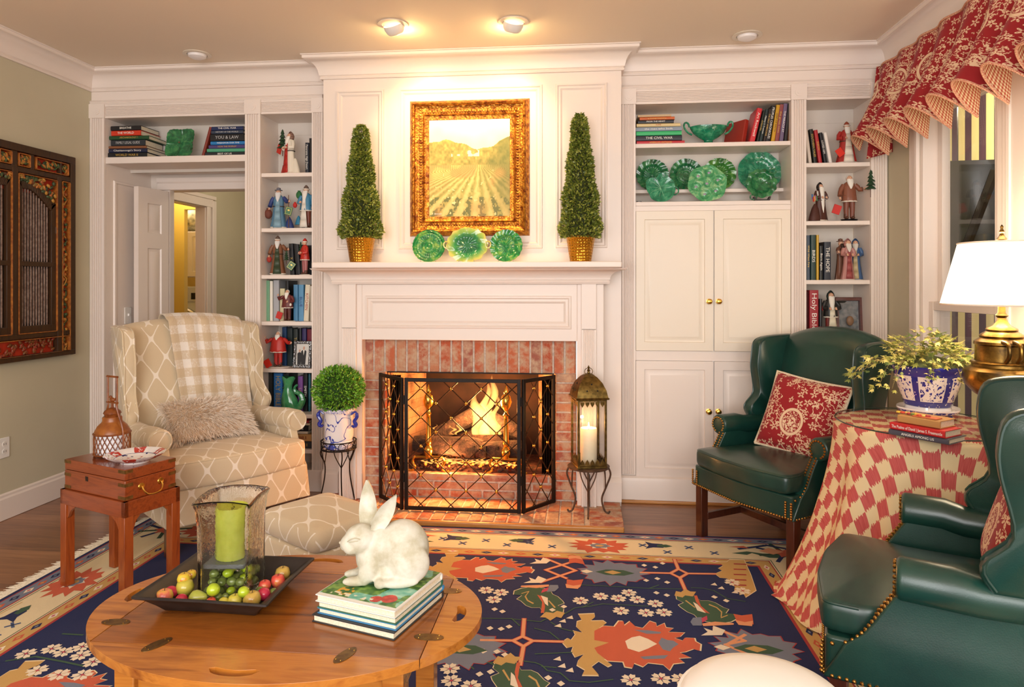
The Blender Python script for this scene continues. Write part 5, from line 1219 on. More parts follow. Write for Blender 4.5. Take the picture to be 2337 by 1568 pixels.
            m.loft([[(X+rx*cos(a)*s_, Yp+ry*sin(a)*s_, Zp+z_*s_) for a in [2*pi*k_/18 for k_ in range(18)]] for z_, rx, ry in ((0, .15, .1), (.08, .13, .09), (.25, .07, .06), (.34, .02, .02))]); m.build('cloak_train', mat(cl, .5), t, 60)
        elif k == 'toys':
            rn = random.Random(4)
            for i, cc in enumerate(('C63A3A', 'D9B84A', '4A78B0', 'E6E0D6', '4F8A5A', 'C86A9A')):
                m = MB(); a, b = rn.uniform(-.06, .06), rn.uniform(-.05, .08); m.tube([(X+a*s_, Yp, Zp+b*s_), (X+(a-.03)*s_, Yp-.02*s_, Zp+(b+.07)*s_)], .012*s_, 6); m.build('toy', mat(cc, .4), t)
    return t
YF = YB+.075
figurine('figurine in long white robe with red lining, carrying a small tree', 662, 390, 100, YF, L1, 'E6DDCB', 'B92A22', hat=('hood', '8C6A5C'), yaw=-35, arms=((-1, 'front'), (1, 'front')), props=(('tree', -.2, -.07, .62, 1.5), ('card', -.36, -.06, .62, 1.2, 'CC3020', 25), ('train', .14, .05, .02, 1.0, 'E6DDCB'), ('train', -.18, -.02, .02, .8, 'B92A22')))
figurine('bearded figurine in blue robe with staff and green box', 636, 517, 96, YF, L2, '55809C', '7FA3B5', beard='DDDDDD', hat=('brim', '6C6A74'), sleeve='2D3E78', yaw=10, arms=((-1, 'down'), (1, 'out')), props=(('card', .26, -.12, .42, 1.15, '2E6B34', 15), ('sack', -.24, .0, .36, 1.3, '6E3A2C'), ('staff', .25, -.08, .8), ('train', .24, .03, .02, .8, '2D3E78')), beardlen=1.1)
figurine('bearded figurine in sky blue coat with green sack and long white beard', 699, 517, 100, YF, L2, '3F7FA0', 'EAE4D8', hat=('cap', '6E5A50'), yaw=-10, legs='7A3A26', arms=((-1, 'front'), (1, 'down')), props=(('sack', -.2, .02, .78, 1.0, '2F6E3C'), ('sack', -.24, -.08, .54, .7, 'C42A26'), ('train', -.2, .0, .1, .6, '2F7DA0')), beardlen=1.35)
figurine('bearded figurine in brown fur coat holding a green box, left', 634, 624, 90, YF, L3, '84563C', '3B4A34', beard='E8E4DE', hat=('cap', '6A5448'), yaw=15, arms=((-1, 'down'), (1, 'out')), props=(('tree', .22, -.06, .38, .9), ('card', .34, -.1, .24, 1.2, '2E6B34', 35), ('sack', -.2, -.04, .4, .9, 'A83226')))
figurine('small figurine in red jacket and pink trousers with red cap', 696, 624, 84, YF-.03, L3, 'C23328', None, beard=None, hat=('cap', 'C23328'), legs='B06A6A', yaw=-45, arms=((-1, 'front'), (1, 'front')), props=(('tree', -.24, -.02, .66, .9),), trim=True)
figurine('bearded figurine in maroon suit standing before blue books', 656, 732, 76, YB+.035, L4, '6A2A28', None, hat=('none', 'EDE8DE'), legs='5A2622', fat=1.15, arms=((-1, 'up'), (1, 'front')), props=(('card', -.24, -.04, .18, 1.25, 'C42A24', 20), ('sack', .14, -.1, .5, .5, 'E6DFD4')))
figurine('stout white-bearded figurine in red suit with black belt', 635, 836, 86, YB+.075, L5, 'BE2F26', None, hat=('none', 'EDE8DE'), legs='BE2F26', fat=1.45, arms=((-1, 'up'), (1, 'out')), props=(('card', -.2, -.2, .12, 1.25, 'D8301E', -30),))
figurine('bearded figurine in red and gold robe holding a brown sack', 1932, 367, 98, YF, Q1, 'A82C26', 'E4DACB', hat=('cap', '9A4A32'), fat=1.2, arms=((-1, 'front'), (1, 'front')), props=(('card', -.2, -.15, .26, 1.1, 'D8301E', -35), ('sack', .12, -.15, .5, .9, '8C7358'), ('train', .12, .05, .02, .8, '8A6A3A')), beardlen=1.3)
figurine('stooped figurine in dark brown cloak with very long white beard', 1872, 499, 92, YF, Q2, '4E2A22', None, hat=('hood', '2C2420'), yaw=25, arms=((-1, 'front'), (1, 'front')), props=(('toys', -.2, -.05, .55, 1.6), ('train', -.16, .0, .02, 1.25, '4E2A22')), beardlen=3.2)
figurine('bearded figurine in brown suit lifting a small tree, on black base', 1938, 501, 112, YF, Q2, '86503A', None, hat=('none', 'E8E4DC'), legs='7A4636', base='141214', arms=((-1, 'down'), (1, 'out')), props=(('tree', .3, -.3, .62, 1.35), ('card', -.26, -.05, .25, 1.1, 'C82A24', 20)))
for u, lb_, rb_, inn, yw, yy in ((1918, 'brown-robed kneeling figurine with outstretched arm, left of the robed trio', '6A4230', '8A5A42', 40, YF-.005), (1935, 'pink and maroon robed figurine in the middle of the robed trio', 'B57F78', '9A4A4A', 0, YF-.055), (1952, 'blue-robed figurine at the right of the robed trio', '41608A', 'C9B48A', -20, YF+.03)):
    figurine(lb_, u, 635, 96, yy, Q3, rb_, inn, hat=('brim' if u == 1918 else 'hood', rb_), yaw=yw, arms=((-1, 'out' if u == 1918 else 'front'), (1, 'front')), fat=.8, trim=False, beard=('3A2A20' if u == 1918 else 'DAD2C6'))
figurine('dark-coated figurine with pale apron holding a dish, beside the Bible', 1896, 763, 104, YF, Q4, '2B2A28', 'E6E0C8', hat=('hood', '26302A'), legs='7A2E28', arms=((-1, 'front'), (1, 'front')), props=(('dish', .18, -.12, .72, 1.1), ('sack', -.22, -.02, .6, .8, 'C02A2E')), beardlen=1.6)
# ================= fabrics =================
def ogee(name, base, line, px=.135, py=.205, w_=.13):
    g = NG(name); uv = g.coord('UV'); nz = g.noise(uv, 40, 2, col=True)
    x, y, z = g.xyz(uv)
    n1 = g.noise(uv, 30, 2); x = g.m('ADD', x, g.m('MULTIPLY', g.m('SUBTRACT', n1, .5), .006))
    F = g.m('ADD', g.m('COSINE', g.m('MULTIPLY', x, 2*pi/px)), g.m('MULTIPLY', g.m('COSINE', g.m('MULTIPLY', y, 2*pi/py)), .96))
    f = g.m('LESS_THAN', g.m('ABSOLUTE', F), w_); th = g.noise(g.coord('UV', (1, 6, 1)), 160, 2)
    g.bump(g.m('ADD', g.m('MULTIPLY', f, .8), g.m('MULTIPLY', th, .25)), .4, .003)
    b = g.mix(g.ramp(th, [(.3, (0, 0, 0)), (.7, (90, 90, 90))]), lin(base), lin(line))
    return g.done(g.mix(f, b, lin(line)), .85, 0, Sheen_Weight=.2)
OGEE = ogee('ogee lattice fabric', 'D0BC9B', 'EFE4D3')
g = NG('green leather'); n1 = g.noise(g.coord('Object'), 3, 4, .6); n2 = g.vor(g.coord('Object'), 260); g.bump(n2, .12, .001)
LEATH = g.done(g.ramp(n1, [(.3, '10302A'), (.7, '1B453B')]), .3, 0, Coat_Weight=.25, Coat_Roughness=.25)
LEATHS = NG('worn green leather'); n1 = LEATHS.noise(LEATHS.coord('Object', (1, 3, 1)), 5, 4, .6); LEATHS = LEATHS.done(LEATHS.ramp(n1, [(.3, '14302A'), (.62, '1F4238'), (.8, '5A4A3A')]), .33, 0, Coat_Weight=.2, Coat_Roughness=.3)
MAHOG = wood('dark mahogany', '3A1A10', '4E2415', '2E140D', 10, 'Z', .3, .4)
def toile(name, sc1=26, med=None):
    g = NG(name); uv = g.coord('UV'); RED, CR = lin('960F19'), lin('E6C6A2')
    def fl(scale, R0, n, ang=0, dens=.55):
        vr = g.new('ShaderNodeTexVoronoi'); g.put(vr.inputs['Vector'], uv); vr.inputs['Scale'].default_value = scale; vr.inputs['Randomness'].default_value = .8
        d = g.vm('SUBTRACT', g.vm('MULTIPLY', uv, (scale, scale, scale)), g.vm('MULTIPLY', vr.outputs['Position'], (scale, scale, scale)))
        x, y, z = g.xyz(d); a = g.m('ARCTAN2', y, x); r_ = g.m('SQRT', g.m('ADD', g.m('MULTIPLY', x, x), g.m('MULTIPLY', y, y)))
        hue = g.xyz(vr.outputs['Color'])
        a = g.m('ADD', a, g.m('MULTIPLY', hue[1], 6))
        lim = g.m('MULTIPLY', g.m('ADD', .62, g.m('MULTIPLY', g.m('COSINE', g.m('MULTIPLY', a, n)), .38)), R0)
        ins = g.m('LESS_THAN', r_, lim); core = g.m('GREATER_THAN', r_, R0*.2); ln = g.m('GREATER_THAN', g.m('ABSOLUTE', g.m('SUBTRACT', r_, g.m('MULTIPLY', lim, .72))), .018)
        return g.m('MULTIPLY', g.m('MULTIPLY', g.m('MULTIPLY', ins, core), ln), g.m('LESS_THAN', hue[0], dens))
    f1 = fl(sc1, .46, 5, dens=.62); f2 = fl(sc1*2.3, .42, 3, dens=.6)
    area = g.m('GREATER_THAN', g.noise(uv, sc1*.28, 2), .47)
    nz = g.noise(uv, sc1*.75, 2, .5, .3); vine = g.m('LESS_THAN', g.m('ABSOLUTE', g.m('SUBTRACT', nz, .5)), .014)
    f = g.m('MAXIMUM', f1, g.m('MULTIPLY', g.m('MAXIMUM', f2, vine), area))
    if med:   # oval medallion: repeat box (px, py), centre and half axes in metres
        px, py, rx, ry, ox, oy = med; x, y, z = g.xyz(uv)
        xx = g.m('SUBTRACT', g.m('PINGPONG', g.m('SUBTRACT', x, ox), px/2), 0) if px else g.m('SUBTRACT', x, ox)
        yy = g.m('PINGPONG', g.m('SUBTRACT', y, oy), py/2) if py else g.m('SUBTRACT', y, oy)
        rr = g.m('SQRT', g.m('ADD', g.m('POWER', g.m('DIVIDE', xx, rx), 2), g.m('POWER', g.m('DIVIDE', yy, ry), 2)))
        inn = g.m('LESS_THAN', rr, .74); ring = g.m('LESS_THAN', g.m('ABSOLUTE', g.m('SUBTRACT', rr, .88)), .1); sc_ = g.m('GREATER_THAN', g.m('ABSOLUTE', g.m('SUBTRACT', g.noise(uv, sc1*2.2, 3, .6, .6), .5)), .05)
        mm = g.m('MAXIMUM', ring, g.m('MULTIPLY', inn, sc_)); outm = g.m('GREATER_THAN', rr, 1.0)
        f = g.m('MAXIMUM', g.m('MULTIPLY', f, outm), g.m('MULTIPLY', mm, g.m('LESS_THAN', rr, 1)), clamp=True)
    return g.done(g.mix(f, RED, CR), .8, 0, Sheen_Weight=.1)
def checks(name, a, b, p):
    g = NG(name); x, y, z = g.xyz(g.coord('UV')); fx = g.m('GREATER_THAN', g.m('FRACT', g.m('MULTIPLY', x, 1/p)), .5); fy = g.m('GREATER_THAN', g.m('FRACT', g.m('MULTIPLY', y, 1/p)), .5)
    s_ = g.m('MULTIPLY', g.m('ADD', fx, fy), .5); return g.done(g.ramp(s_, [(0, b), (.5, 'CF9A72'), (1, a)]), .85)
GING = checks('red gingham', 'B8402F', 'F0D9B0', .011)

# ================= wing chair =================
def slab(m, poly, z0, z1, r, dome=0, n=4):
    """soft cushion: outline rings rounded at top and bottom, domed top"""
    cx_ = sum(p[0] for p in poly)/len(poly); cy_ = sum(p[1] for p in poly)/len(poly)
    ext = max(math.hypot(p[0]-cx_, p[1]-cy_) for p in poly); rings = []
    def ring(ins, z_): k = 1-ins/ext; return [(cx_+(p[0]-cx_)*k, cy_+(p[1]-cy_)*k, z_) for p in poly]
    for i in range(n+1): a = pi/2*i/n; rings.append(ring(r*(1-sin(a)), z0+r*(1-cos(a))))
    for i in range(n+1): a = pi/2*i/n; rings.append(ring(r*(1-cos(a)), z1-r*(1-sin(a))))
    for q in (.15, .35, .6, .85): rings.append(ring(r+(ext-r)*q, z1+dome*math.sin(pi/2*min(1, q*1.25))))
    m.loft(rings)
def rpoly(pts, r, n=4):
    """round the corners of a polygon"""
    out = []; N = len(pts)
    for i in range(N):
        p, a, b = Vector(pts[i]), Vector(pts[i-1]), Vector(pts[(i+1) % N])
        da, db = (a-p), (b-p); q = min(r, da.length*.45, db.length*.45); s_, e_ = p+da.normalized()*q, p+db.normalized()*q
        for k in range(n+1): t_ = k/n; out.append(tuple(s_*(1-t_)**2+p*2*t_*(1-t_)+e_*t_*t_))
    return out
def wing_chair(t, S, body, seat, legm, nails=None):
    W, D, RB, RT, ST, AT, BT = S['W'], S['D'], S['RB'], S['RT'], S['ST'], S['AT'], S['BT']; hw = W/2; io = hw-.075; ar = S.get('ar', .055)
    fo = S.get('fo', .13)
    m = MB(); m.prism(rpoly([(-hw+.03, 0), (0, -.03), (hw-.03, 0), (hw-.05, D*.86), (-hw+.05, D*.86)], .02), RT-RB, 'XY', RB); m.build('seat_rail', body, t, 50, .008)
    m = MB(); slab(m, rpoly([(-io+.003, .01+fo*.8), (-io-.03, fo*.5), (-hw+.045, -.01), (-.1, -.045), (.1, -.045), (hw-.045, -.01), (io+.03, fo*.5), (io-.003, .01+fo*.8), (io-.006, D*.74), (-io+.006, D*.74)], .03), RT+.002, ST, .028, .022)
    cu = m.build('seat_cushion', seat, t, 70)
    # arms
    def yf(z_):
        q = max(0, min(1, (z_-RT+.02)/(AT-.06-RT))); return fo*(q**.42 if q < 1 else 1)-.012*sin(pi*q)
    nl = []
    for s_ in (-1, 1):
        m = MB(); rings = []
        zs = [RB, RT-.01]+[RT+(AT-.03-RT)*i/8 for i in range(1, 9)]
        for z_ in zs:
            q = max(0, (z_-RT)/(AT-RT)); xi, xo = io+.002, hw-.018-.012*sin(pi*q)
            y0 = yf(z_)-.004; rings.append([(s_*xi, y0, z_), (s_*xo, y0, z_), (s_*(xo-.015), D*.8, z_), (s_*(xi), D*.8, z_)])
        m.loft(rings)
        rr = ar; ctr = hw-.03; top = AT-rr
        m.tube([(s_*ctr, fo-.02, top), (s_*ctr, fo-.012, top), (s_*ctr, fo+.1, top-.002), (s_*(ctr-.01), D*.5, top-.012), (s_*(ctr-.03), D*.85, top-.012)], [rr*.86, rr, rr, rr*.92, rr*.8], 20)
        a_ = m.build('arm', body, t, 50, .008)
        for i in range(26):
            z_ = RB+.012+(AT-rr-RB-.02)*i/25; q = max(0, (z_-RT)/(AT-RT)); xo = hw-.018-.012*sin(pi*q)
            nl.append((s_*(xo-.009), yf(z_)-.007, z_)); nl.append((s_*(io+.012), yf(z_)-.007, z_) if z_ > RT else (s_*(xo-.04), yf(z_)-.007, z_))
        for i in range(15): a = R(-60+s_*0+i*20); nl.append((s_*ctr+s_*rr*.72*cos(a), fo-.022, top+rr*.72*sin(a)))
        if not nails:
            m = MB(); m.tube([(s_*ctr+rr*.86*cos(a), fo-.021, top+rr*.86*sin(a)) for a in [2*pi*k/20 for k in range(21)]], .004, 6); m.build('piping', body, a_)
    # back
    BW = hw-.06
    def yb(z_): return D*.74+(z_-ST)*S.get('rake', .24)
    m = MB(); rings = []
    for i in range(17):
        q = -1+i/8; x_ = q*BW; zt = BT-S.get('camel', .05)*abs(q)**2.2; ring = []; ed = (1-abs(q)**8)
        for k in range(9): z_ = RT+(zt-RT-.03)*k/8; ring.append((x_, yb(z_)-.028*sin(pi*(k+1)/10)*ed, z_))
        for k in range(1, 6): a = pi*k/6; ring.append((x_, yb(zt)+.045-.045*cos(a), zt-.03+.03*sin(a)))
        for k in range(8, -1, -2): z_ = RT-.06+(zt-RT+.03)*k/8; ring.append((x_, yb(z_)+.09, z_))
        rings.append(ring)
    m.loft(rings); bk = m.build('backrest', body, t, 60)
    # wings
    for s_ in (-1, 1):
        zb, ztp = AT-.045, BT-S.get('camel', .05)-.002; y_ = lambda z_: yb(z_)
        wf = S.get('wf', .28); c = [(y_(zb)+.06, zb), (y_(zb)-wf*.62, zb), (y_(zb)-wf*.72, zb+.06), (y_(.8)-wf*.66, zb+(ztp-zb)*.3), (y_(.9)-wf*.85, zb+(ztp-zb)*.62), (y_(ztp)-wf*1.0, ztp-.1), (y_(ztp)-wf*.93, ztp-.03), (y_(ztp)-wf*.7, ztp-.004), (y_(ztp)-wf*.3, ztp+.004), (y_(ztp)+.05, ztp+.006), (y_(ztp)+.075, ztp-.02)]
        pl = [tuple(p)[:2] for p in catmull([Vector((a, b, 0)) for a, b in c[1:-1]], 4)]; pl = [c[0]]+pl+[c[-1]]
        m = MB(); th = .062; rings = []
        for x_, ins in ((0, .022), (.008, .008), (.022, 0), (.042, 0), (.054, .008), (.062, .022)):
            cy_ = sum(p[0] for p in pl)/len(pl); cz_ = sum(p[1] for p in pl)/len(pl); k = 1-ins/.2
            rings.append([(s_*(BW-.012+x_+max(0, (y_(zb)-p[0]))*.14*(1 if True else 0)), cy_+(p[0]-cy_)*k, cz_+(p[1]-cz_)*(1-ins/.28)) for p in pl])
        m.loft(rings); wg = m.build('wing', body, t, 70)
        for e_, x_ in ((0, .058), (1, .004)):
            m = MB(); cy_ = sum(p[0] for p in pl)/len(pl); cz_ = sum(p[1] for p in pl)/len(pl)
            m.tube([(s_*(BW-.012+x_+max(0, y_(zb)-p[0])*.14), cy_+(p[0]-cy_)*(1-.014/.2), cz_+(p[1]-cz_)*(1-.014/.28)) for p in pl[1:-1]], .0042 if nails else .006, 6); m.build('piping', seat if nails else body, wg)
    # outer side below wing
    for s_ in (-1, 1):
        m = MB(); m.prism([(D*.55, RB+.02), (D*.84, RB+.02), (yb(AT)+.085, AT+.02), (D*.6, AT-.03)], .03, 'YZ', s_*(hw-.055)-.015); m.build('side_panel', body, t, 50, .008)
    # legs
    lg = S.get('leg', .045); lx = hw-.05
    for s_ in (-1, 1):
        m = MB(); m.loft([[(s_*lx+a*w2, .035+b*w2, z_) for a, b in ((-1, -1), (1, -1), (1, 1), (-1, 1))] for z_, w2 in ((0.002, lg*.5), (RB+.005, lg*.5))]); m.build('leg', legm, t, 30, .003)
        m = MB(); m.loft([[(s_*(lx-.03)+a*lg*.45, D*.82+dy+b*lg*.45, z_) for a, b in ((-1, -1), (1, -1), (1, 1), (-1, 1))] for z_, dy in ((0.002, .06), (RB+.02, -.01))]); m.build('leg', legm, t, 30, .003)
    if S.get('stretch', True):
        zz = RB*.42
        for s_ in (-1, 1): m = MB(); m.box((s_*(lx-.02)-.01, .05, zz-.018), (s_*(lx-.02)+.01, D*.84, zz+.018)); m.build('stretcher', legm, t, 30, .002)
        m = MB(); m.box((-lx+.02, D*.42-.01, zz-.018), (lx-.02, D*.42+.01, zz+.018)); m.build('stretcher', legm, t, 30, .002)
    e = rpoly([(-io+.003, .01+fo*.8), (-io-.03, fo*.5), (-hw+.045, -.01), (-.1, -.045), (.1, -.045), (hw-.045, -.01), (io+.03, fo*.5), (io-.003, .01+fo*.8)], .03)
    cyy = D*.35; e = sorted([q for q in e if q[1] < fo*.45], key=lambda q: math.atan2(q[1]-cyy, q[0]))
    m = MB(); m.tube([(x_*.985, cyy+(y_-cyy)*.985, ST-.009) for x_, y_ in e], .004, 6); m.build('piping', seat, cu)
    if nails:
        for i in range(44): q = -1+2*i/43; nl.append((q*(hw-.03), -.035*(1-abs(q))-.002, RB+.008))
        for s_ in (-1, 1):
            for i in range(30): nl.append((s_*(hw-.02), .02+D*.74*i/29, RB+.008))
        nl.sort(key=lambda p: p[1])
        mm = MB(); mm.ball((0, 0, 0), .0058, 8, 6); o0 = mm.build('nailhead', nails, t); o0.location = nl[0]
        for p in nl[1:100]: o = o0.copy(); COL.objects.link(o); o.parent = t; o.location = p
        mm = MB()
        for p in nl[100:]: mm.ball(p, .0058, 6, 4)
        o = mm.build('nailhead_trim', nails, t); o['kind'] = 'stuff'
    return yb
NAIL = mat('B98A48', .3, 1)
GS = dict(W=.69, D=.70, RB=.275, RT=.385, ST=.475, AT=.635, BT=1.115, wf=.21, fo=.19, camel=.06)
c1 = thing('wing_armchair', 'green leather wing armchair near the window wall holding a red floral cushion', 'armchair', (.777, 3.417, 0), R(-57.2), 'green leather wing chairs')
wing_chair(c1, GS, LEATH, LEATHS, MAHOG, NAIL)
c2 = thing('wing_armchair', 'green leather wing armchair in the right foreground, seen from its side', 'armchair', (.80, 2.21, 0), R(-115.3), 'green leather wing chairs')
wing_chair(c2, dict(GS, wf=.275), LEATH, LEATHS, MAHOG, NAIL)
bc = thing('wing_armchair', 'beige lattice-patterned wing armchair left of the fireplace', 'armchair', (-1.75, 3.39, 0), R(52))
BS = dict(W=.80, D=.80, RB=.15, RT=.33, ST=.47, AT=.62, BT=1.14, wf=.17, fo=.14, camel=.035, ar=.062, rake=.33, stretch=False, leg=.05)
ybb = wing_chair(bc, BS, OGEE, OGEE, MAHOG)
# throw over its back
g = NG('woven throw'); x, y, z = g.xyz(g.coord('UV')); fx = g.m('GREATER_THAN', g.m('FRACT', g.m('MULTIPLY', x, 1/.1)), .5); fy = g.m('GREATER_THAN', g.m('FRACT', g.m('MULTIPLY', y, 1/.1)), .5)
s_ = g.m('MULTIPLY', g.m('ADD', fx, fy), .5); nz = g.noise(g.coord('UV'), 90, 3, .7); s2 = g.m('ADD', s_, g.m('MULTIPLY', g.m('SUBTRACT', nz, .5), 1.1)); tw_ = g.m('SINE', g.m('MULTIPLY', g.m('ADD', x, y), 900))
g.bump(g.m('ADD', nz, g.m('MULTIPLY', tw_, .15)), .8, .006); THROW = g.done(g.ramp(s2, [(.15, 'D9C2A0'), (.5, 'E4D2BA'), (.75, 'F7EFE6')]), .95, 0, Sheen_Weight=.3)
tb = thing('throw_blanket', 'cream and tan plaid woven throw draped over the beige armchair back', 'blanket', bc.location[:], bc.rotation_euler.z)
def drape(a, b):
    x_ = -.1+.43*a+.02*sin(b*5)*(a-.5); L = 1.05*b
    zt = 1.14-.035*(min(1, abs(x_/.34)))**2.2; fold = .007*sin(a*21+b*3)+.008*sin(a*9)
    if L < .3: z_ = zt-.3+L; y_ = ybb(z_)+.102+abs(fold)*.4
    elif L < .42: q = (L-.3)/.12*pi; y_ = ybb(zt)+.045+.062*cos(q); z_ = zt-.01+.034*sin(q)+.003
    else: z_ = zt-.01-(L-.42); y_ = ybb(z_)-.043*max(0.35, 1) - abs(fold)
    return (x_, y_, z_)
m = MB(); m.grid(drape, 40, 60, uv=lambda a, b: (a*.48, b*1.05)); m.build('cloth', THROW, tb, 180, solid=.008, fix=False)
m = MB(); rn = random.Random(2)
for i in range(110):
    p_ = Vector(drape(i/109, 1.0)); m.tube([p_, p_+Vector((rn.uniform(-.006, .006), -.006, -.012)), p_+Vector((rn.uniform(-.01, .01), -.008, -.03-rn.random()*.012))], [.0022, .002, .001], 5)
o = m.build('fringe', mat('E8DAC4', .9, 0, '9C8C7C', 200), tb); o['kind'] = 'stuff'
def cushion(m, w_, h_, T, uvs=1, n=28):
    for s_ in (-1, 1):
        m.grid(lambda a, b: ((2*a-1)*w_/2*(1-.06*(1-(2*b-1)**2)*0-.05*(1-abs(2*b-1)**2)*(abs(2*a-1)**6)), s_*T*(max(0, (1-(2*a-1)**4)*(1-(2*b-1)**4))**.6), (2*b-1)*h_/2*(1-.05*(1-abs(2*a-1)**2)*(abs(2*b-1)**6))), n, n, uv=lambda a, b: (a*w_, b*h_))
def cush_edge(w_, h_, off=0):
    pts = []
    for k in range(4):
        for i in range(12):
            q = i/12
            a, b = ((q, 0), (1, q), (1-q, 1), (0, 1-q))[k]
            pts.append(((2*a-1)*w_/2*(1-.05*(1-abs(2*b-1)**2)*(abs(2*a-1)**6)), 0, (2*b-1)*h_/2*(1-.05*(1-abs(2*a-1)**2)*(abs(2*b-1)**6))))
    return pts+[pts[0]]
def place_cushion(t, chair, x_, y_, z_, tilt, roll, yaw=0):
    M = PM(chair) @ Matrix.Translation((x_, y_, z_)) @ Matrix.Rotation(R(yaw), 4, 'Z') @ Matrix.Rotation(R(tilt), 4, 'X') @ Matrix.Rotation(R(roll), 4, 'Y')
    t.location = M.translation; t.rotation_euler = M.to_euler()
TO1 = toile('red toile cushion', 21, (0, 0, .062, .072, .19, .15)); PIP = mat('E9DCC4', .8, 0, 'CDB996', 200, .5)
cu1 = thing('throw_pillow', 'red cushion with cream floral medallion and cream piping on the far green chair', 'cushion')
m = MB(); cushion(m, .40, .40, .075); m.build('cover', TO1, cu1, 180, weld=True, fix=False)
m = MB(); m.tube(cush_edge(.405, .405), .0065, 8); m.build('piping', PIP, cu1)
place_cushion(cu1, c1, .04, .40, .665, -22, 7, 14)
cu2 = thing('throw_pillow', 'red floral cushion half hidden in the foreground green armchair', 'cushion')
m = MB(); cushion(m, .36, .34, .06); m.build('cover', TO1, cu2, 180, weld=True, fix=False)
m = MB(); m.tube(cush_edge(.365, .345), .0065, 8); m.build('piping', mat('A81B22', .8), cu2)
place_cushion(cu2, c2, -.03, .46, .655, -17, 0, 0)
fp_ = thing('fur_pillow', 'shaggy beige faux fur pillow lying on the beige armchair', 'cushion')
m = MB(); cushion(m, .44, .28, .055); m.build('cover', mat('CBAE90', .9), fp_, 180, weld=True, fix=False)
m = MB(); rn = random.Random(9)
for i in range(5200):
    a, b = rn.random(), rn.random(); s_ = -1 if rn.random() < .85 else 1
    if rn.random() < .12: a = rn.choice((0.02, .98))
    if rn.random() < .12: b = rn.choice((0.02, .98))
    T_ = .055*(max(0, (1-(2*a-1)**4)*(1-(2*b-1)**4))**.6); p_ = Vector(((2*a-1)*.22, s_*T_, (2*b-1)*.14))
    d = Vector(((2*a-1)*.7+rn.uniform(-.5, .5), s_*.45+rn.uniform(-.3, .3), (2*b-1)*.8+rn.uniform(-.4, .2)-.35)).normalized(); L = rn.uniform(.025, .05)
    sd = d.cross(Vector((rn.uniform(-1, 1), rn.uniform(-1, 1), rn.uniform(-1, 1)))).normalized()*.0014
    q = p_+d*L*.55+Vector((0, 0, -.003)); m.add([p_-sd, p_+sd, q+sd*.8, p_+d*L+Vector((0, 0, -.012)), q-sd*.8], [(0, 1, 2, 3, 4)])
m.build('fur', leafmat('fur', 'EBD5BE', 'F6E6D4', 'FDF5EC'), fp_, 0, fix=False)
place_cushion(fp_, bc, -.02, .40, .58, -55, 4, 4)
# ottoman
ot = thing('ottoman', 'beige lattice-patterned ottoman with puffy top in front of the armchair', 'ottoman', (-1.075, 2.75, 0), R(56))
m = MB(); slab(m, rpoly([(-.17, -.2), (.17, -.2), (.17, .2), (-.17, .2)], .03), .12, .30, .02, 0); m.build('base', OGEE, ot, 60)
m = MB(); slab(m, rpoly([(-.18, -.21), (.18, -.21), (.18, .21), (-.18, .21)], .045), .30, .40, .045, .035); m.build('top_cushion', OGEE, ot, 70)
for a in (-1, 1):
    for b in (-1, 1): m = MB(); m.loft([[(a*.15+x_*w_, b*.18+y_*w_, z_) for x_, y_ in ((-1, -1), (1, -1), (1, 1), (-1, 1))] for z_, w_ in ((.014, .014), (.13, .022))]); m.build('leg', MAHOG, ot, 30, .002)

# ================= round table with skirt =================
TCX, TCY, TZ, TR = 1.43, 2.987, .76, .332
rt = thing('round_table', 'round side table hidden under the red and cream checked cloth', 'table', (TCX, TCY, 0))
m = MB(); m.lathe([(.001, TZ-.03), (TR-.012, TZ-.03), (TR-.01, TZ-.006), (.001, TZ-.006)], 40); m.build('tabletop', MAHOG, rt, 30)
for i in range(3):
    a = R(90+120*i); m = MB(); m.tube([(.16*cos(a), .16*sin(a), .004), (.16*cos(a), .16*sin(a), TZ-.03)], .02, 10); m.build('leg', MAHOG, rt)
g = NG('ikat cloth'); uv = g.coord('UV'); x, y, z = g.xyz(uv); P_ = .069
n1 = g.noise(g.coord('UV', (160, 4, 1)), 1, 1); n0 = g.noise(uv, 9, 2)
row = g.m('FLOOR', g.m('DIVIDE', x, P_)); yy = g.m('ADD', g.m('DIVIDE', y, P_), g.m('MULTIPLY', g.m('SUBTRACT', n1, .5), .75)); yy = g.m('ADD', yy, g.m('MULTIPLY', row, 1.0))
fx = g.m('ABSOLUTE', g.m('SUBTRACT', g.m('FRACT', g.m('DIVIDE', x, P_)), .5)); fr2 = g.m('FRACT', g.m('MULTIPLY', yy, .5))
edge = g.m('LESS_THAN', g.m('ABSOLUTE', g.m('SUBTRACT', fr2, .5)), .25); f = g.m('MULTIPLY', edge, g.m('LESS_THAN', fx, .49))
n3 = g.noise(g.coord('UV', (260, 10, 1)), 1, 2); RC = g.ramp(n3, [(.35, 'B84A48'), (.6, 'C9605C')])
IKAT = g.done(g.mix(f, lin('E5CFA2'), RC), .85)
tc = tag(thing('tablecloth', '', ''), 'floor-length cream cloth with frayed red checks over the round table', 'tablecloth'); tc.location = (TCX, TCY, 0)
tc.name = 'tablecloth'
RF = lambda a: 0.0
def rbot(a):
    d = Vector((cos(a), sin(a))); r_ = .62+.035*sin(3*a)
    if TCX+d.x*r_ > XR-.03: r_ = (XR-.03-TCX)/d.x
    # keep clear of the two chairs
    dd = math.degrees(a) % 360
    if 100 < dd < 180: r_ = min(r_, .50+.1*max(0, dd-155)/25)
    if 252 < dd < 335: r_ = min(r_, .46)
    return r_
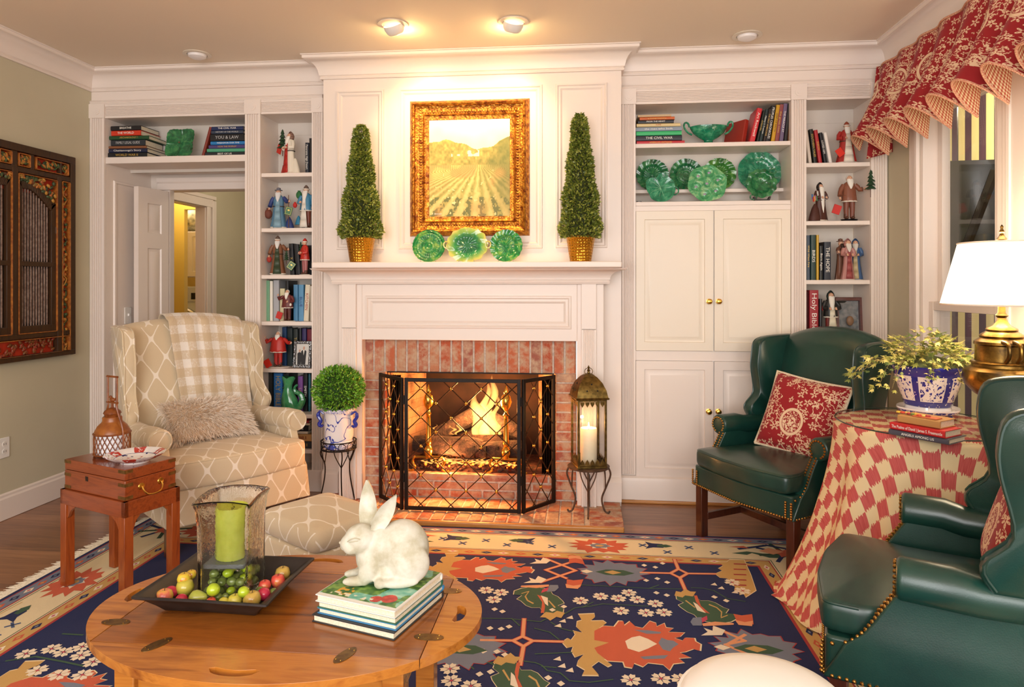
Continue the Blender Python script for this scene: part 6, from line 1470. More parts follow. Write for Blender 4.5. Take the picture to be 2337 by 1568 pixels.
def cl(a_, b):
    a = 2*pi*a_; q = b
    if q < .16: r_ = TR*q/.16; z_ = TZ
    else:
        s_ = (q-.16)/.84; fold = sin(a*13+.8*sin(a*3))*.5+sin(a*7+1)*.5
        rb = rbot(a); r_ = TR+.008+(rb-TR)*s_**1.9+fold*.028*min(1, s_*2.2); z_ = TZ-.004-(TZ-.02)*min(1, s_*1.04)
        r_ = min(r_, (XR-.02-TCX)/cos(a)) if cos(a) > .2 else r_
    return (r_*cos(a), r_*sin(a), z_)
def cluv(a_, b):
    a = 2*pi*a_
    if b < .16: r_ = TR*b/.16; return (5+r_*cos(a), 5+r_*sin(a))
    s_ = (b-.16)/.84; return (5+a*(TR+.12*s_)*1.0, 5+TR+s_*.78+.06*sin(a*2))
m = MB(); 
def ikuv(a_, b):
    x_, y_, z_ = cl(a_, b); r_ = math.hypot(x_, y_); a = 2*pi*a_; L = TR*b/.16 if b < .16 else TR+(b-.16)/.84*.82
    return (10+L*cos(a+.3), 10+L*sin(a+.3))
m.grid(cl, 220, 60, uv=ikuv); m.build('cloth', IKAT, tc, 180, solid=.002, fix=False, weld=True)
PANE2 = pane('table glass', .4)
gt = thing('glass_sheet', 'round clear glass sheet with dark rim lying on the checked cloth', 'glass top', (TCX, TCY, TZ+.0015))
m = MB(); m.lathe([(.001, 0), (TR+.002, 0), (TR+.003, .002), (TR+.003, .004), (TR+.002, .006), (.001, .006)], 96); m.build('glass', PANE2, gt, 30)
m = MB(); m.tube([((TR+.003)*cos(a), (TR+.003)*sin(a), .003) for a in [2*pi*k/96 for k in range(97)]], .0028, 6); m.build('rim', mat('2F4038', .15), gt)
TT = TZ+.008
# books on it
def bookat(c, w_, d, t, rz, z_, col, label, title=None, tc_=None, group=None, edge_lbl=None, cov2=None):
    """flat book, spine along local -Y side"""
    return book(t, w_, d, col, (c[0], c[1], z_), label, group, title, tc_, True, 0, rz)
fcrn = onz(2122, 1012, TT); 
A = onz(2060, 985, TT); Bp = onz(2170, 1015, TT); rzb = math.atan2(Bp.y-A.y, Bp.x-A.x)
ex = Vector((cos(rzb), sin(rzb), 0)); ey = Vector((-sin(rzb), cos(rzb), 0))
f0 = onz(2030, 985, TT)
b1 = book(.02, .24, .15, '4A4A56', (0, 0, 0), 'dark grey ANGELS AMONG US book, bottom of the table stack', None, 'ANGELS AMONG US', TW, True, 0, rzb)
L0 = onz(2028, 985, TT+.01); R0 = onz(2165, 1010, TT+.01); rzb = math.atan2(R0.y-L0.y, R0.x-L0.x); wd = (R0-L0).length
def reb(o, rz, loc): o.rotation_euler = (0, 0, rz); o.location = loc
ex = Vector((cos(rzb), sin(rzb), 0))
mid = (L0+R0)/2
bpy.data.objects.remove  # (spine faces the camera)
for c_ in kids(b1): bpy.data.objects.remove(c_)
bpy.data.objects.remove(b1)
book(.02, wd, .13, '4A4A56', (mid.x, mid.y, TT), 'dark grey ANGELS AMONG US book, bottom of the table stack', None, 'ANGELS AMONG US', TW, True, 0, rzb)
book(.026, wd*.93, .12, 'C02226', (mid.x-.002, mid.y+.004, TT+.021), 'red book with white title in the middle of the table stack', None, 'The Psalms of David | James S. Freemantle', TW, True, 0, rzb-.02, tw=.92)
bt = book(.028, wd*.72, .11, 'B98A52', (mid.x+.012, mid.y+.02, TT+.048), 'tan suede journal tied with ribbon, top of the table stack', None, None, None, True, 0, rzb-.02)
fl_ = thing('dried_flowers', 'small bunch of yellow and red dried flowers on the tan journal', 'flowers', (mid.x+.02, mid.y+.06, TT+.077), rzb)
rn = random.Random(11)
for i in range(9):
    x_, y_ = -.06+i*.013, rn.uniform(-.012, .012); m = MB()
    for k in range(5): a = k*2*pi/5; m.ball((x_+.005*cos(a), y_+.005*sin(a), .005), (.005, .005, .004), 8, 6)
    m.build('bloom', mat(('D8B23A', 'C8482E', 'E2C766', 'B03A3A', '7A8A3A')[i % 5], .6), fl_)
m = MB(); m.box((.0, -.022, 0), (.085, .022, .003)); m.build('ribbon', mat('C9683E', .6), fl_, 30)
# porcelain bowl planter
c = cf(1.80, 2.93); pb = thing('porcelain_bowl', 'lobed blue and white porcelain jardiniere with figure scenes on saucer', 'planter', (c.x, c.y, TT))
g = NG('blue scene porcelain'); uv = g.coord('UV'); x, y, z = g.xyz(uv)
fx = g.m('ABSOLUTE', g.m('SUBTRACT', g.m('FRACT', g.m('MULTIPLY', x, 6)), .5)); inx = g.m('LESS_THAN', fx, .37); iny = g.m('LESS_THAN', g.m('ABSOLUTE', g.m('SUBTRACT', y, .5)), .33)
pan = g.m('MULTIPLY', inx, iny); inx2 = g.m('LESS_THAN', fx, .4); iny2 = g.m('LESS_THAN', g.m('ABSOLUTE', g.m('SUBTRACT', y, .5)), .365); bord = g.m('SUBTRACT', g.m('MULTIPLY', inx2, iny2), pan)
nz = g.noise(g.coord('UV', (60, 8, 1)), 1, 3, .6); trees = g.m('GREATER_THAN', nz, .57); figs = g.vor(g.coord('UV', (34, 6, 1)), 1); fgs = g.m('LESS_THAN', figs, .25)
blue_in = g.m('MULTIPLY', pan, g.m('MAXIMUM', trees, fgs)); dots = g.m('LESS_THAN', g.vor(g.coord('UV', (60, 10, 1)), 1), .2)
white = g.m('MAXIMUM', g.m('MAXIMUM', g.m('SUBTRACT', pan, blue_in), bord), g.m('MULTIPLY', dots, g.m('SUBTRACT', 1, pan)), clamp=True)
SCENE = g.done(g.mix(white, lin('2A2C86'), lin('EFE3D8')), .08, 0, Coat_Weight=.7)
prof = [(.001, .052), (.098, .052), (.104, .058), (.112, .085), (.132, .13), (.145, .175), (.15, .205), (.158, .212), (.16, .222), (.152, .226), (.138, .215), (.001, .21)]
lob = lambda a, z_: 1+.035*abs(cos(3*a))**3-.02
m = MB(); m.lathe(prof, 72, wob=lob)
for i in range(len(m.v)): r_, j = prof[i//72], i % 72; m.uv[i] = (j/72+.05, (r_[1]-.058)/.147)
m.build('bowl', SCENE, pb, 50); pb.scale = (.9, .9, 1)
BWP = NG('blue edge porcelain'); z = BWP.xyz(BWP.coord('Object'))[2]; n5 = BWP.noise(BWP.coord('Object'), 90, 2); bd = BWP.m('LESS_THAN', BWP.m('ABSOLUTE', BWP.m('SUBTRACT', z, .028)), .009); BWP = BWP.done(BWP.mix(BWP.m('MULTIPLY', bd, BWP.m('GREATER_THAN', n5, .45)), lin('EEEAEC'), lin('4650A8')), .1, 0, Coat_Weight=.6)
m = MB(); m.lathe([(.001, .016), (.09, .014), (.105, .018), (.13, .03), (.136, .04), (.134, .045), (.12, .044), (.1, .04), (.098, .052), (.001, .052)], 72, wob=lob); m.build('saucer', BWP, pb, 50)
for i in range(6): a = i*pi/3+.2; m = MB(); m.tube([(.095*cos(a), .095*sin(a), .016), (.1*cos(a), .1*sin(a), .007), (.108*cos(a), .108*sin(a), .003)], [.012, .009, .007], 8); m.build('foot', BLU, pb)
iv = thing('ivy_plant', 'variegated yellow-green ivy spilling out of the porcelain jardiniere', 'plant', (c.x, c.y, TT+.212))
rn = random.Random(21); m = MB(); sm = MB()
def ivyleaf(m, p_, d, up, L):
    s_ = d.cross(up).normalized(); q = [(0, 0), (.25, .38), (.18, .14), (.6, .34), (.5, .12), (1, 0), (.5, -.12), (.6, -.34), (.18, -.14), (.25, -.38)]
    m.add([p_+d*(a*L)+s_*(b*L)+up*(.12*L*(1-abs(b)*3)) for a, b in q], [(0, 1, 2, 9), (9, 2, 8), (0, 9, 8), (2, 3, 4, 8), (8, 4, 6, 7), (4, 5, 6)][:1]+[(2, 3, 4), (8, 6, 7), (0, 2, 4, 5, 6, 8), (0, 8, 9)])
for i in range(560):
    a = rn.uniform(0, 2*pi); r_ = .14*math.sqrt(rn.random()); hgt = .04+.13*rn.random()*(1-r_/.2)+.03*sin(3*a)
    p_ = Vector((r_*cos(a)*1.15, r_*sin(a), hgt)); d = Vector((cos(a)+rn.uniform(-.7, .7), sin(a)+rn.uniform(-.7, .7), rn.uniform(-.5, .8))).normalized(); ivyleaf(m, p_, d, Vector((rn.uniform(-.4, .4), rn.uniform(-.6, 0), 1)).normalized(), rn.uniform(.026, .042))
for ang, L, drop, out in [(200, .16, .1, .1), (185, .2, .07, .16), (215, .14, .09, .1), (330, .16, .13, .09), (345, .2, .03, .17), (-10, .14, .12, .09), (280, .1, .05, .04), (250, .08, .05, .04), (300, .1, .07, .05), (170, .17, .06, .14), (355, .15, .1, .1)]:
    a = R(ang); pts = [Vector((.1*cos(a), .1*sin(a), .03)), Vector(((.15+out*.4)*cos(a), (.15+out*.4)*sin(a), .035)), Vector(((.16+out)*cos(a), (.16+out)*sin(a), .02-drop))]
    cp_ = catmull(pts, 6); sm.tube(cp_, .0018, 5)
    for k in range(34):
        p_ = cp_[min(len(cp_)-1, int(rn.random()*len(cp_)))]+Vector((rn.uniform(-.025, .025), rn.uniform(-.02, .02), rn.uniform(-.015, .02)))
        ivyleaf(m, p_, Vector((cos(a)+rn.uniform(-.8, .8), sin(a)+rn.uniform(-.8, .5), rn.uniform(-1, .3))).normalized(), Vector((rn.uniform(-.3, .3), -.5, .8)).normalized(), rn.uniform(.024, .038))
m.v = [Vector((p.x, p.y, max(p.z, -.2))) for p in m.v]
m.build('foliage', leafmat('ivy', '4C6232', '9E9E48', 'DCC878'), iv, 0, fix=False); sm.build('vine_stem', mat('6A5A34', .7), iv)
m = MB(); m.lathe([(.001, .002), (.13, .002), (.12, .03), (.001, .06)], 24); m.build('moss_core', mat('4A5230', .9, 0, '6E7440', 60), iv)
# brass lamp
lm = thing('table_lamp', 'brass samovar-style table lamp with white pleated shade', 'lamp', (1.605, 2.76, TT))
g = NG('aged brass'); nz = g.noise(g.coord('Object'), 14, 5, .6, .5); AB = g.done(g.ramp(nz, [(.35, '40301E'), (.55, '80602C'), (.7, 'B08A44')]), .32, .95)
m = MB(); m.lathe([(0.001, 0), (0.045, 0), (0.05, 0.012), (0.046, 0.025), (0.05, 0.11), (0.05, 0.13), (0.09, 0.155), (0.122, 0.19), (0.13, 0.22), (0.125, 0.245), (0.1, 0.26), (0.098, 0.27), (0.104, 0.274), (0.1, 0.28), (0.088, 0.282), (0.086, 0.34), (0.092, 0.345), (0.09, 0.355), (0.07, 0.37), (0.074, 0.376), (0.07, 0.382), (0.05, 0.395), (0.053, 0.4), (0.05, 0.406), (0.03, 0.415), (0.02, 0.43), (0.014, 0.445), (0.022, 0.455), (0.014, 0.465), (0.012, 0.5), (0.001, 0.502)], 48); m.build('base', AB, lm, 40)
for s_ in (-1, 1):
    m = MB(); m.tube(catmull([(s_*.02-.03, -.09, .36), (s_*.02-.03, -.125, .35), (s_*.02-.03, -.13, .31), (s_*.02-.03, -.11, .285)], 5), .007, 8); m.build('handle', AB, lm)
SH0, SH1 = 1.262-TT, 1.502-TT
g = NG('lamp shade'); SHD = g.done(lin('FFF3E0'), .9, 0, Emission_Color=lin('FFEED2'), Emission_Strength=1.6)
m = MB(); n_ = 120; m.lathe([(.199, SH0), (.2, SH0+.004), (.142, SH1-.004), (.14, SH1)], n_, cap=False, wob=lambda a, z_: 1+.008*sin(30*a)); m.build('shade', SHD, lm, 180, solid=.002, fix=False)
m = MB(); m.tube([(.2*cos(a), .2*sin(a), SH0+.003) for a in [2*pi*k/60 for k in range(61)]], .004, 6); m.tube([(.143*cos(a), .143*sin(a), SH1-.002) for a in [2*pi*k/60 for k in range(61)]], .0035, 6); m.build('shade_trim', mat('F2E2CF', .7), lm)
m = MB(); m.ball((0, 0, SH0+.1), (.03, .03, .045), 16, 10); m.build('bulb', emis('FFE6BE', 8), lm)
m = MB(); m.tube([(0, 0, .5), (0, 0, SH1+.01)], .004, 6)
for k in range(3): a = k*2.1; m.tube([(0, 0, SH1-.004), (.14*cos(a), .14*sin(a), SH1-.004)], .002, 5)
m.build('harp', AB, lm)
m = MB(); m.lathe([(.001, SH1), (.012, SH1+.003), (.018, SH1+.012), (.01, SH1+.024), (.006, SH1+.034), (.01, SH1+.04), (.004, SH1+.052), (.006, SH1+.06), (.001, SH1+.068)], 16); m.build('finial', AB, lm)
lamp('table_lamp_light', 'POINT', (1.605, 2.76, TT+SH1+.03), 5, (1, .85, .62), .04)
lamp('table_lamp_down', 'POINT', (1.605, 2.76, TT+SH0-.02), 3.5, (1, .85, .62), .05)

# ================= valance =================
VZ0, VZ1, VY0, VY1 = 2.12, 2.625, 2.2, 4.17
TO2 = toile('red toile valance', 21, (.36, .62, .062, .09, .1, .34))
va = thing('window_valance', 'gathered red toile valance with gingham lining above the windows', 'valance', (XR-.06, (VY0+VY1)/2, VZ0))
def vpos(a, b, off=0):
    y_ = VY0+(VY1-VY0)*a; ph = (VY1-y_)/.215*2*pi; fl_ = (1-b); s_ = sin(ph)
    amp = .012+.065*fl_**1.3; x_ = XR-.05-.03*fl_-amp*(1+s_)-.02*fl_
    yy = y_+.035*fl_*cos(ph)
    z_ = VZ0+(VZ1-VZ0)*b-.11*(fl_**2)*(-s_)*.6+.02*fl_
    if a > .985: x_ = min(XR-.02, x_)
    return (x_+off, yy, z_)
m = MB(); m.grid(lambda a, b: vpos(a, b), 330, 26, uv=lambda a, b: (a*(VY1-VY0)*1.35, b*(VZ1-VZ0)*1.1)); m.build('toile_cloth', TO2, va, 180, world=True, fix=False)
m = MB(); m.grid(lambda a, b: vpos(a, b, .006), 330, 20, uv=lambda a, b: (a*(VY1-VY0)*1.35, b*(VZ1-VZ0))); m.build('gingham_lining', GING, va, 180, world=True, fix=False)
CRD = mat('E8C49C', .8, 0, 'B0453A', 300)
m = MB(); m.tube([vpos(i/330, 0, .002) for i in range(331)], .0055, 6); m.build('hem_cord', CRD, va, world=True)
m = MB(); m.tube([vpos(i/330, 1, -.004) for i in range(331)], .006, 6); m.build('top_cord', CRD, va, world=True)
m = MB(); m.box((XR-.05, VY0, VZ1-.03), (XR-.0, VY1, VZ1-.01)); m.build('mounting_board', WHITE, va, 30, world=True)
m = MB(); m.grid(lambda a, b: (XR-.002-(.09+.06*(1-b))*a, VY1+.006+.01*(1-b)*sin(a*5), VZ0-.0+(VZ1-VZ0)*b-.04*(1-b)*a), 10, 10, uv=lambda a, b: (a*.14, b*.5)); m.build('side_return', TO2, va, 180, world=True, fix=False, solid=.003)
# ================= carved shutter panel on the left wall =================
DKW = wood('dark carved wood', '2E1B10', '44290F', '24150D', 12, 'Z', .5, .1)
cpn = thing('carved_window_panel', 'carved dark wood shutter panel with red and gold openwork hanging on the left wall', 'wall panel')
yF = onx(168, 600, XL+.03).y; yC = onx(31, 600, XL+.03).y; z1 = onx(168, 360, XL+.03).z; z0 = onx(168, 808, XL+.03).z; hwid = yF-yC
cpn.location = (XL, yC, z0); Hp = z1-z0
def yb_(u): return (onx(u, 600, XL+.03).y-yC)
def zb_(v): return (z1-z0)*(1-(v-360)/(808-360.))
REDP = mat('B3301A', .5, 0, 'C23A1E', 30); ORG = mat('B8702A', .45, 0, '8A4A1C', 50)
CARV = NG('painted carving'); oi = CARV.new('ShaderNodeNewGeometry').outputs['Random Per Island']; CARV = CARV.done(CARV.ramp(oi, [(0, '2A3A22'), (.35, '4A5A34'), (.5, 'C08A3A'), (.8, 'B0602A'), (1, '1E2418')]), .45)
def P3(y, z, d=0): return (d, y, z)
m = MB(); T1, T2 = .012, .045
f1, f2, f3, f4 = yb_(157), yb_(136), yb_(127), yb_(34)
za, zb, zc, zd = zb_(376), zb_(411), zb_(424), zb_(752)
for s_ in (-1, 1):
    def bx(y0, y1, q0, q1, d0=.004, d1=T2): m.box((d0, s_*y0, q0), (d1, s_*y1, q1))
    bx(f1, hwid, 0, Hp); bx(f2-.004, f2+.012, 0, Hp, .004, T2-.006); bx(f3, f2, zb_(800), zb)
m.box((.005, -hwid+.001, za), (T2+.001, hwid-.001, Hp-.001)); m.box((.004, -f1, zb-.02), (T2-.004, f1, zb+.012)); m.box((.004, -f1, zd-.03), (T2-.003, f1, zd)); m.box((.005, -hwid+.001, .001), (T2+.001, hwid-.001, zb_(800)+.01)); m.box((.004, -.02, zd), (T2-.002, .02, zb)); m.box((.004, -.02, zb), (T2-.006, .02, za))
m.box((.004, -yb_(72)-.012, zb), (T2-.006, -yb_(72)+.012, za)); m.box((.004, yb_(72)-.012, zb), (T2-.006, yb_(72)+.012, za))
m.build('frame', DKW, cpn, 30, .003)
m = MB(); m.box((.002, -hwid+.02, .02), (.012, hwid-.02, Hp-.02)); m.build('red_backing', REDP, cpn, 0)
rn = random.Random(8)
def carve(m, y0, y1, q0, q1, n, d=.03):
    for i in range(n):
        y_, z_ = rn.uniform(y0, y1), rn.uniform(q0, q1); a = rn.uniform(0, pi)
        m.ball((d, y_, z_), (.008, .017, .009), 8, 6, Matrix.Rotation(a, 4, 'X'))
def vine(m, y0, y1, q0, q1, horiz=False):
    L = (q1-q0) if not horiz else (y1-y0); pts = []
    for i in range(41):
        q = i/40; w_ = sin(q*L*75)*.32
        pts.append((.03, y0+(y1-y0)*(.5+w_), q0+L*q) if not horiz else (.03, y0+L*q, q0+(q1-q0)*(.5+w_)))
    m.tube(pts, .006, 6)
for s_ in (-1, 1):
    m = MB(); a0, a1 = sorted((s_*(f2+.012), s_*(f1-.006))); n = 34
    vine(m, a0, a1, zb_(795), zb-.03)
    for i in range(n): z_ = zb_(795)+(zb-.04-zb_(795))*i/(n-1); m.ball((.03, (a0+a1)/2+s_*.011*sin(i*2.1), z_), (.01, .012, .011), 8, 6, Matrix.Rotation(i, 4, 'X'))
    m.build('carved_vine', CARV, cpn)
    for y0, y1 in ((yb_(80), f1-.02), (.03, yb_(64))):
        m = MB(); a0, a1 = sorted((s_*y0, s_*y1)); vine(m, a0, a1, zb+.03, za-.02, True); carve(m, a0, a1, zb+.035, za-.025, 26); m.build('carved_vine', CARV, cpn)
m = MB(); carve(m, -f1+.03, f1-.03, zb_(796), zd-.045, 90, .024); m.build('carved_relief', mat('8A2A18', .5, 0, '6A4A1E', 60), cpn)
m = MB()
for s_ in (-1, 1):
    for i in range(60):
        a = rn.uniform(0, 1); y_ = s_*(.03+(f3-.04)*a); zt_ = zb-.035; zlo = zb-.06-.13*a**2.2*1.0; m.ball((.035, y_, rn.uniform(zlo, zt_)), (.01, .016, .01), 8, 6, Matrix.Rotation(rn.uniform(0, 3), 4, 'X'))
m.build('carved_spandrel', CARV, cpn)
m = MB(); D_ = T2+.001
def rim(y0, y1, q0, q1, w_=.005):
    for b in ((y0, y1, q0-w_, q0), (y0, y1, q1, q1+w_), (y0-w_, y0, q0, q1), (y1, y1+w_, q0, q1)): m.box((.004, b[0], b[2]), (D_, b[1], b[3]))
for s_ in (-1, 1):
    for y0, y1, q0, q1 in ((f2+.013, f1-.006, zb_(797), zb-.028), (yb_(80), f1-.02, zb+.02, za-.012), (.028, yb_(64), zb+.02, za-.012), (.026, f3-.004, zd+.004, zb-.03)):
        a0, a1 = sorted((s_*y0, s_*y1)); rim(a0, a1, q0, q1)
rim(-f1+.012, f1-.012, zb_(797), zd-.038); m.build('gilt_edging', ORG, cpn, 30, .001)
for s_ in (-1, 1):   # the two shutters
    y0, y1 = .022, f3; m = MB(); zt_ = zb-.06
    def arch(a): return zt_-.004-.165*max(0, a-.25)**1.4
    n = 20
    top = [(y0+(y1-y0)*i/n, arch(i/n)) for i in range(n+1)]; inn = [(y0+.03+(y1-y0-.07)*i/n, arch(i/n)-.045) for i in range(n+1)]
    for i in range(n): 
        a, b, c, d = top[i], top[i+1], inn[i+1], inn[i]; m.loft([[(x_, s_*q[0], q[1]) for q in (a, b, c, d)] for x_ in (.012, .036)])
    zm = zb_(606)
    for q in ((y0, y0+.03, zd+.002, arch(0), 0), (y1-.04, y1, zd+.002, arch(1), 0), (y0+.001, y1-.001, zd+.003, zd+.045, .001), (y0+.001, y1-.001, zm-.014, zm+.014, .001)): m.box((.012+q[4], s_*q[0], q[2]), (.036+q[4], s_*q[1], q[3]))
    sh = m.build('shutter', DKW, cpn, 30, .002)
    for (q0, q1) in ((zd+.045, zm-.014), (zm+.014, None)):
        for i in range(10):
            y_ = y0+.04+(y1-y0-.088)*(i+.5)/10; zz = q1 if q1 else arch((y_-y0)/(y1-y0))-.045
            m = MB(); m.lathe([(.004, q0), (.0055, q0+.02), (.006, (q0+zz)/2), (.0055, zz-.02), (.004, zz+.01)], 8, c=(.02, s_*y_, 0)); m.build('spindle', mat('8E7668', .5, 0, '6A4E40', 60), sh)
    m = MB(); m.box((.0125, s_*(y0+.03), zd+.04), (.0145, s_*(y1-.04), arch(.5)-.04)); m.build('dark_backing', mat('1A120C', .8), sh, 0)
    for z_ in (zb_(400), zb_(540), zb_(700)):
        pass
    m = MB(); m.box((.036, s_*(y1-.006), zb_(530)-.02), (.039, s_*(y1+.006), zb_(530)+.02)); m.build('hinge', mat('A09080', .3, .8), sh)

# ================= side table with writing box =================
CHER = wood('cherry wood', '7E3512', '9A4A1C', '6E2C0E', 8, 'Z', .28, .4); CHERX = wood('cherry wood x', '742D0E', '8F4018', '62250C', 8, 'X', .25, .5)
sx, sy = -2.037, 2.812; rs = math.atan2(-.354, .935); ex = Vector((cos(rs), sin(rs), 0)); ey = Vector((-sin(rs), cos(rs), 0)); sc0 = Vector((sx, sy, 0))+ey*.012
st = thing('side_table', 'small cherry stand with square legs and fretted corner brackets under the writing box', 'side table', tuple(sc0), rs)
a_, b_ = .222, .13
m = MB(); zt_, zp = .438, .372
for s_ in (-1, 1): m.box((-a_, s_*b_-.011*s_-.011, zp), (a_, s_*b_-.011*s_+.011, zt_)); m.box((s_*a_-.011*s_-.011, -b_, zp), (s_*a_-.011*s_+.011, b_, zt_))
m.build('apron', CHERX, st, 30, .002)
for i in (-1, 1):
    for j in (-1, 1):
        m = MB(); m.box((i*(a_-.02)-.02, j*(b_-.02)-.02, .0105 if i > 0 or j > 0 else .0105), (i*(a_-.02)+.02, j*(b_-.02)+.02, zp+.005)); m.build('leg', CHER, st, 30, .002)
        for ax in (0, 1):
            m = MB(); pts = [(0, 0), (.06, 0)]+[(.06-.0-.06*sin(R(t_)), -.06+.06*(cos(R(t_)))*1.0-.0) for t_ in ()]+[(.045, -.012), (.03, -.02), (.02, -.032), (.012, -.048), (0, -.06)]
            if ax == 0: m.prism([(i*(a_-.04)-i*p, zp+q) for p, q in pts], .012, 'XZ', j*(b_-.012)-.006)
            else: m.prism([(j*(b_-.04)-j*p*.6, zp+q) for p, q in pts], .012, 'YZ', i*(a_-.012)-.006)
            m.build('corner_bracket', CHER, st, 30)
wb = thing('writing_box', 'cherry campaign writing box with brass corners and a swing handle', 'box', (sc0.x, sc0.y, zt_+.0005), rs)
a_, b_ = .208, .118; h1, h2 = .084, .13
m = MB(); m.box((-a_, -b_, 0), (a_, b_, h1)); m.build('body', CHERX, wb, 30, .002)
m = MB(); m.box((-a_, -b_, h1+.0015), (a_, b_, h2)); m.build('lid', CHERX, wb, 30, .003)
CB = mat('8F6E3C', .4, .8, '6E4F28', 60)
for i in (-1, 1):
    for j in (-1, 1):
        for z_ in (h2-.016, h1-.026, .004):
            m = MB(); m.box((i*(a_+.0008), j*(b_+.0008), z_), (i*(a_-.045), j*(b_-.001), z_+.014)); m.box((i*(a_+.0008), j*(b_+.0008), z_), (i*(a_-.001), j*(b_-.035), z_+.014)); m.build('corner_strap', CB, wb, 30)
m = MB(); m.box((-.05-.009, -b_-.0012, .052), (-.05+.009, -b_, .072)); m.build('keyhole_plate', mat('3A2A22', .4, .6), wb, 30)
for j in (-1, 1):
    m = MB(); m.T = Matrix.Translation((a_, j*.045, .045)) @ Matrix.Rotation(pi/2, 4, 'Y'); m.lathe([(.001, .004), (.013, .003), (.015, 0)], 18, cap=False); m.build('handle_rose', BRASS, wb)
m = MB(); m.tube(catmull([(a_+.006, -.045, .045), (a_+.014, -.044, .03), (a_+.02, -.03, .012), (a_+.022, 0, .006), (a_+.02, .03, .012), (a_+.014, .044, .03), (a_+.006, .045, .045)], 5), .0035, 8); m.build('swing_handle', BRASS, wb)
BT = zt_+.0005+h2+.0006
# wicker caged jar
vp = sc0+ex*(-.085)+ey*.018; wj = thing('wicker_lantern', 'bamboo-caged white jar with tall square handle and bird finial', 'lantern', (vp.x, vp.y, BT), rs)
RAT = mat('8A4A1C', .35, 0, '6E3512', 40); k = .073
m = MB(); m.lathe([(.001, .012), (k-.006, .012), (k-.005, .1), (.001, .1)], 32); m.build('jar', mat('E8E8EE', .25), wj, 40)
m = MB()
for i in range(22):
    for s_ in (-1, 1): m.tube([((k)*cos(i*2*pi/22+s_*t_*.62), (k)*sin(i*2*pi/22+s_*t_*.62), .012+.09*t_) for t_ in (0, .25, .5, .75, 1)], .0018, 5)
for z_ in (.012, .102): m.tube([(k*1.01*cos(a), k*1.01*sin(a), z_) for a in [2*pi*q/40 for q in range(41)]], .004, 6)
m.build('lattice', RAT, wj)
m = MB(); m.lathe([(k, .1), (k-.002, .112), (k-.014, .135), (.042, .152), (.04, .158), (.04, .172), (.037, .176), (.001, .176)], 36); m.build('shoulder', mat('9A5A20', .3, 0, '7E3F14', 30), wj, 40)
m = MB(); m.lathe([(.001, .176), (.03, .176), (.032, .186), (.036, .19), (.032, .2), (.02, .21), (.006, .216), (.005, .235), (.001, .236)], 28, wob=lambda a, z: 1+.03*sin(16*a)); m.build('lid', RAT, wj, 40)
m = MB(); m.ball((0, 0, .25), (.016, .009, .011), 12, 8); m.ball((-.012, 0, .262), .007, 8, 6); m.prism([(.008, .25), (.026, .262), (.022, .248)], .006, 'XZ', -.003); m.build('bird_finial', RAT, wj, 60)
hw2 = .032
m = MB()
for s_ in (-1, 1): m.tube(catmull([(s_*(k+.004), 0, .0), (s_*(k+.004), 0, .1), (s_*(k-.005), 0, .14), (s_*.05, 0, .175), (s_*hw2, 0, .215), (s_*hw2, 0, .24)], 4)+[Vector((s_*hw2, 0, .355))], .0045, 6)
m.tube([(-hw2-.006, 0, .355), (hw2+.006, 0, .355)], .005, 6); m.tube([(-hw2-.006, 0, .238), (hw2+.006, 0, .238)], .005, 6); m.build('handle', RAT, wj)
for i in range(4): m = MB(); a = i*pi/2+.7; m.ball((k*cos(a), k*sin(a), .0062), .006, 8, 6); m.build('foot', RAT, wj)
# imari plate
pp = sc0+ex*.115-ey*.01; ip = thing('porcelain_plate', 'scalloped red, white and blue porcelain dish on the writing box', 'plate', (pp.x, pp.y, BT), rs)
g = NG('imari'); xyz = g.xyz(g.coord('Object')); r_ = g.m('SQRT', g.m('ADD', g.m('POWER', xyz[0], 2), g.m('POWER', xyz[1], 2))); an = g.m('ARCTAN2', xyz[1], xyz[0]); nz = g.noise(g.coord('Object'), 60, 3)
rim = g.m('GREATER_THAN', r_, .082); sec = g.m('GREATER_THAN', g.m('SINE', g.m('MULTIPLY', an, 6)), .25); redm = g.m('MULTIPLY', g.m('MULTIPLY', rim, sec), g.m('GREATER_THAN', nz, .42)); ctr = g.m('MULTIPLY', g.m('LESS_THAN', r_, .05), g.m('GREATER_THAN', nz, .6)); ring = g.m('LESS_THAN', g.m('ABSOLUTE', g.m('SUBTRACT', r_, .08)), .0015)
blu = g.m('MULTIPLY', g.m('LESS_THAN', xyz[2], .02), g.m('GREATER_THAN', g.noise(g.coord('Object'), 34, 2), .63))
c1_ = g.mix(g.m('MAXIMUM', redm, ctr), lin('F0ECEA'), lin('C03A2E')); IMA = g.done(g.mix(g.m('MAXIMUM', blu, ring), c1_, lin('2C3670')), .1, 0, Coat_Weight=.6)
m = MB(); m.lathe([(.001, .004), (.05, .004), (.052, 0), (.058, 0), (.06, .006), (.09, .018), (.114, .032), (.12, .037), (.113, .036), (.088, .023), (.058, .011), (.001, .008)], 84, wob=lambda a, z: 1+(.035*abs(cos(6*a))-.02 if z > .015 else 0)); m.build('dish', IMA, ip, 60)

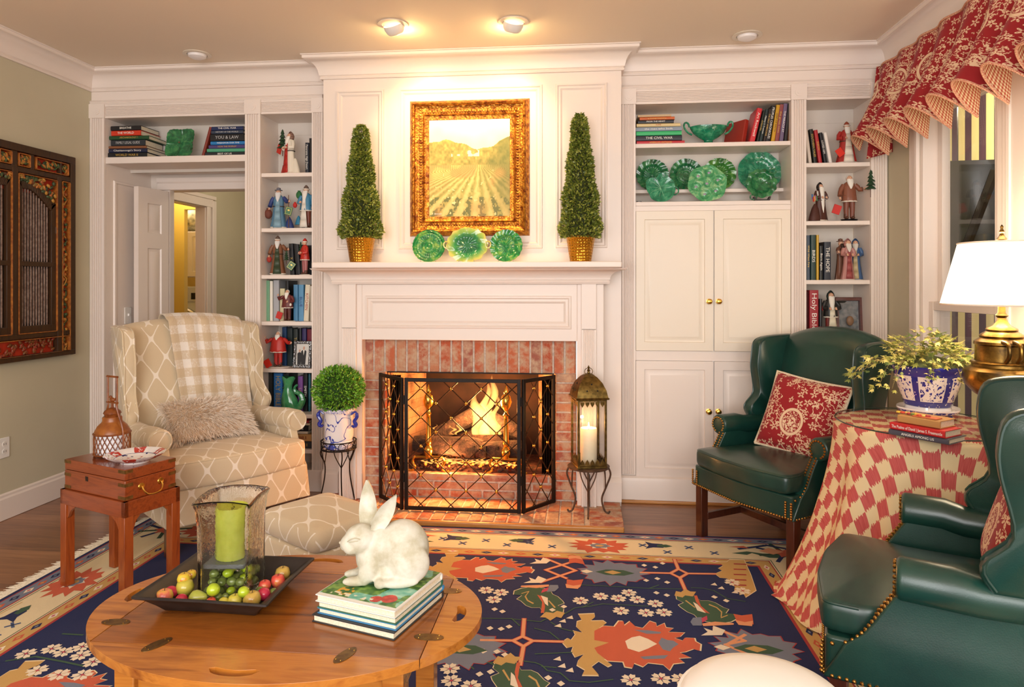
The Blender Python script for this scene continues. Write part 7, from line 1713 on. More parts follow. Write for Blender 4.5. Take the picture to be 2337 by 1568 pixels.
# ================= coffee table =================
CTX, CTY, CT, CA, CB_ = -.771, 1.739, .48, .515, .347
TWD = wood('coffee table wood', 'A2581C', 'C27A2E', '7E3E12', 6, 'X', .22, .5); TWD2 = wood('coffee table centre', '7E4216', '9C5A20', '5E2E10', 5, 'X', .24, .5)
ct = thing('coffee_table', 'oval butler coffee table with four hinged leaves and cut-out handles', 'coffee table', (CTX, CTY, 0))
rx, ry = .405, CB_*math.sqrt(1-(.405/CA)**2)
def holed(m, outer, hole, z0, z1):
    import bmesh
    b = bmesh.new(); ed = []
    for loop in (outer, hole):
        if not loop: continue
        vs = [b.verts.new((x_, y_, z1)) for x_, y_ in loop]
        for i in range(len(vs)): ed.append(b.edges.new((vs[i], vs[(i+1) % len(vs)])))
    bmesh.ops.triangle_fill(b, edges=ed, use_beauty=True)
    b.verts.index_update(); vs = [v.co.copy() for v in b.verts]; fs = [[v.index for v in f.verts] for f in b.faces]; b.free(); n = len(vs)
    allv = vs+[Vector((v.x, v.y, z0)) for v in vs]; F_ = fs+[[i+n for i in reversed(f)] for f in fs]; o = 0
    for loop in (outer, hole):
        if not loop: continue
        L = len(loop)
        for i in range(L): j = (i+1) % L; F_.append([o+i, o+j, o+j+n, o+i+n])
        o += L
    m.add(allv, F_)
def kidney(c, ang, L=.062, w_=.014, bend=.012):
    c = Vector(c); pts = []; n = 10
    d = Vector((cos(ang), sin(ang))); nn = Vector((-sin(ang), cos(ang)))
    up = [(-L+2*L*i/n) for i in range(n+1)]
    for t_ in up: pts.append(c+d*t_+nn*(w_*math.sqrt(max(0, 1-(t_/L)**6))+bend*(1-(t_/L)**2)))
    for t_ in reversed(up[1:-1]): pts.append(c+d*t_+nn*(-w_*math.sqrt(max(0, 1-(t_/L)**6))+bend*(1-(t_/L)**2)))
    return [tuple(p) for p in pts]
ell = lambda a: (CA*cos(a), CB_*sin(a)); aq = math.atan2(ry/CB_, rx/CA); G_ = .0012
hl = {k: (lambda q: (q.x-CTX, q.y-CTY))(onz(u, v, CT)) for k, (u, v) in dict(l=(262, 1368), f=(533, 1530), r=(1078, 1402), b=(745, 1278)).items()}
for key, a0, a1, ang, cut in (('r', -aq, aq, -pi/2, (G_, 0)), ('b', aq, pi-aq, 0, (0, G_)), ('l', pi-aq, pi+aq, pi/2, (-G_, 0)), ('f', pi+aq, 2*pi-aq, pi, (0, -G_))):
    o_ = [(ell(a0+(a1-a0)*i/28)[0]+cut[0], ell(a0+(a1-a0)*i/28)[1]+cut[1]) for i in range(29)]
    h_ = hl[key]; 
    if key in 'lr': h_ = ((CA*.93-.028)*(1 if key == 'r' else -1), h_[1]*.0+(.03 if key == 'l' else .01)); kd = kidney(h_, ang, .045, .012, .012)
    else: h_ = (h_[0], (CB_-.052)*(1 if key == 'b' else -1)); kd = kidney(h_, ang, .06, .012, .014)
    m = MB(); holed(m, o_, kd, CT-.022, CT); m.build('drop_leaf', TWD, ct, 30, .006, 3)
m = MB(); holed(m, [(-rx+G_, -ry+G_), (rx-G_, -ry+G_), (rx-G_, ry-G_), (-rx+G_, ry-G_)], None, CT-.022, CT); m.build('centre_top', TWD2, ct, 30, .001)
HNG = mat('6E5030', .35, .8, '8A6A3C', 60)
for u, v, an in ((352, 1477, 62), (785, 1500, 70), (258, 1420, 2), (985, 1455, 0), (1043, 1350, 3), (500, 1300, 60)):
    p = onz(u, v, CT); lx_, ly_ = p.x-CTX, p.y-CTY
    if an > 20: ly_ = math.copysign(ry, ly_)
    else: lx_ = math.copysign(rx, lx_)
    d = Vector((cos(R(an)), sin(R(an)))); n_ = Vector((-d.y, d.x)); m = MB()
    m.prism([tuple(Vector((lx_, ly_))+d*(.037*cos(t_))+n_*(.016*sin(t_))) for t_ in [2*pi*i/28 for i in range(28)]], .0012, 'XY', CT+.0002); hg_ = m.build('hinge', HNG, ct, 30)
    m = MB()
    for q in (-.024, .024):
        for w_ in (-.007, .007): pq = Vector((lx_, ly_))+d*q+n_*w_; m.ball((pq.x, pq.y, CT+.0016), .0016, 6, 4)
    m.build('screws', BRASS, hg_)
for i in (-1, 1):
    for j in (-1, 1): m = MB(); m.box((i*.335-.026, j*.165-.026, .0105), (i*.335+.026, j*.165+.026, CT-.024)); m.build('leg', TWD, ct, 30, .003)
    m = MB(); m.box((i*.335-.01, -.165, CT-.13), (i*.335+.01, .165, CT-.024)); m.build('apron', TWD, ct, 30, .002); m = MB(); m.box((-.335, i*.165-.01, CT-.13), (.335, i*.165+.01, CT-.024)); m.build('apron', TWD, ct, 30, .002)
# black tray
BLK = mat('1E1A19', .38, 0, '2A2422', 30, .1)
tx, ty = -.960, 1.775; tr = thing('serving_tray', 'black rectangular flared tray holding fruit on the coffee table', 'tray', (tx, ty, CT+.0008), R(-1))
m = MB(); rings = []
for a, b, z_ in ((.122, .09, 0), (.128, .096, .003), (.142, .112, .022), (.165, .13, .042), (.18, .145, .05), (.184, .149, .053), (.184, .149, .058), (.18, .145, .059), (.172, .138, .055), (.155, .122, .044), (.132, .1, .024), (.118, .086, .008), (.11, .08, .006)): rings.append([(x_, y_, z_) for x_, y_ in rpoly([(-a, -b), (0, -b+.004), (a, -b), (a-.004, 0), (a, b), (0, b-.004), (-a, b), (-a+.004, 0)], .006, 3)])
m.loft(rings); m.build('tray', BLK, tr, 50)
TRZ = CT+.0008+.0065
# hurricane vase
vx, vy = -.958, 1.79; vs_ = thing('glass_hurricane', 'square rippled clear glass hurricane vase standing in the fruit tray', 'vase', (vx, vy, TRZ+.0005), R(6))
g = NG('rippled glass'); nz = g.noise(g.coord('Object', (1, 1, .45)), 95, 2, .6, .8); g.bump(nz, .35, .003); RGL = g.done(lin('F4F8F4'), .02, 0, Transmission_Weight=1, IOR=1.25)
m = MB(); rings = []
def sq(a, z_, bow=0): return [(x_, y_, z_+bow*(0 if min(abs(x_), abs(y_)) > a*.9 else 1-(min(abs(x_), abs(y_))/a)**2)) for x_, y_ in rpoly([(-a, -a), (-a*.33, -a), (a*.33, -a), (a, -a), (a, -a*.33), (a, a*.33), (a, a), (a*.33, a), (-a*.33, a), (-a, a), (-a, a*.33), (-a, -a*.33)], .008, 3)]
vh = .268
for a, z_, bw in ((.066, 0, 0), (.068, .01, 0), (.068, .12, 0), (.069, .2, 0), (.073, .25, .004), (.079, vh-.003, .008), (.077, vh, .008), (.072, vh-.004, .008), (.067, .25, .004), (.062, .2, 0), (.061, .12, 0), (.061, .014, 0), (.055, .01, 0)): rings.append(sq(a, z_, bw))
m.loft(rings); m.build('glass', RGL, vs_, 50)
m = MB(); m.prism(rpoly([(-.056, -.056), (.056, -.056), (.056, .056), (-.056, .056)], .006), .012, 'XY', .088); m.build('candle_shelf', mat('8E9296', .1, 0, Transmission_Weight=.7), vs_, 30, .002)
for i in (-1, 1):
    for j in (-1, 1): m = MB(); m.ball((i*.03, j*.03, .08), .009, 10, 8); m.build('glass_bead', RGL, vs_)
CAN = NG('green wax'); nz = CAN.noise(CAN.coord('Object'), 18, 4, .6); CAN.bump(nz, .2, .003); CAN = CAN.done(CAN.ramp(nz, [(.3, 'A3A425'), (.6, 'BDBE4A'), (.75, 'CBCB66')]), .5, 0, Subsurface_Weight=.15)
gc = thing('pillar_candle', 'thick lime green pillar candle inside the square glass vase', 'candle', (vx, vy, TRZ+.1012))
m = MB(); m.lathe([(.001, 0), (.04, 0), (.0425, .003), (.0425, .132), (.04, .14), (.036, .137), (.03, .128), (.001, .125)], 36); m.build('wax', CAN, gc, 40)
m = MB(); m.tube([(0, 0, .124), (.002, 0, .138)], .0012, 5); m.build('wick', BLACKI, gc)
# fruit
def fmat(name, a, b, c=None):
    g = NG(name); nz = g.noise(g.coord('Object'), 26, 3, .6); return g.done(g.ramp(nz, [(.35, a), (.55, b), (.7, c or b)]), .22, 0, Coat_Weight=.3)
FM = dict(ry=fmat('apple red yellow', 'D9C23A', 'E0785A', 'C63A4A'), cr=fmat('crimson', 'B01E3C', 'CC3350'), yg=fmat('yellow green', 'B3AE32', 'C9B94A'), orr=fmat('orange', 'E2A23A', 'D9C03A', 'D9622E'), gr=fmat('pear', '9CA63A', 'B4B64E'), li=fmat('lime', '9AB01E', 'B5C62E'), ol=fmat('olive', '5C6A30', '78833C', '8C9258'), ta=fmat('tan apple', 'B89A42', 'C9A650', 'B5843C'), rd=fmat('red', 'D23A34', 'DE5A4A', 'E29A4A'), ye=fmat('yellow', 'D3C63A', 'E2D45A'))
def fruit(kind, mk, u, v, rp, label, el=1.0, zc=None, rot=0, group=None, xy=None):
    if xy is None:
        zc = zc if zc is not None else TRZ+.02; d = onz(u, v, zc); dep = -sin(TH)*d.x+cos(TH)*d.y; r_ = rp*dep/FOC
        for _ in range(2): zz = max(zc, TRZ+r_+.001); d = onz(u, v, zz); dep = -sin(TH)*d.x+cos(TH)*d.y; r_ = rp*dep/FOC
        d = Vector((min(max(d.x, tx-.15+r_*.5), tx+.15-r_*.5), max(d.y, ty-.098+r_), zz))
    else: d = Vector(xy); r_ = rp
    t = thing(kind, label, 'fruit' if kind != 'olive' else 'fruit', tuple(d), rot, group)
    m = MB()
    if kind == 'pear': m.T = Matrix.Rotation(R(80), 4, 'Y'); m.lathe([(.001, -r_*.9), (r_*.5, -r_*.82), (r_*.85, -r_*.4), (r_*.88, 0), (r_*.7, r_*.45), (r_*.45, r_*.85), (r_*.3, r_*1.15), (.001, r_*1.25)], 20)
    elif kind in ('apple',): m.lathe([(.001, -r_*.82), (r_*.3, -r_*.95), (r_*.7, -r_*.75), (r_*.97, -r_*.2), (r_, .1*r_), (r_*.8, r_*.68), (r_*.4, r_*.88), (r_*.12, r_*.78), (.001, r_*.7)], 20)
    else: m.ball((0, 0, 0), (r_*el, r_, r_*.95), 16, 10)
    m.build('flesh', FM[mk], t, 60)
    if kind in ('apple', 'pear'):
        m = MB()
        if kind == 'apple': m.tube([(0, 0, r_*.72), (r_*.08, 0, r_*1.05)], r_*.05, 5)
        else: m.tube([(r_*1.2, 0, r_*.2), (r_*1.5, 0, r_*.3)], r_*.06, 5)
        m.build('stem', mat('5A4426', .7), t)
    return t
Z2 = TRZ+.045
fruit('apple', 'ry', 369, 1362, 19, 'red and yellow apple at the left corner of the tray')
fruit('plum', 'cr', 390, 1352, 15, 'crimson plum behind the left corner apple')
fruit('apple', 'yg', 422, 1341, 20, 'large yellow green apple at the left of the glass vase')
fruit('apple', 'orr', 420, 1321, 15, 'orange yellow apple behind the large yellow green one', zc=Z2)
fruit('apple', 'orr', 437, 1311, 11, 'small orange fruit against the rear left of the vase', zc=Z2)
fruit('plum', 'cr', 408, 1374, 14, 'crimson plum at the front left tray wall')
fruit('pear', 'gr', 446, 1368, 20, 'yellow green pear lying at the front of the tray')
fruit('lime', 'li', 487, 1346, 15, 'bright green lime before the glass vase', zc=Z2)
fruit('apple', 'rd', 476, 1379, 11, 'small red fruit low at the front tray wall')
fruit('lemon', 'ye', 510, 1375, 12, 'yellow fruit at the front centre of the tray')
fruit('apple', 'ye', 536, 1371, 16, 'glossy yellow apple at the front, left of the tan one')
fruit('apple', 'ta', 575, 1368, 20, 'large tan apple at the front right of the tray')
fruit('plum', 'cr', 602, 1356, 15, 'crimson plum right of the tan apple')
fruit('apple', 'rd', 604, 1337, 14, 'orange red apple right of the glass vase')
fruit('apple', 'rd', 634, 1326, 16, 'red apple at the right end of the tray')
fruit('apple', 'ta', 645, 1309, 17, 'tan yellow apple at the rear right of the tray')
fruit('lime', 'li', 556, 1351, 13, 'yellow green lime before the right vase corner', zc=Z2)
for u, v, r_ in ((511, 1345, 9), (529, 1352, 11), (498, 1362, 9), (625, 1351, 9), (548, 1360, 9), (467, 1355, 9), (592, 1347, 8), (515, 1360, 8)):
    fruit('olive', 'ol', u, v, r_, 'small dull green fruit among the apples before the glass vase', 1.15, group='small green fruits in the tray', rot=u)
rn = random.Random(3)
for lay, n_ in ((0, 4), (1, 4), (2, 3)):
    for i in range(n_):
        for j in range(n_):
            if rn.random() < .12: continue
            x_ = (-.046+.092*i/(n_-1))*(1-.12*lay); y_ = (-.046+.092*j/(n_-1))*(1-.12*lay); c_, s_ = cos(R(6)), sin(R(6)); r_ = rn.uniform(.0115, .0145)
            fruit('olive', 'ol' if rn.random() < .8 else 'li', 0, 0, r_*.9, 'small dull green fruit heaped inside the square glass vase', 1.2, group='small green fruits inside the glass vase', rot=rn.uniform(0, 3), xy=(vx+x_*c_-y_*s_+rn.uniform(-.003, .003), vy+x_*s_+y_*c_+rn.uniform(-.003, .003), TRZ+.014+.0135+lay*.021))
# books under the rabbit
bxc, byc = -.526, 1.752; brz = R(-17)
def coffee_book(t_, w_, d_, z_, col, label, off=(0, 0), rot=0):
    c_, s_ = cos(brz), sin(brz); return book(t_, w_, d_, col, (bxc+off[0]+(-s_)*(d_/2), byc+off[1]+c_*(d_/2), z_), label, 'large books under the rabbit', None, None, True, 0, brz+pi+R(rot), cover2=None)
zz = CT+.0006
coffee_book(.019, .245, .25, zz, '2A2C30', 'large dark-covered book at the bottom under the white rabbit'); zz += .0192
coffee_book(.014, .235, .245, zz, '3E86B8', 'blue-edged book second from bottom under the rabbit', (.006, .006)); zz += .0142
coffee_book(.016, .235, .24, zz, '2F6A56', 'dark green book second from top under the rabbit', (.004, .004)); zz += .0162
tb_ = coffee_book(.018, .238, .24, zz, 'E8E6E0', 'white book with garden flower photo cover directly under the rabbit', (.002, .002)); zz += .0182
m = MB(); nx, ny = 110, 110; m.grid(lambda a, b: (-.117+.234*a, .002+.235*b, .0184), nx, ny); cols = []
for j in range(ny):
    for i in range(nx):
        x, y = (i+.5)/nx, (j+.5)/ny; n_ = vn(x*7+3, y*7); n2 = vn(x*24, y*24)
        c = mixc((44, 92, 48), (140, 178, 84), n2) if n_ > .4 else mixc((92, 170, 150), (176, 214, 190), n2)
        if math.hypot(x-.2, y-.8) < .09 or math.hypot(x-.33, y-.86) < .07: c = mixc((170, 40, 36), (214, 84, 66), n2)
        if math.hypot(x-.75, y-.82) < .1 and n2 > .4: c = (226, 168, 60)
        if y > .95 or x < .02: c = (236, 234, 226)
        if .86 < y < .93 and .35 < x < .9 and n2 > .5: c = (226, 220, 196)
        cols.append(c)
o = m.build('cover_picture', attr_mat(), tb_, 0, fix=False); paint(o, cols)
# rabbit
STONE = NG('whitewashed plaster'); n1 = STONE.noise(STONE.coord('Object'), 16, 5, .6); STONE.bump(STONE.noise(STONE.coord('Object'), 90, 3), .15, .002)
STONE = STONE.done(STONE.ramp(n1, [(.36, 'B3AC92'), (.5, 'C8C4B2'), (.64, 'D6D3C6')]), .55)
rb_ = thing('rabbit_statue', 'white plaster rabbit statue with upright ears sitting on the book stack', 'statue', (-.514, 1.768, zz+.0012), R(14))
m = MB(); E_ = lambda c, r_, M=None: m.ball(c, r_, 20, 14, M)
E_((.042, 0, .083), (.072, .056, .078)); E_((-.005, 0, .088), (.062, .05, .062)); E_((-.045, 0, .07), (.036, .043, .052)); E_((.02, 0, .035), (.08, .05, .033))
for s_ in (-1, 1):
    E_((.062, s_*.038, .056), (.053, .028, .052)); E_((.035, s_*.052, .014), (.052, .017, .0135)); E_((-.015, s_*.05, .014), (.016, .016, .0135))
    E_((-.075, s_*.024, .0135), (.04, .015, .013)); E_((-.055, s_*.028, .035), (.018, .017, .034)); E_((-.04, s_*.03, .05), (.026, .02, .04))
E_((-.055, 0, .108), (.03, .034, .034)); E_((-.066, -.008, .118), (.044, .037, .04)); E_((-.098, -.012, .11), (.022, .026, .022)); E_((-.09, -.016, .1), (.022, .026, .018))
rb_b = m.build('body', STONE, rb_, 60, fix=False)
md = rb_b.modifiers.new('r', 'REMESH'); md.mode = 'VOXEL'; md.voxel_size = .0032; md.use_smooth_shade = True
md = rb_b.modifiers.new('s', 'SMOOTH'); md.factor = .6; md.iterations = 9
def ear(base, tip, wmax, nrm, label=None):
    base, tip, nrm = Vector(base), Vector(tip), Vector(nrm).normalized(); ax = (tip-base); L = ax.length; ax = ax.normalized(); sd = ax.cross(nrm).normalized(); nr = sd.cross(ax); rings = []
    for i in range(17):
        t_ = i/16; w_ = wmax*(sin(pi*(t_*.9+.1)**.85)**.75 if t_ < .99 else .05); w_ = max(w_, .002); dp = w_*.75; c_ = base+ax*(L*t_)+nr*(-.012*sin(pi*t_)); ring = []
        for k_ in range(11): q = -1+2*k_/10; ring.append(c_+sd*(w_*q)+nr*(dp*.55*q*q-dp*.2))
        for k_ in range(9, 0, -1): q = -1+2*k_/10; ring.append(c_+sd*(w_*q)+nr*(dp*.55*q*q-dp*.2-.007-.004*(1-q*q)))
        rings.append(ring)
    m = MB(); m.loft(rings); return m.build('ear', STONE, rb_, 70)
ear((-.05, .002, .138), (-.054, .03, .262), .0255, (-.35, -1, .1)); ear((-.03, -.02, .138), (.026, -.03, .234), .022, (-.1, -1, -.2))
m = MB(); m.tube(catmull([(-.099, -.036, .122), (-.09, -.043, .13), (-.078, -.0455, .133), (-.066, -.0465, .129)], 5), .0013, 6); m.tube(catmull([(-.095, -.04, .121), (-.085, -.0445, .124), (-.072, -.0465, .126)], 5), .0012, 6); m.build('closed_eye', mat('B9B39A', .6), rb_)
m = MB(); m.ball((-.119, -.012, .112), (.004, .006, .004), 10, 8); m.tube([(-.119, -.012, .108), (-.118, -.014, .1), (-.112, -.026, .097)], .0011, 5); m.build('nose', mat('C2B9A4', .6), rb_)

# ================= white stool in the foreground =================
c = cf(.535, 1.43); ws = thing('round_stool', 'bright white upholstered round stool cut off at the bottom edge', 'stool', (c.x, c.y, 0))
WHT = mat('FBFAF6', .8)
m = MB(); m.lathe([(.001, .10), (.17, .10), (.178, .11), (.182, .41), (.178, .452), (.16, .476), (.12, .492), (.06, .501), (.001, .503)], 60, wob=lambda a, z: 1+(.006*sin(36*a) if z < .45 else 0)); m.build('upholstery', WHT, ws, 60)
m = MB(); m.tube([(.178*cos(a), .178*sin(a), .452) for a in [2*pi*k/60 for k in range(61)]], .005, 6); m.build('piping', WHT, ws)
for i in range(4): a = i*pi/2+.8; m = MB(); m.loft([[(.12*cos(a)+x_*w_, .12*sin(a)+y_*w_, z_) for x_, y_ in ((-1, -1), (1, -1), (1, 1), (-1, 1))] for z_, w_ in ((.0105, .014), (.105, .02))]); m.build('leg', MAHOG, ws, 30, .002)
# ================= rug =================
RX0_, RX1_, RY0_, RY1_ = -2.44, 1.21, .35, 3.672
rug = tag(thing('area_rug', '', ''), 'large navy Persian-style rug with orange palmettes and cream border', 'rug'); rug['label'] = 'large navy oriental rug with orange palmettes and cream floral border'
def rmat(c):
    g = NG('wool'); nz = g.noise(g.coord('Object'), 420, 2); n2 = g.noise(g.coord('Object', (1, .2, 1)), 30, 3); g.bump(nz, .5, .002)
    k = lin(c); return g.done(g.mix(g.m('MULTIPLY', n2, .35), k, tuple(x*.72 for x in k[:3])+(1,)), .95, 0, Sheen_Weight=.0)
PAL = dict(navy='1B2858', cream='EBDAB2', red='A8383A', orange='CF6346', tan='CDA664', grey='7C8496', green='3F5E48', peach='E8A276', white='F1E4CC', black='1A1B2A', pink='C94A62', dgreen='2E4A34', lblue='4A5C86')
RM_ = list(PAL); RI = {k_: i for i, k_ in enumerate(RM_)}; RZ = .0085
m = MB(); m.cur = RI['navy']; m.box((RX0_, RY0_, .0005), (RX1_, RY1_, RZ))
lay = [0]
def rp(pts, c, l=1):
    lay[0] += 1; z_ = RZ+.00025*l+.0000006*lay[0]
    pts = [Vector((min(max(p[0], RX0_+.002), RX1_-.002), min(max(p[1], RY0_), RY1_-.001))) for p in pts]
    a = sum(pts[i].x*pts[(i+1) % len(pts)].y-pts[(i+1) % len(pts)].x*pts[i].y for i in range(len(pts)))
    if a < 0: pts = pts[::-1]
    m.flat([(p.x, p.y, z_) for p in pts], RI[c])
def rl(pts, w_, c, l=1):
    pts = [Vector(p[:2]) for p in pts]
    for i in range(len(pts)-1):
        d = pts[i+1]-pts[i]
        if d.length < 1e-5: continue
        n = Vector((-d.y, d.x)).normalized()*w_/2; e = d.normalized()*w_*.4; rp([pts[i]+n-e, pts[i+1]+n+e, pts[i+1]-n+e, pts[i]-n-e], c, l)
# border bands, from the outside in
def band(d0, d1, c, l=1):
    a, b, c0, d = RX0_+d0, RX1_-d0, RY0_, RY1_-d0; a2, b2, d2 = RX0_+d1, RX1_-d1, RY1_-d1
    rp([(a, c0), (a2, c0), (a2, d2), (a, d)], c, l); rp([(b, c0), (b2, c0), (b2, d2), (b, d)], c, l); rp([(a, d), (a2, d2), (b2, d2), (b, d)], c, l)
BW_ = .375
for d0, d1, c in ((.02, .026, 'red'), (.026, .078, 'grey'), (.078, .086, 'red'), (.086, .3, 'cream'), (.3, .306, 'red'), (.306, .362, 'tan'), (.362, .375, 'red')): band(d0, d1, c)
band(.094, .098, 'dgreen', 2); band(.29, .294, 'dgreen', 2)
def ringpts(d, step):
    out = []; y = RY0_+.05
    while y < RY1_-d-.02: out.append((RX0_+d, y, 1)); out.append((RX1_-d, y, 1)); y += step
    x = RX0_+d+.03
    while x < RX1_-d-.02: out.append((x, RY1_-d, 0)); x += step
    return out
for d, st_ in ((.052, .075), (.334, .085)):
    for i, (x, y, v_) in enumerate(ringpts(d, st_)):
        k_ = int((x+y)/st_+50) % 3; col = ('white', 'orange', 'navy')[k_]; a, b = ((.014, .03) if v_ else (.03, .014))
        rp([(x-a, y), (x, y-b), (x+a, y), (x, y+b)], col, 2); rp([(x-a*.4, y), (x, y-b*.4), (x+a*.4, y), (x, y+b*.4)], ('pink', 'tan', 'grey')[k_], 3)
Z7 = lambda x, y: onz(1000+x/3.3386, 1180+y/3.3386, RZ); Z5 = lambda x, y: onz(x/4.0417, 1180+y/4.0417, RZ)
def star(c, r_, n, jag, col, l, sx=1, sy=1, rot=0, seed=0):
    rn = random.Random(seed); pts = []
    for i in range(2*n): a = rot+pi*i/n; q = r_*(1 if i % 2 == 0 else jag)*(1+rn.uniform(-.1, .1)); pts.append((c[0]+q*cos(a)*sx, c[1]+q*sin(a)*sy))
    rp(pts, col, l)
def motif_border(x, y, v_):
    sx, sy = (.75, 1.15) if v_ else (1.2, .72)
    star((x, y), .135, 13, .74, 'orange', 2, sx, sy, 0, int(x*10)); star((x, y), .06, 6, .6, 'white', 3, sx, sy); star((x, y), .045, 7, .8, 'grey', 4, sx, sy); star((x, y), .02, 5, .8, 'tan', 5, sx, sy)
def tulip(x, y, a, s_=1):
    c_, q = cos(a), sin(a); T = lambda p: (x+s_*(p[0]*c_-p[1]*q), y+s_*(p[0]*q+p[1]*c_))
    rp([T(p) for p in ((0, -.025), (.05, -.03), (.085, -.05), (.07, 0), (.09, .045), (.05, .025), (0, .025), (-.02, 0))], 'navy', 2); rp([T(p) for p in ((-.05, 0), (-.02, -.02), (.025, -.012), (.03, .01), (-.015, .02))], 'green', 3)
def cross(x, y, s_=.022):
    for a in range(4): q = pi/4+a*pi/2; rl([(x, y), (x+s_*cos(q), y+s_*sin(q))], .011, 'lblue', 2)
    rp([(x-.006, y), (x, y-.006), (x+.006, y), (x, y+.006)], 'black', 3)
bm = RY1_-.193
for i, x in enumerate((-2.0, -.95, .10, .95)):
    if i in (0, 2): motif_border(x, bm, 0)
    else:
        rp([(x-.2, bm-.03), (x-.13, bm-.045), (x-.1, bm-.02), (x-.03, bm-.07), (x+.03, bm-.07), (x+.1, bm-.02), (x+.13, bm-.045), (x+.2, bm-.03), (x+.12, bm+.0), (x+.05, bm-.02), (x-.05, bm-.02), (x-.12, bm+.0)], 'green', 2)
        rl([(x-.15, bm+.03), (x-.07, bm+.06), (x, bm+.09), (x+.07, bm+.06), (x+.15, bm+.03)], .02, 'navy', 3); rp([(x-.06, bm+.01), (x, bm+.055), (x+.06, bm+.01), (x, bm-.03)], 'peach', 4); rp([(x-.2, bm+.05), (x-.12, bm+.07), (x-.1, bm+.04)], 'orange', 3); rp([(x+.2, bm+.05), (x+.12, bm+.07), (x+.1, bm+.04)], 'orange', 3)
for x, a in ((-.32, 0), (.42, pi), (-1.5, pi), (-.62, pi)): tulip(x, bm+.03, a)
rn = random.Random(6)
for x in [-1.75+.115*i for i in range(24)]:
    if min(abs(x-q) for q in (-2.0, -.95, .1, .95)) > .17: cross(x, bm+(-.045 if int(x*9) % 2 else .02)+rn.uniform(-.02, .02))
for X_e, s_ in ((RX0_+.193, 1), (RX1_-.193, -1)):
    for i in range(6):
        y = 2.82-.95*i+(0 if s_ > 0 else .1)
        if y < RY0_+.1: break
        motif_border(X_e, y, 1); tulip(X_e-.02, y-.27, -pi/2); tulip(X_e+.02, y-.75, pi/2)
        for k_ in range(7): cross(X_e+(-.04 if k_ % 2 else .04), y-.38-.045*k_)
        rl([(X_e-.08, y-.2), (X_e-.09, y-.45), (X_e-.06, y-.75)], .004, 'tan', 2)
for cx_, s_ in ((RX0_+.2, 1), (RX1_-.2, -1)):
    for a in range(8): an = a*pi/4+.3; rl([(cx_, RY1_-.2), (cx_+.13*cos(an), RY1_-.2+.12*sin(an))], .02, ('dgreen', 'navy')[a % 2], 2)
    star((cx_, RY1_-.2), .06, 6, .6, 'orange', 3)
# field motifs traced as rug shapes, then repeated
MP = [('tan', [(945, 955), (990, 925), (1015, 940), (1045, 900), (1030, 868), (1100, 885), (1055, 842), (1060, 800), (1095, 790), (1068, 745), (1190, 740), (1195, 765), (1160, 795), (1255, 793), (1282, 812), (1225, 848), (1372, 855), (1300, 890), (1375, 908), (1350, 930), (1440, 932), (1475, 960), (1440, 995), (1345, 985), (1385, 1022), (1300, 1038), (1398, 1080), (1262, 1085), (1322, 1128), (1290, 1142), (1222, 1100), (1168, 1140), (1225, 1207), (1098, 1205), (1118, 1165), (1058, 1130), (1070, 1090), (1112, 1045), (1045, 1070), (1018, 1025), (1030, 990), (985, 1000)]),
 ('orange', [(1190, 870), (1262, 832), (1345, 838), (1378, 795), (1412, 797), (1420, 830), (1462, 798), (1505, 838), (1560, 850), (1612, 796), (1660, 812), (1665, 838), (1722, 812), (1735, 845), (1790, 852), (1752, 880), (1875, 884), (1842, 915), (1800, 925), (1860, 945), (1880, 922), (1950, 925), (1958, 950), (1998, 972), (1992, 1022), (1940, 1008), (1880, 1030), (1840, 1035), (1922, 1072), (1832, 1078), (1872, 1110), (1790, 1120), (1762, 1168), (1712, 1125), (1600, 1112), (1562, 1142), (1495, 1115), (1482, 1152), (1425, 1142), (1412, 1105), (1290, 1098), (1215, 1040), (1190, 1000), (1300, 960), (1190, 940)])]
MP2 = [('white', [(1425, 948), (1475, 920), (1535, 908), (1600, 932), (1668, 970), (1600, 1005), (1530, 1032), (1445, 1005)], 4), ('grey', [(1678, 962), (1702, 922), (1745, 940), (1792, 945), (1832, 972), (1788, 1000), (1765, 1027), (1712, 1012)], 4), ('grey', [(1492, 862), (1600, 866), (1700, 880), (1690, 892), (1590, 893)], 4), ('grey', [(1538, 1068), (1640, 1060), (1752, 1055), (1725, 1082), (1570, 1087)], 4)]
for y in (872, 915, 985, 1020): MP2.append(('orange' if y != 0 else 'tan', [(1205, y+8), (1250, y-4), (1352, y-8), (1330, y+8), (1240, y+12)], 4))
def cen(z_, x, y): return z_(x, y)
MC_ = Z7(1500, 970)
def inst(polys, c0, c1, sx=1, sy=1, l0=2, outl='cream', zf=Z7):
    for q in polys:
        pts = [zf(*p) for p in q[1]]; pts = [((p.x-c0.x)*sx+c1.x, (p.y-c0.y)*sy+c1.y) for p in pts]; l = q[2] if len(q) > 2 else l0
        if len(q) < 3 and outl:
            gx, gy = sum(p[0] for p in pts)/len(pts), sum(p[1] for p in pts)/len(pts); rp([(gx+(p[0]-gx)*1.035, gy+(p[1]-gy)*1.035) for p in pts], outl, l)
        rp(pts, q[0], l+1 if len(q) < 3 else l)
DXr, DYr = 1.06, .66
for c_, sx, sy in ((MC_, 1, 1), (Z7(335, 400), 1.0, .8), (Vector((MC_.x-1.55, MC_.y-.1, 0)), 1, 1), (Z5(300, 1700), 1, 1), (Z5(1250, 2000), 1, 1), (Vector((MC_.x-.9, MC_.y-.9, 0)), 1, 1)):
    inst(MP, MC_, c_, sx, sy); inst(MP2, MC_, c_, sx, sy)
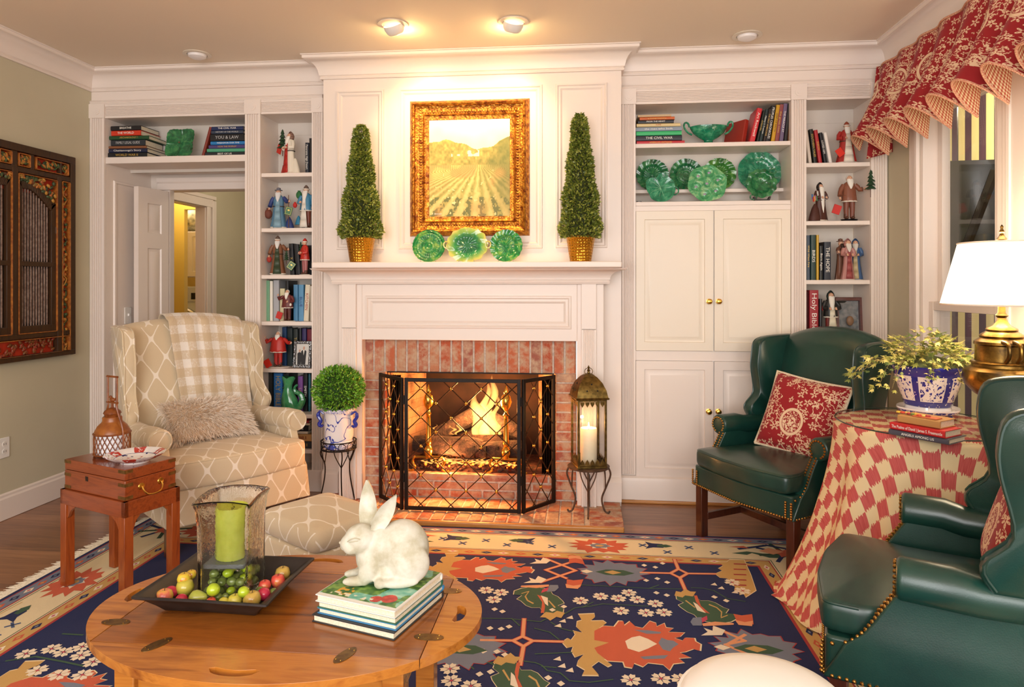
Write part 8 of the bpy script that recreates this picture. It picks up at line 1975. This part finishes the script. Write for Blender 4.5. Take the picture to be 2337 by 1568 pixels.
# half palmette at the right edge of the field
inst([('tan', [(2110, 435), (2165, 412), (2135, 395), (2170, 375), (2145, 345), (2200, 345), (2220, 328), (2330, 330), (2380, 440), (2420, 560), (2340, 612), (2325, 585), (2295, 592), (2290, 560), (2255, 560), (2262, 530), (2225, 515), (2240, 495), (2200, 470), (2150, 465)])], MC_, MC_, 1, 1)
for y in (360, 400, 440, 480, 520): rl([Z7(2260, y), Z7(2340, y+3)], .012, 'red', 4)
LG_ = [('green', [(1815, 602), (1870, 592), (1950, 600), (2000, 640), (2060, 640), (2110, 655), (2170, 690), (2212, 705), (2190, 735), (2262, 742), (2278, 775), (2230, 800), (2150, 812), (2050, 800), (1990, 785), (1950, 745), (1900, 725), (1850, 690), (1832, 672), (1872, 655), (1820, 630)]), ('tan', [(1800, 602), (1812, 567), (1850, 575), (1882, 550), (1922, 570), (1965, 572), (1940, 608), (1882, 600), (1862, 616)], 4), ('orange', [(1950, 602), (1972, 600), (2002, 680), (2072, 740), (2030, 728), (1965, 650)], 4), ('white', [(1942, 650), (1975, 668), (2040, 735), (1975, 715)], 4), ('tan', [(1880, 640), (1890, 636), (1960, 690), (1955, 695)], 4), ('tan', [(2065, 665), (2125, 690), (2165, 725), (2160, 765), (2152, 765), (2155, 728), (2120, 696), (2060, 672)], 4), ('tan', [(2152, 768), (2205, 748), (2207, 754), (2156, 774)], 4), ('grey', [(1922, 802), (1942, 770), (2008, 765), (2010, 830), (1940, 830)], 4), ('pink', [(2005, 775), (2048, 755), (2052, 785), (2012, 810)], 5), ('peach', [(2010, 815), (2110, 800), (2252, 812), (2252, 824), (2020, 834)], 4)]
LC = Z7(2040, 700)
for c_, sx, sy in ((LC, 1, 1), (Z7(765, 632), -1, -1), (Z7(640, 1260), 1, 1), (Vector((LC.x-1.9, LC.y-.35, 0)), 1, 1)): inst(LG_, LC, c_, sx, sy)
for c_ in (Z7(1330, 425), Z7(2420, 1010), Z7(170, 1010), Vector((-1.6, 2.75, 0))):
    star(c_, .17, 15, .8, 'red', 2, 1, .8, 0, 5); star(c_, .163, 15, .8, 'grey', 3, 1, .8, 0, 5)
    rp([(c_.x-.08, c_.y), (c_.x-.03, c_.y+.03), (c_.x+.05, c_.y+.03), (c_.x+.1, c_.y), (c_.x+.05, c_.y-.03), (c_.x-.03, c_.y-.03)], 'green', 4); rp([(c_.x-.04, c_.y), (c_.x, c_.y+.022), (c_.x+.04, c_.y), (c_.x, c_.y-.022)], 'tan', 5); rp([(c_.x-.15, c_.y), (c_.x-.12, c_.y+.02), (c_.x-.09, c_.y), (c_.x-.12, c_.y-.02)], 'white', 5)
def ln7(pts, w_=.018, c='peach', l=3, zf=Z7):
    q = [zf(*p) for p in pts]; rl(q, w_, c, l)
for pts in ([(1545, 425), (1770, 430), (1830, 398), (1900, 432), (1842, 465), (1770, 430)], [(1900, 432), (2110, 435)], [(1800, 325), (1830, 398)], [(1842, 465), (1880, 552)], [(330, 940), (570, 944), (642, 912), (720, 946), (650, 988), (570, 944)], [(720, 946), (945, 952)], [(655, 780), (645, 912)], [(650, 988), (625, 1128)], [(820, 318), (1048, 410), (780, 500)], [(1000, 350), (820, 405), (975, 468)], [(2110, 845), (2337, 945), (2190, 975), (2337, 1040)], [(2337, 900), (2200, 975)]):
    ln7(pts, .021, 'red', 2); ln7(pts, .014, 'peach', 3)
for x, y, s_ in ((780, 335, 1), (740, 480, 1), (2090, 870, 1)): c_ = Z7(x, y); rp([(c_.x-.05, c_.y-.04), (c_.x+.03, c_.y-.03), (c_.x+.05, c_.y+.01), (c_.x+.01, c_.y+.04), (c_.x, c_.y), (c_.x-.03, c_.y+.02), (c_.x-.02, c_.y-.01)], 'white', 4)
for x, y, s_ in ((1045, 325, 1), (1030, 515, -1), (2330, 790, -1)): c_ = Z7(x, y); rp([(c_.x-.03, c_.y-.05*s_), (c_.x+.0, c_.y-.04*s_), (c_.x+.045, c_.y-.055*s_), (c_.x+.03, c_.y+.03*s_), (c_.x-.03, c_.y+.03*s_)], 'orange', 4); rp([(c_.x-.035, c_.y+.0), (c_.x+.0, c_.y+.015*s_), (c_.x+.035, c_.y+.0), (c_.x+.02, c_.y+.045*s_), (c_.x-.03, c_.y+.04*s_)], 'peach', 5)
for pts in ([(80, 1100), (320, 1112), (480, 1110), (560, 1080), (620, 1075)], [(210, 772), (540, 776), (780, 800), (868, 756), (960, 742), (1040, 695), (1170, 680), (1250, 664), (1600, 682)], [(1090, 520), (1250, 526), (1600, 546), (1850, 550)], [(1930, 540), (2020, 545), (2100, 562), (2200, 622), (2337, 645)], [(650, 1100), (740, 1112), (790, 1132), (830, 1172), (930, 1190), (1000, 1250), (1150, 1262), (1330, 1240)], [(1100, 690), (1180, 650)], [(1610, 545), (1680, 520)], [(860, 805), (940, 852), (1060, 882)], [(735, 850), (850, 880), (920, 935)], [(740, 1045), (880, 1040), (1050, 1032)], [(790, 1140), (900, 1150)], [(220, 1110), (270, 1160)], [(380, 1110), (480, 1150)], [(60, 830), (200, 810)], [(560, 775), (620, 830)]):
    ln7(pts, .006, 'green', 2)
for zf, pts in ((Z5, [(60, 1330), (330, 1290), (600, 1340), (780, 1380)]), (Z5, [(580, 1080), (760, 1090)])): ln7(pts, .009, 'green', 2, zf)
def flower(p, r_=.037, seed=0):
    for k_ in range(6):
        a = k_*pi/3+.26; q = [(.12, 0), (.55, .3), (.95, .22), (.85, 0), (.95, -.22), (.55, -.3)]
        rp([(p.x+r_*(x*cos(a)-y*sin(a)), p.y+r_*(x*sin(a)+y*cos(a))) for x, y in q], 'white', 4)
    star(p, r_*.26, 6, .35, 'pink', 5)
for x, y in ((1085, 640), (1238, 607), (1373, 622), (1453, 580), (1517, 632), (1655, 662), (1393, 718), (1583, 733), (1720, 730), (478, 578), (425, 632), (365, 560), (1468, 1245), (1697, 1235), (1850, 1240), (90, 1160), (100, 1250), (250, 1290), (2320, 565), (2240, 500)): flower(Z7(x, y))
for x, y in ((475, 1220), (585, 1250), (745, 1280), (860, 1340), (345, 1420), (545, 1460), (760, 1460), (240, 1265), (760, 1200)): flower(Z5(x, y))
for x, y in ((1570, 370), (1710, 355), (1655, 385), (1585, 485), (1670, 472), (1745, 500), (1663, 580), (1742, 598), (870, 710), (958, 685), (490, 722), (430, 705), (480, 855), (540, 838), (395, 850), (345, 1025), (448, 1028), (508, 1052), (315, 1200), (400, 1182), (838, 1228), (935, 1272), (2105, 612), (2195, 640)):
    p = Z7(x, y); rp([(p.x-.014, p.y), (p.x, p.y-.016), (p.x+.014, p.y), (p.x, p.y+.016)], 'white', 3)
for x, y in ((1005, 768), (950, 795), (915, 830), (2100, 515), (2155, 543), (2260, 575), (910, 1083), (945, 1137), (1005, 1170)):
    p = Z7(x, y); rp([(p.x-.016, p.y-.008), (p.x+.013, p.y-.013), (p.x+.008, p.y+.017)], 'white', 3)
m.build('rug_field', [rmat(PAL[k_]) for k_ in RM_], rug, 0, fix=False)
m = MB(); rn = random.Random(17); y = RY0_
while y < RY1_-.02:
    y += rn.uniform(.004, .008); L = rn.uniform(.05, .085); w_ = rn.uniform(.004, .007); dy = rn.uniform(-.015, .015)
    m.loft([[(RX0_+.002, y-w_, .003), (RX0_+.002, y+w_, .003), (RX0_+.002, y, .008)], [(RX0_-L*.6, y+dy*.5-w_*.8, .002), (RX0_-L*.6, y+dy*.5+w_*.8, .002), (RX0_-L*.6, y+dy*.5, .006)], [(RX0_-L, y+dy-.001, .002), (RX0_-L, y+dy+.001, .002), (RX0_-L, y+dy, .003)]])
o = m.build('fringe', mat('E8DCC8', .9, 0, 'CFC0A6', 100), rug, 30); o['kind'] = 'stuff'
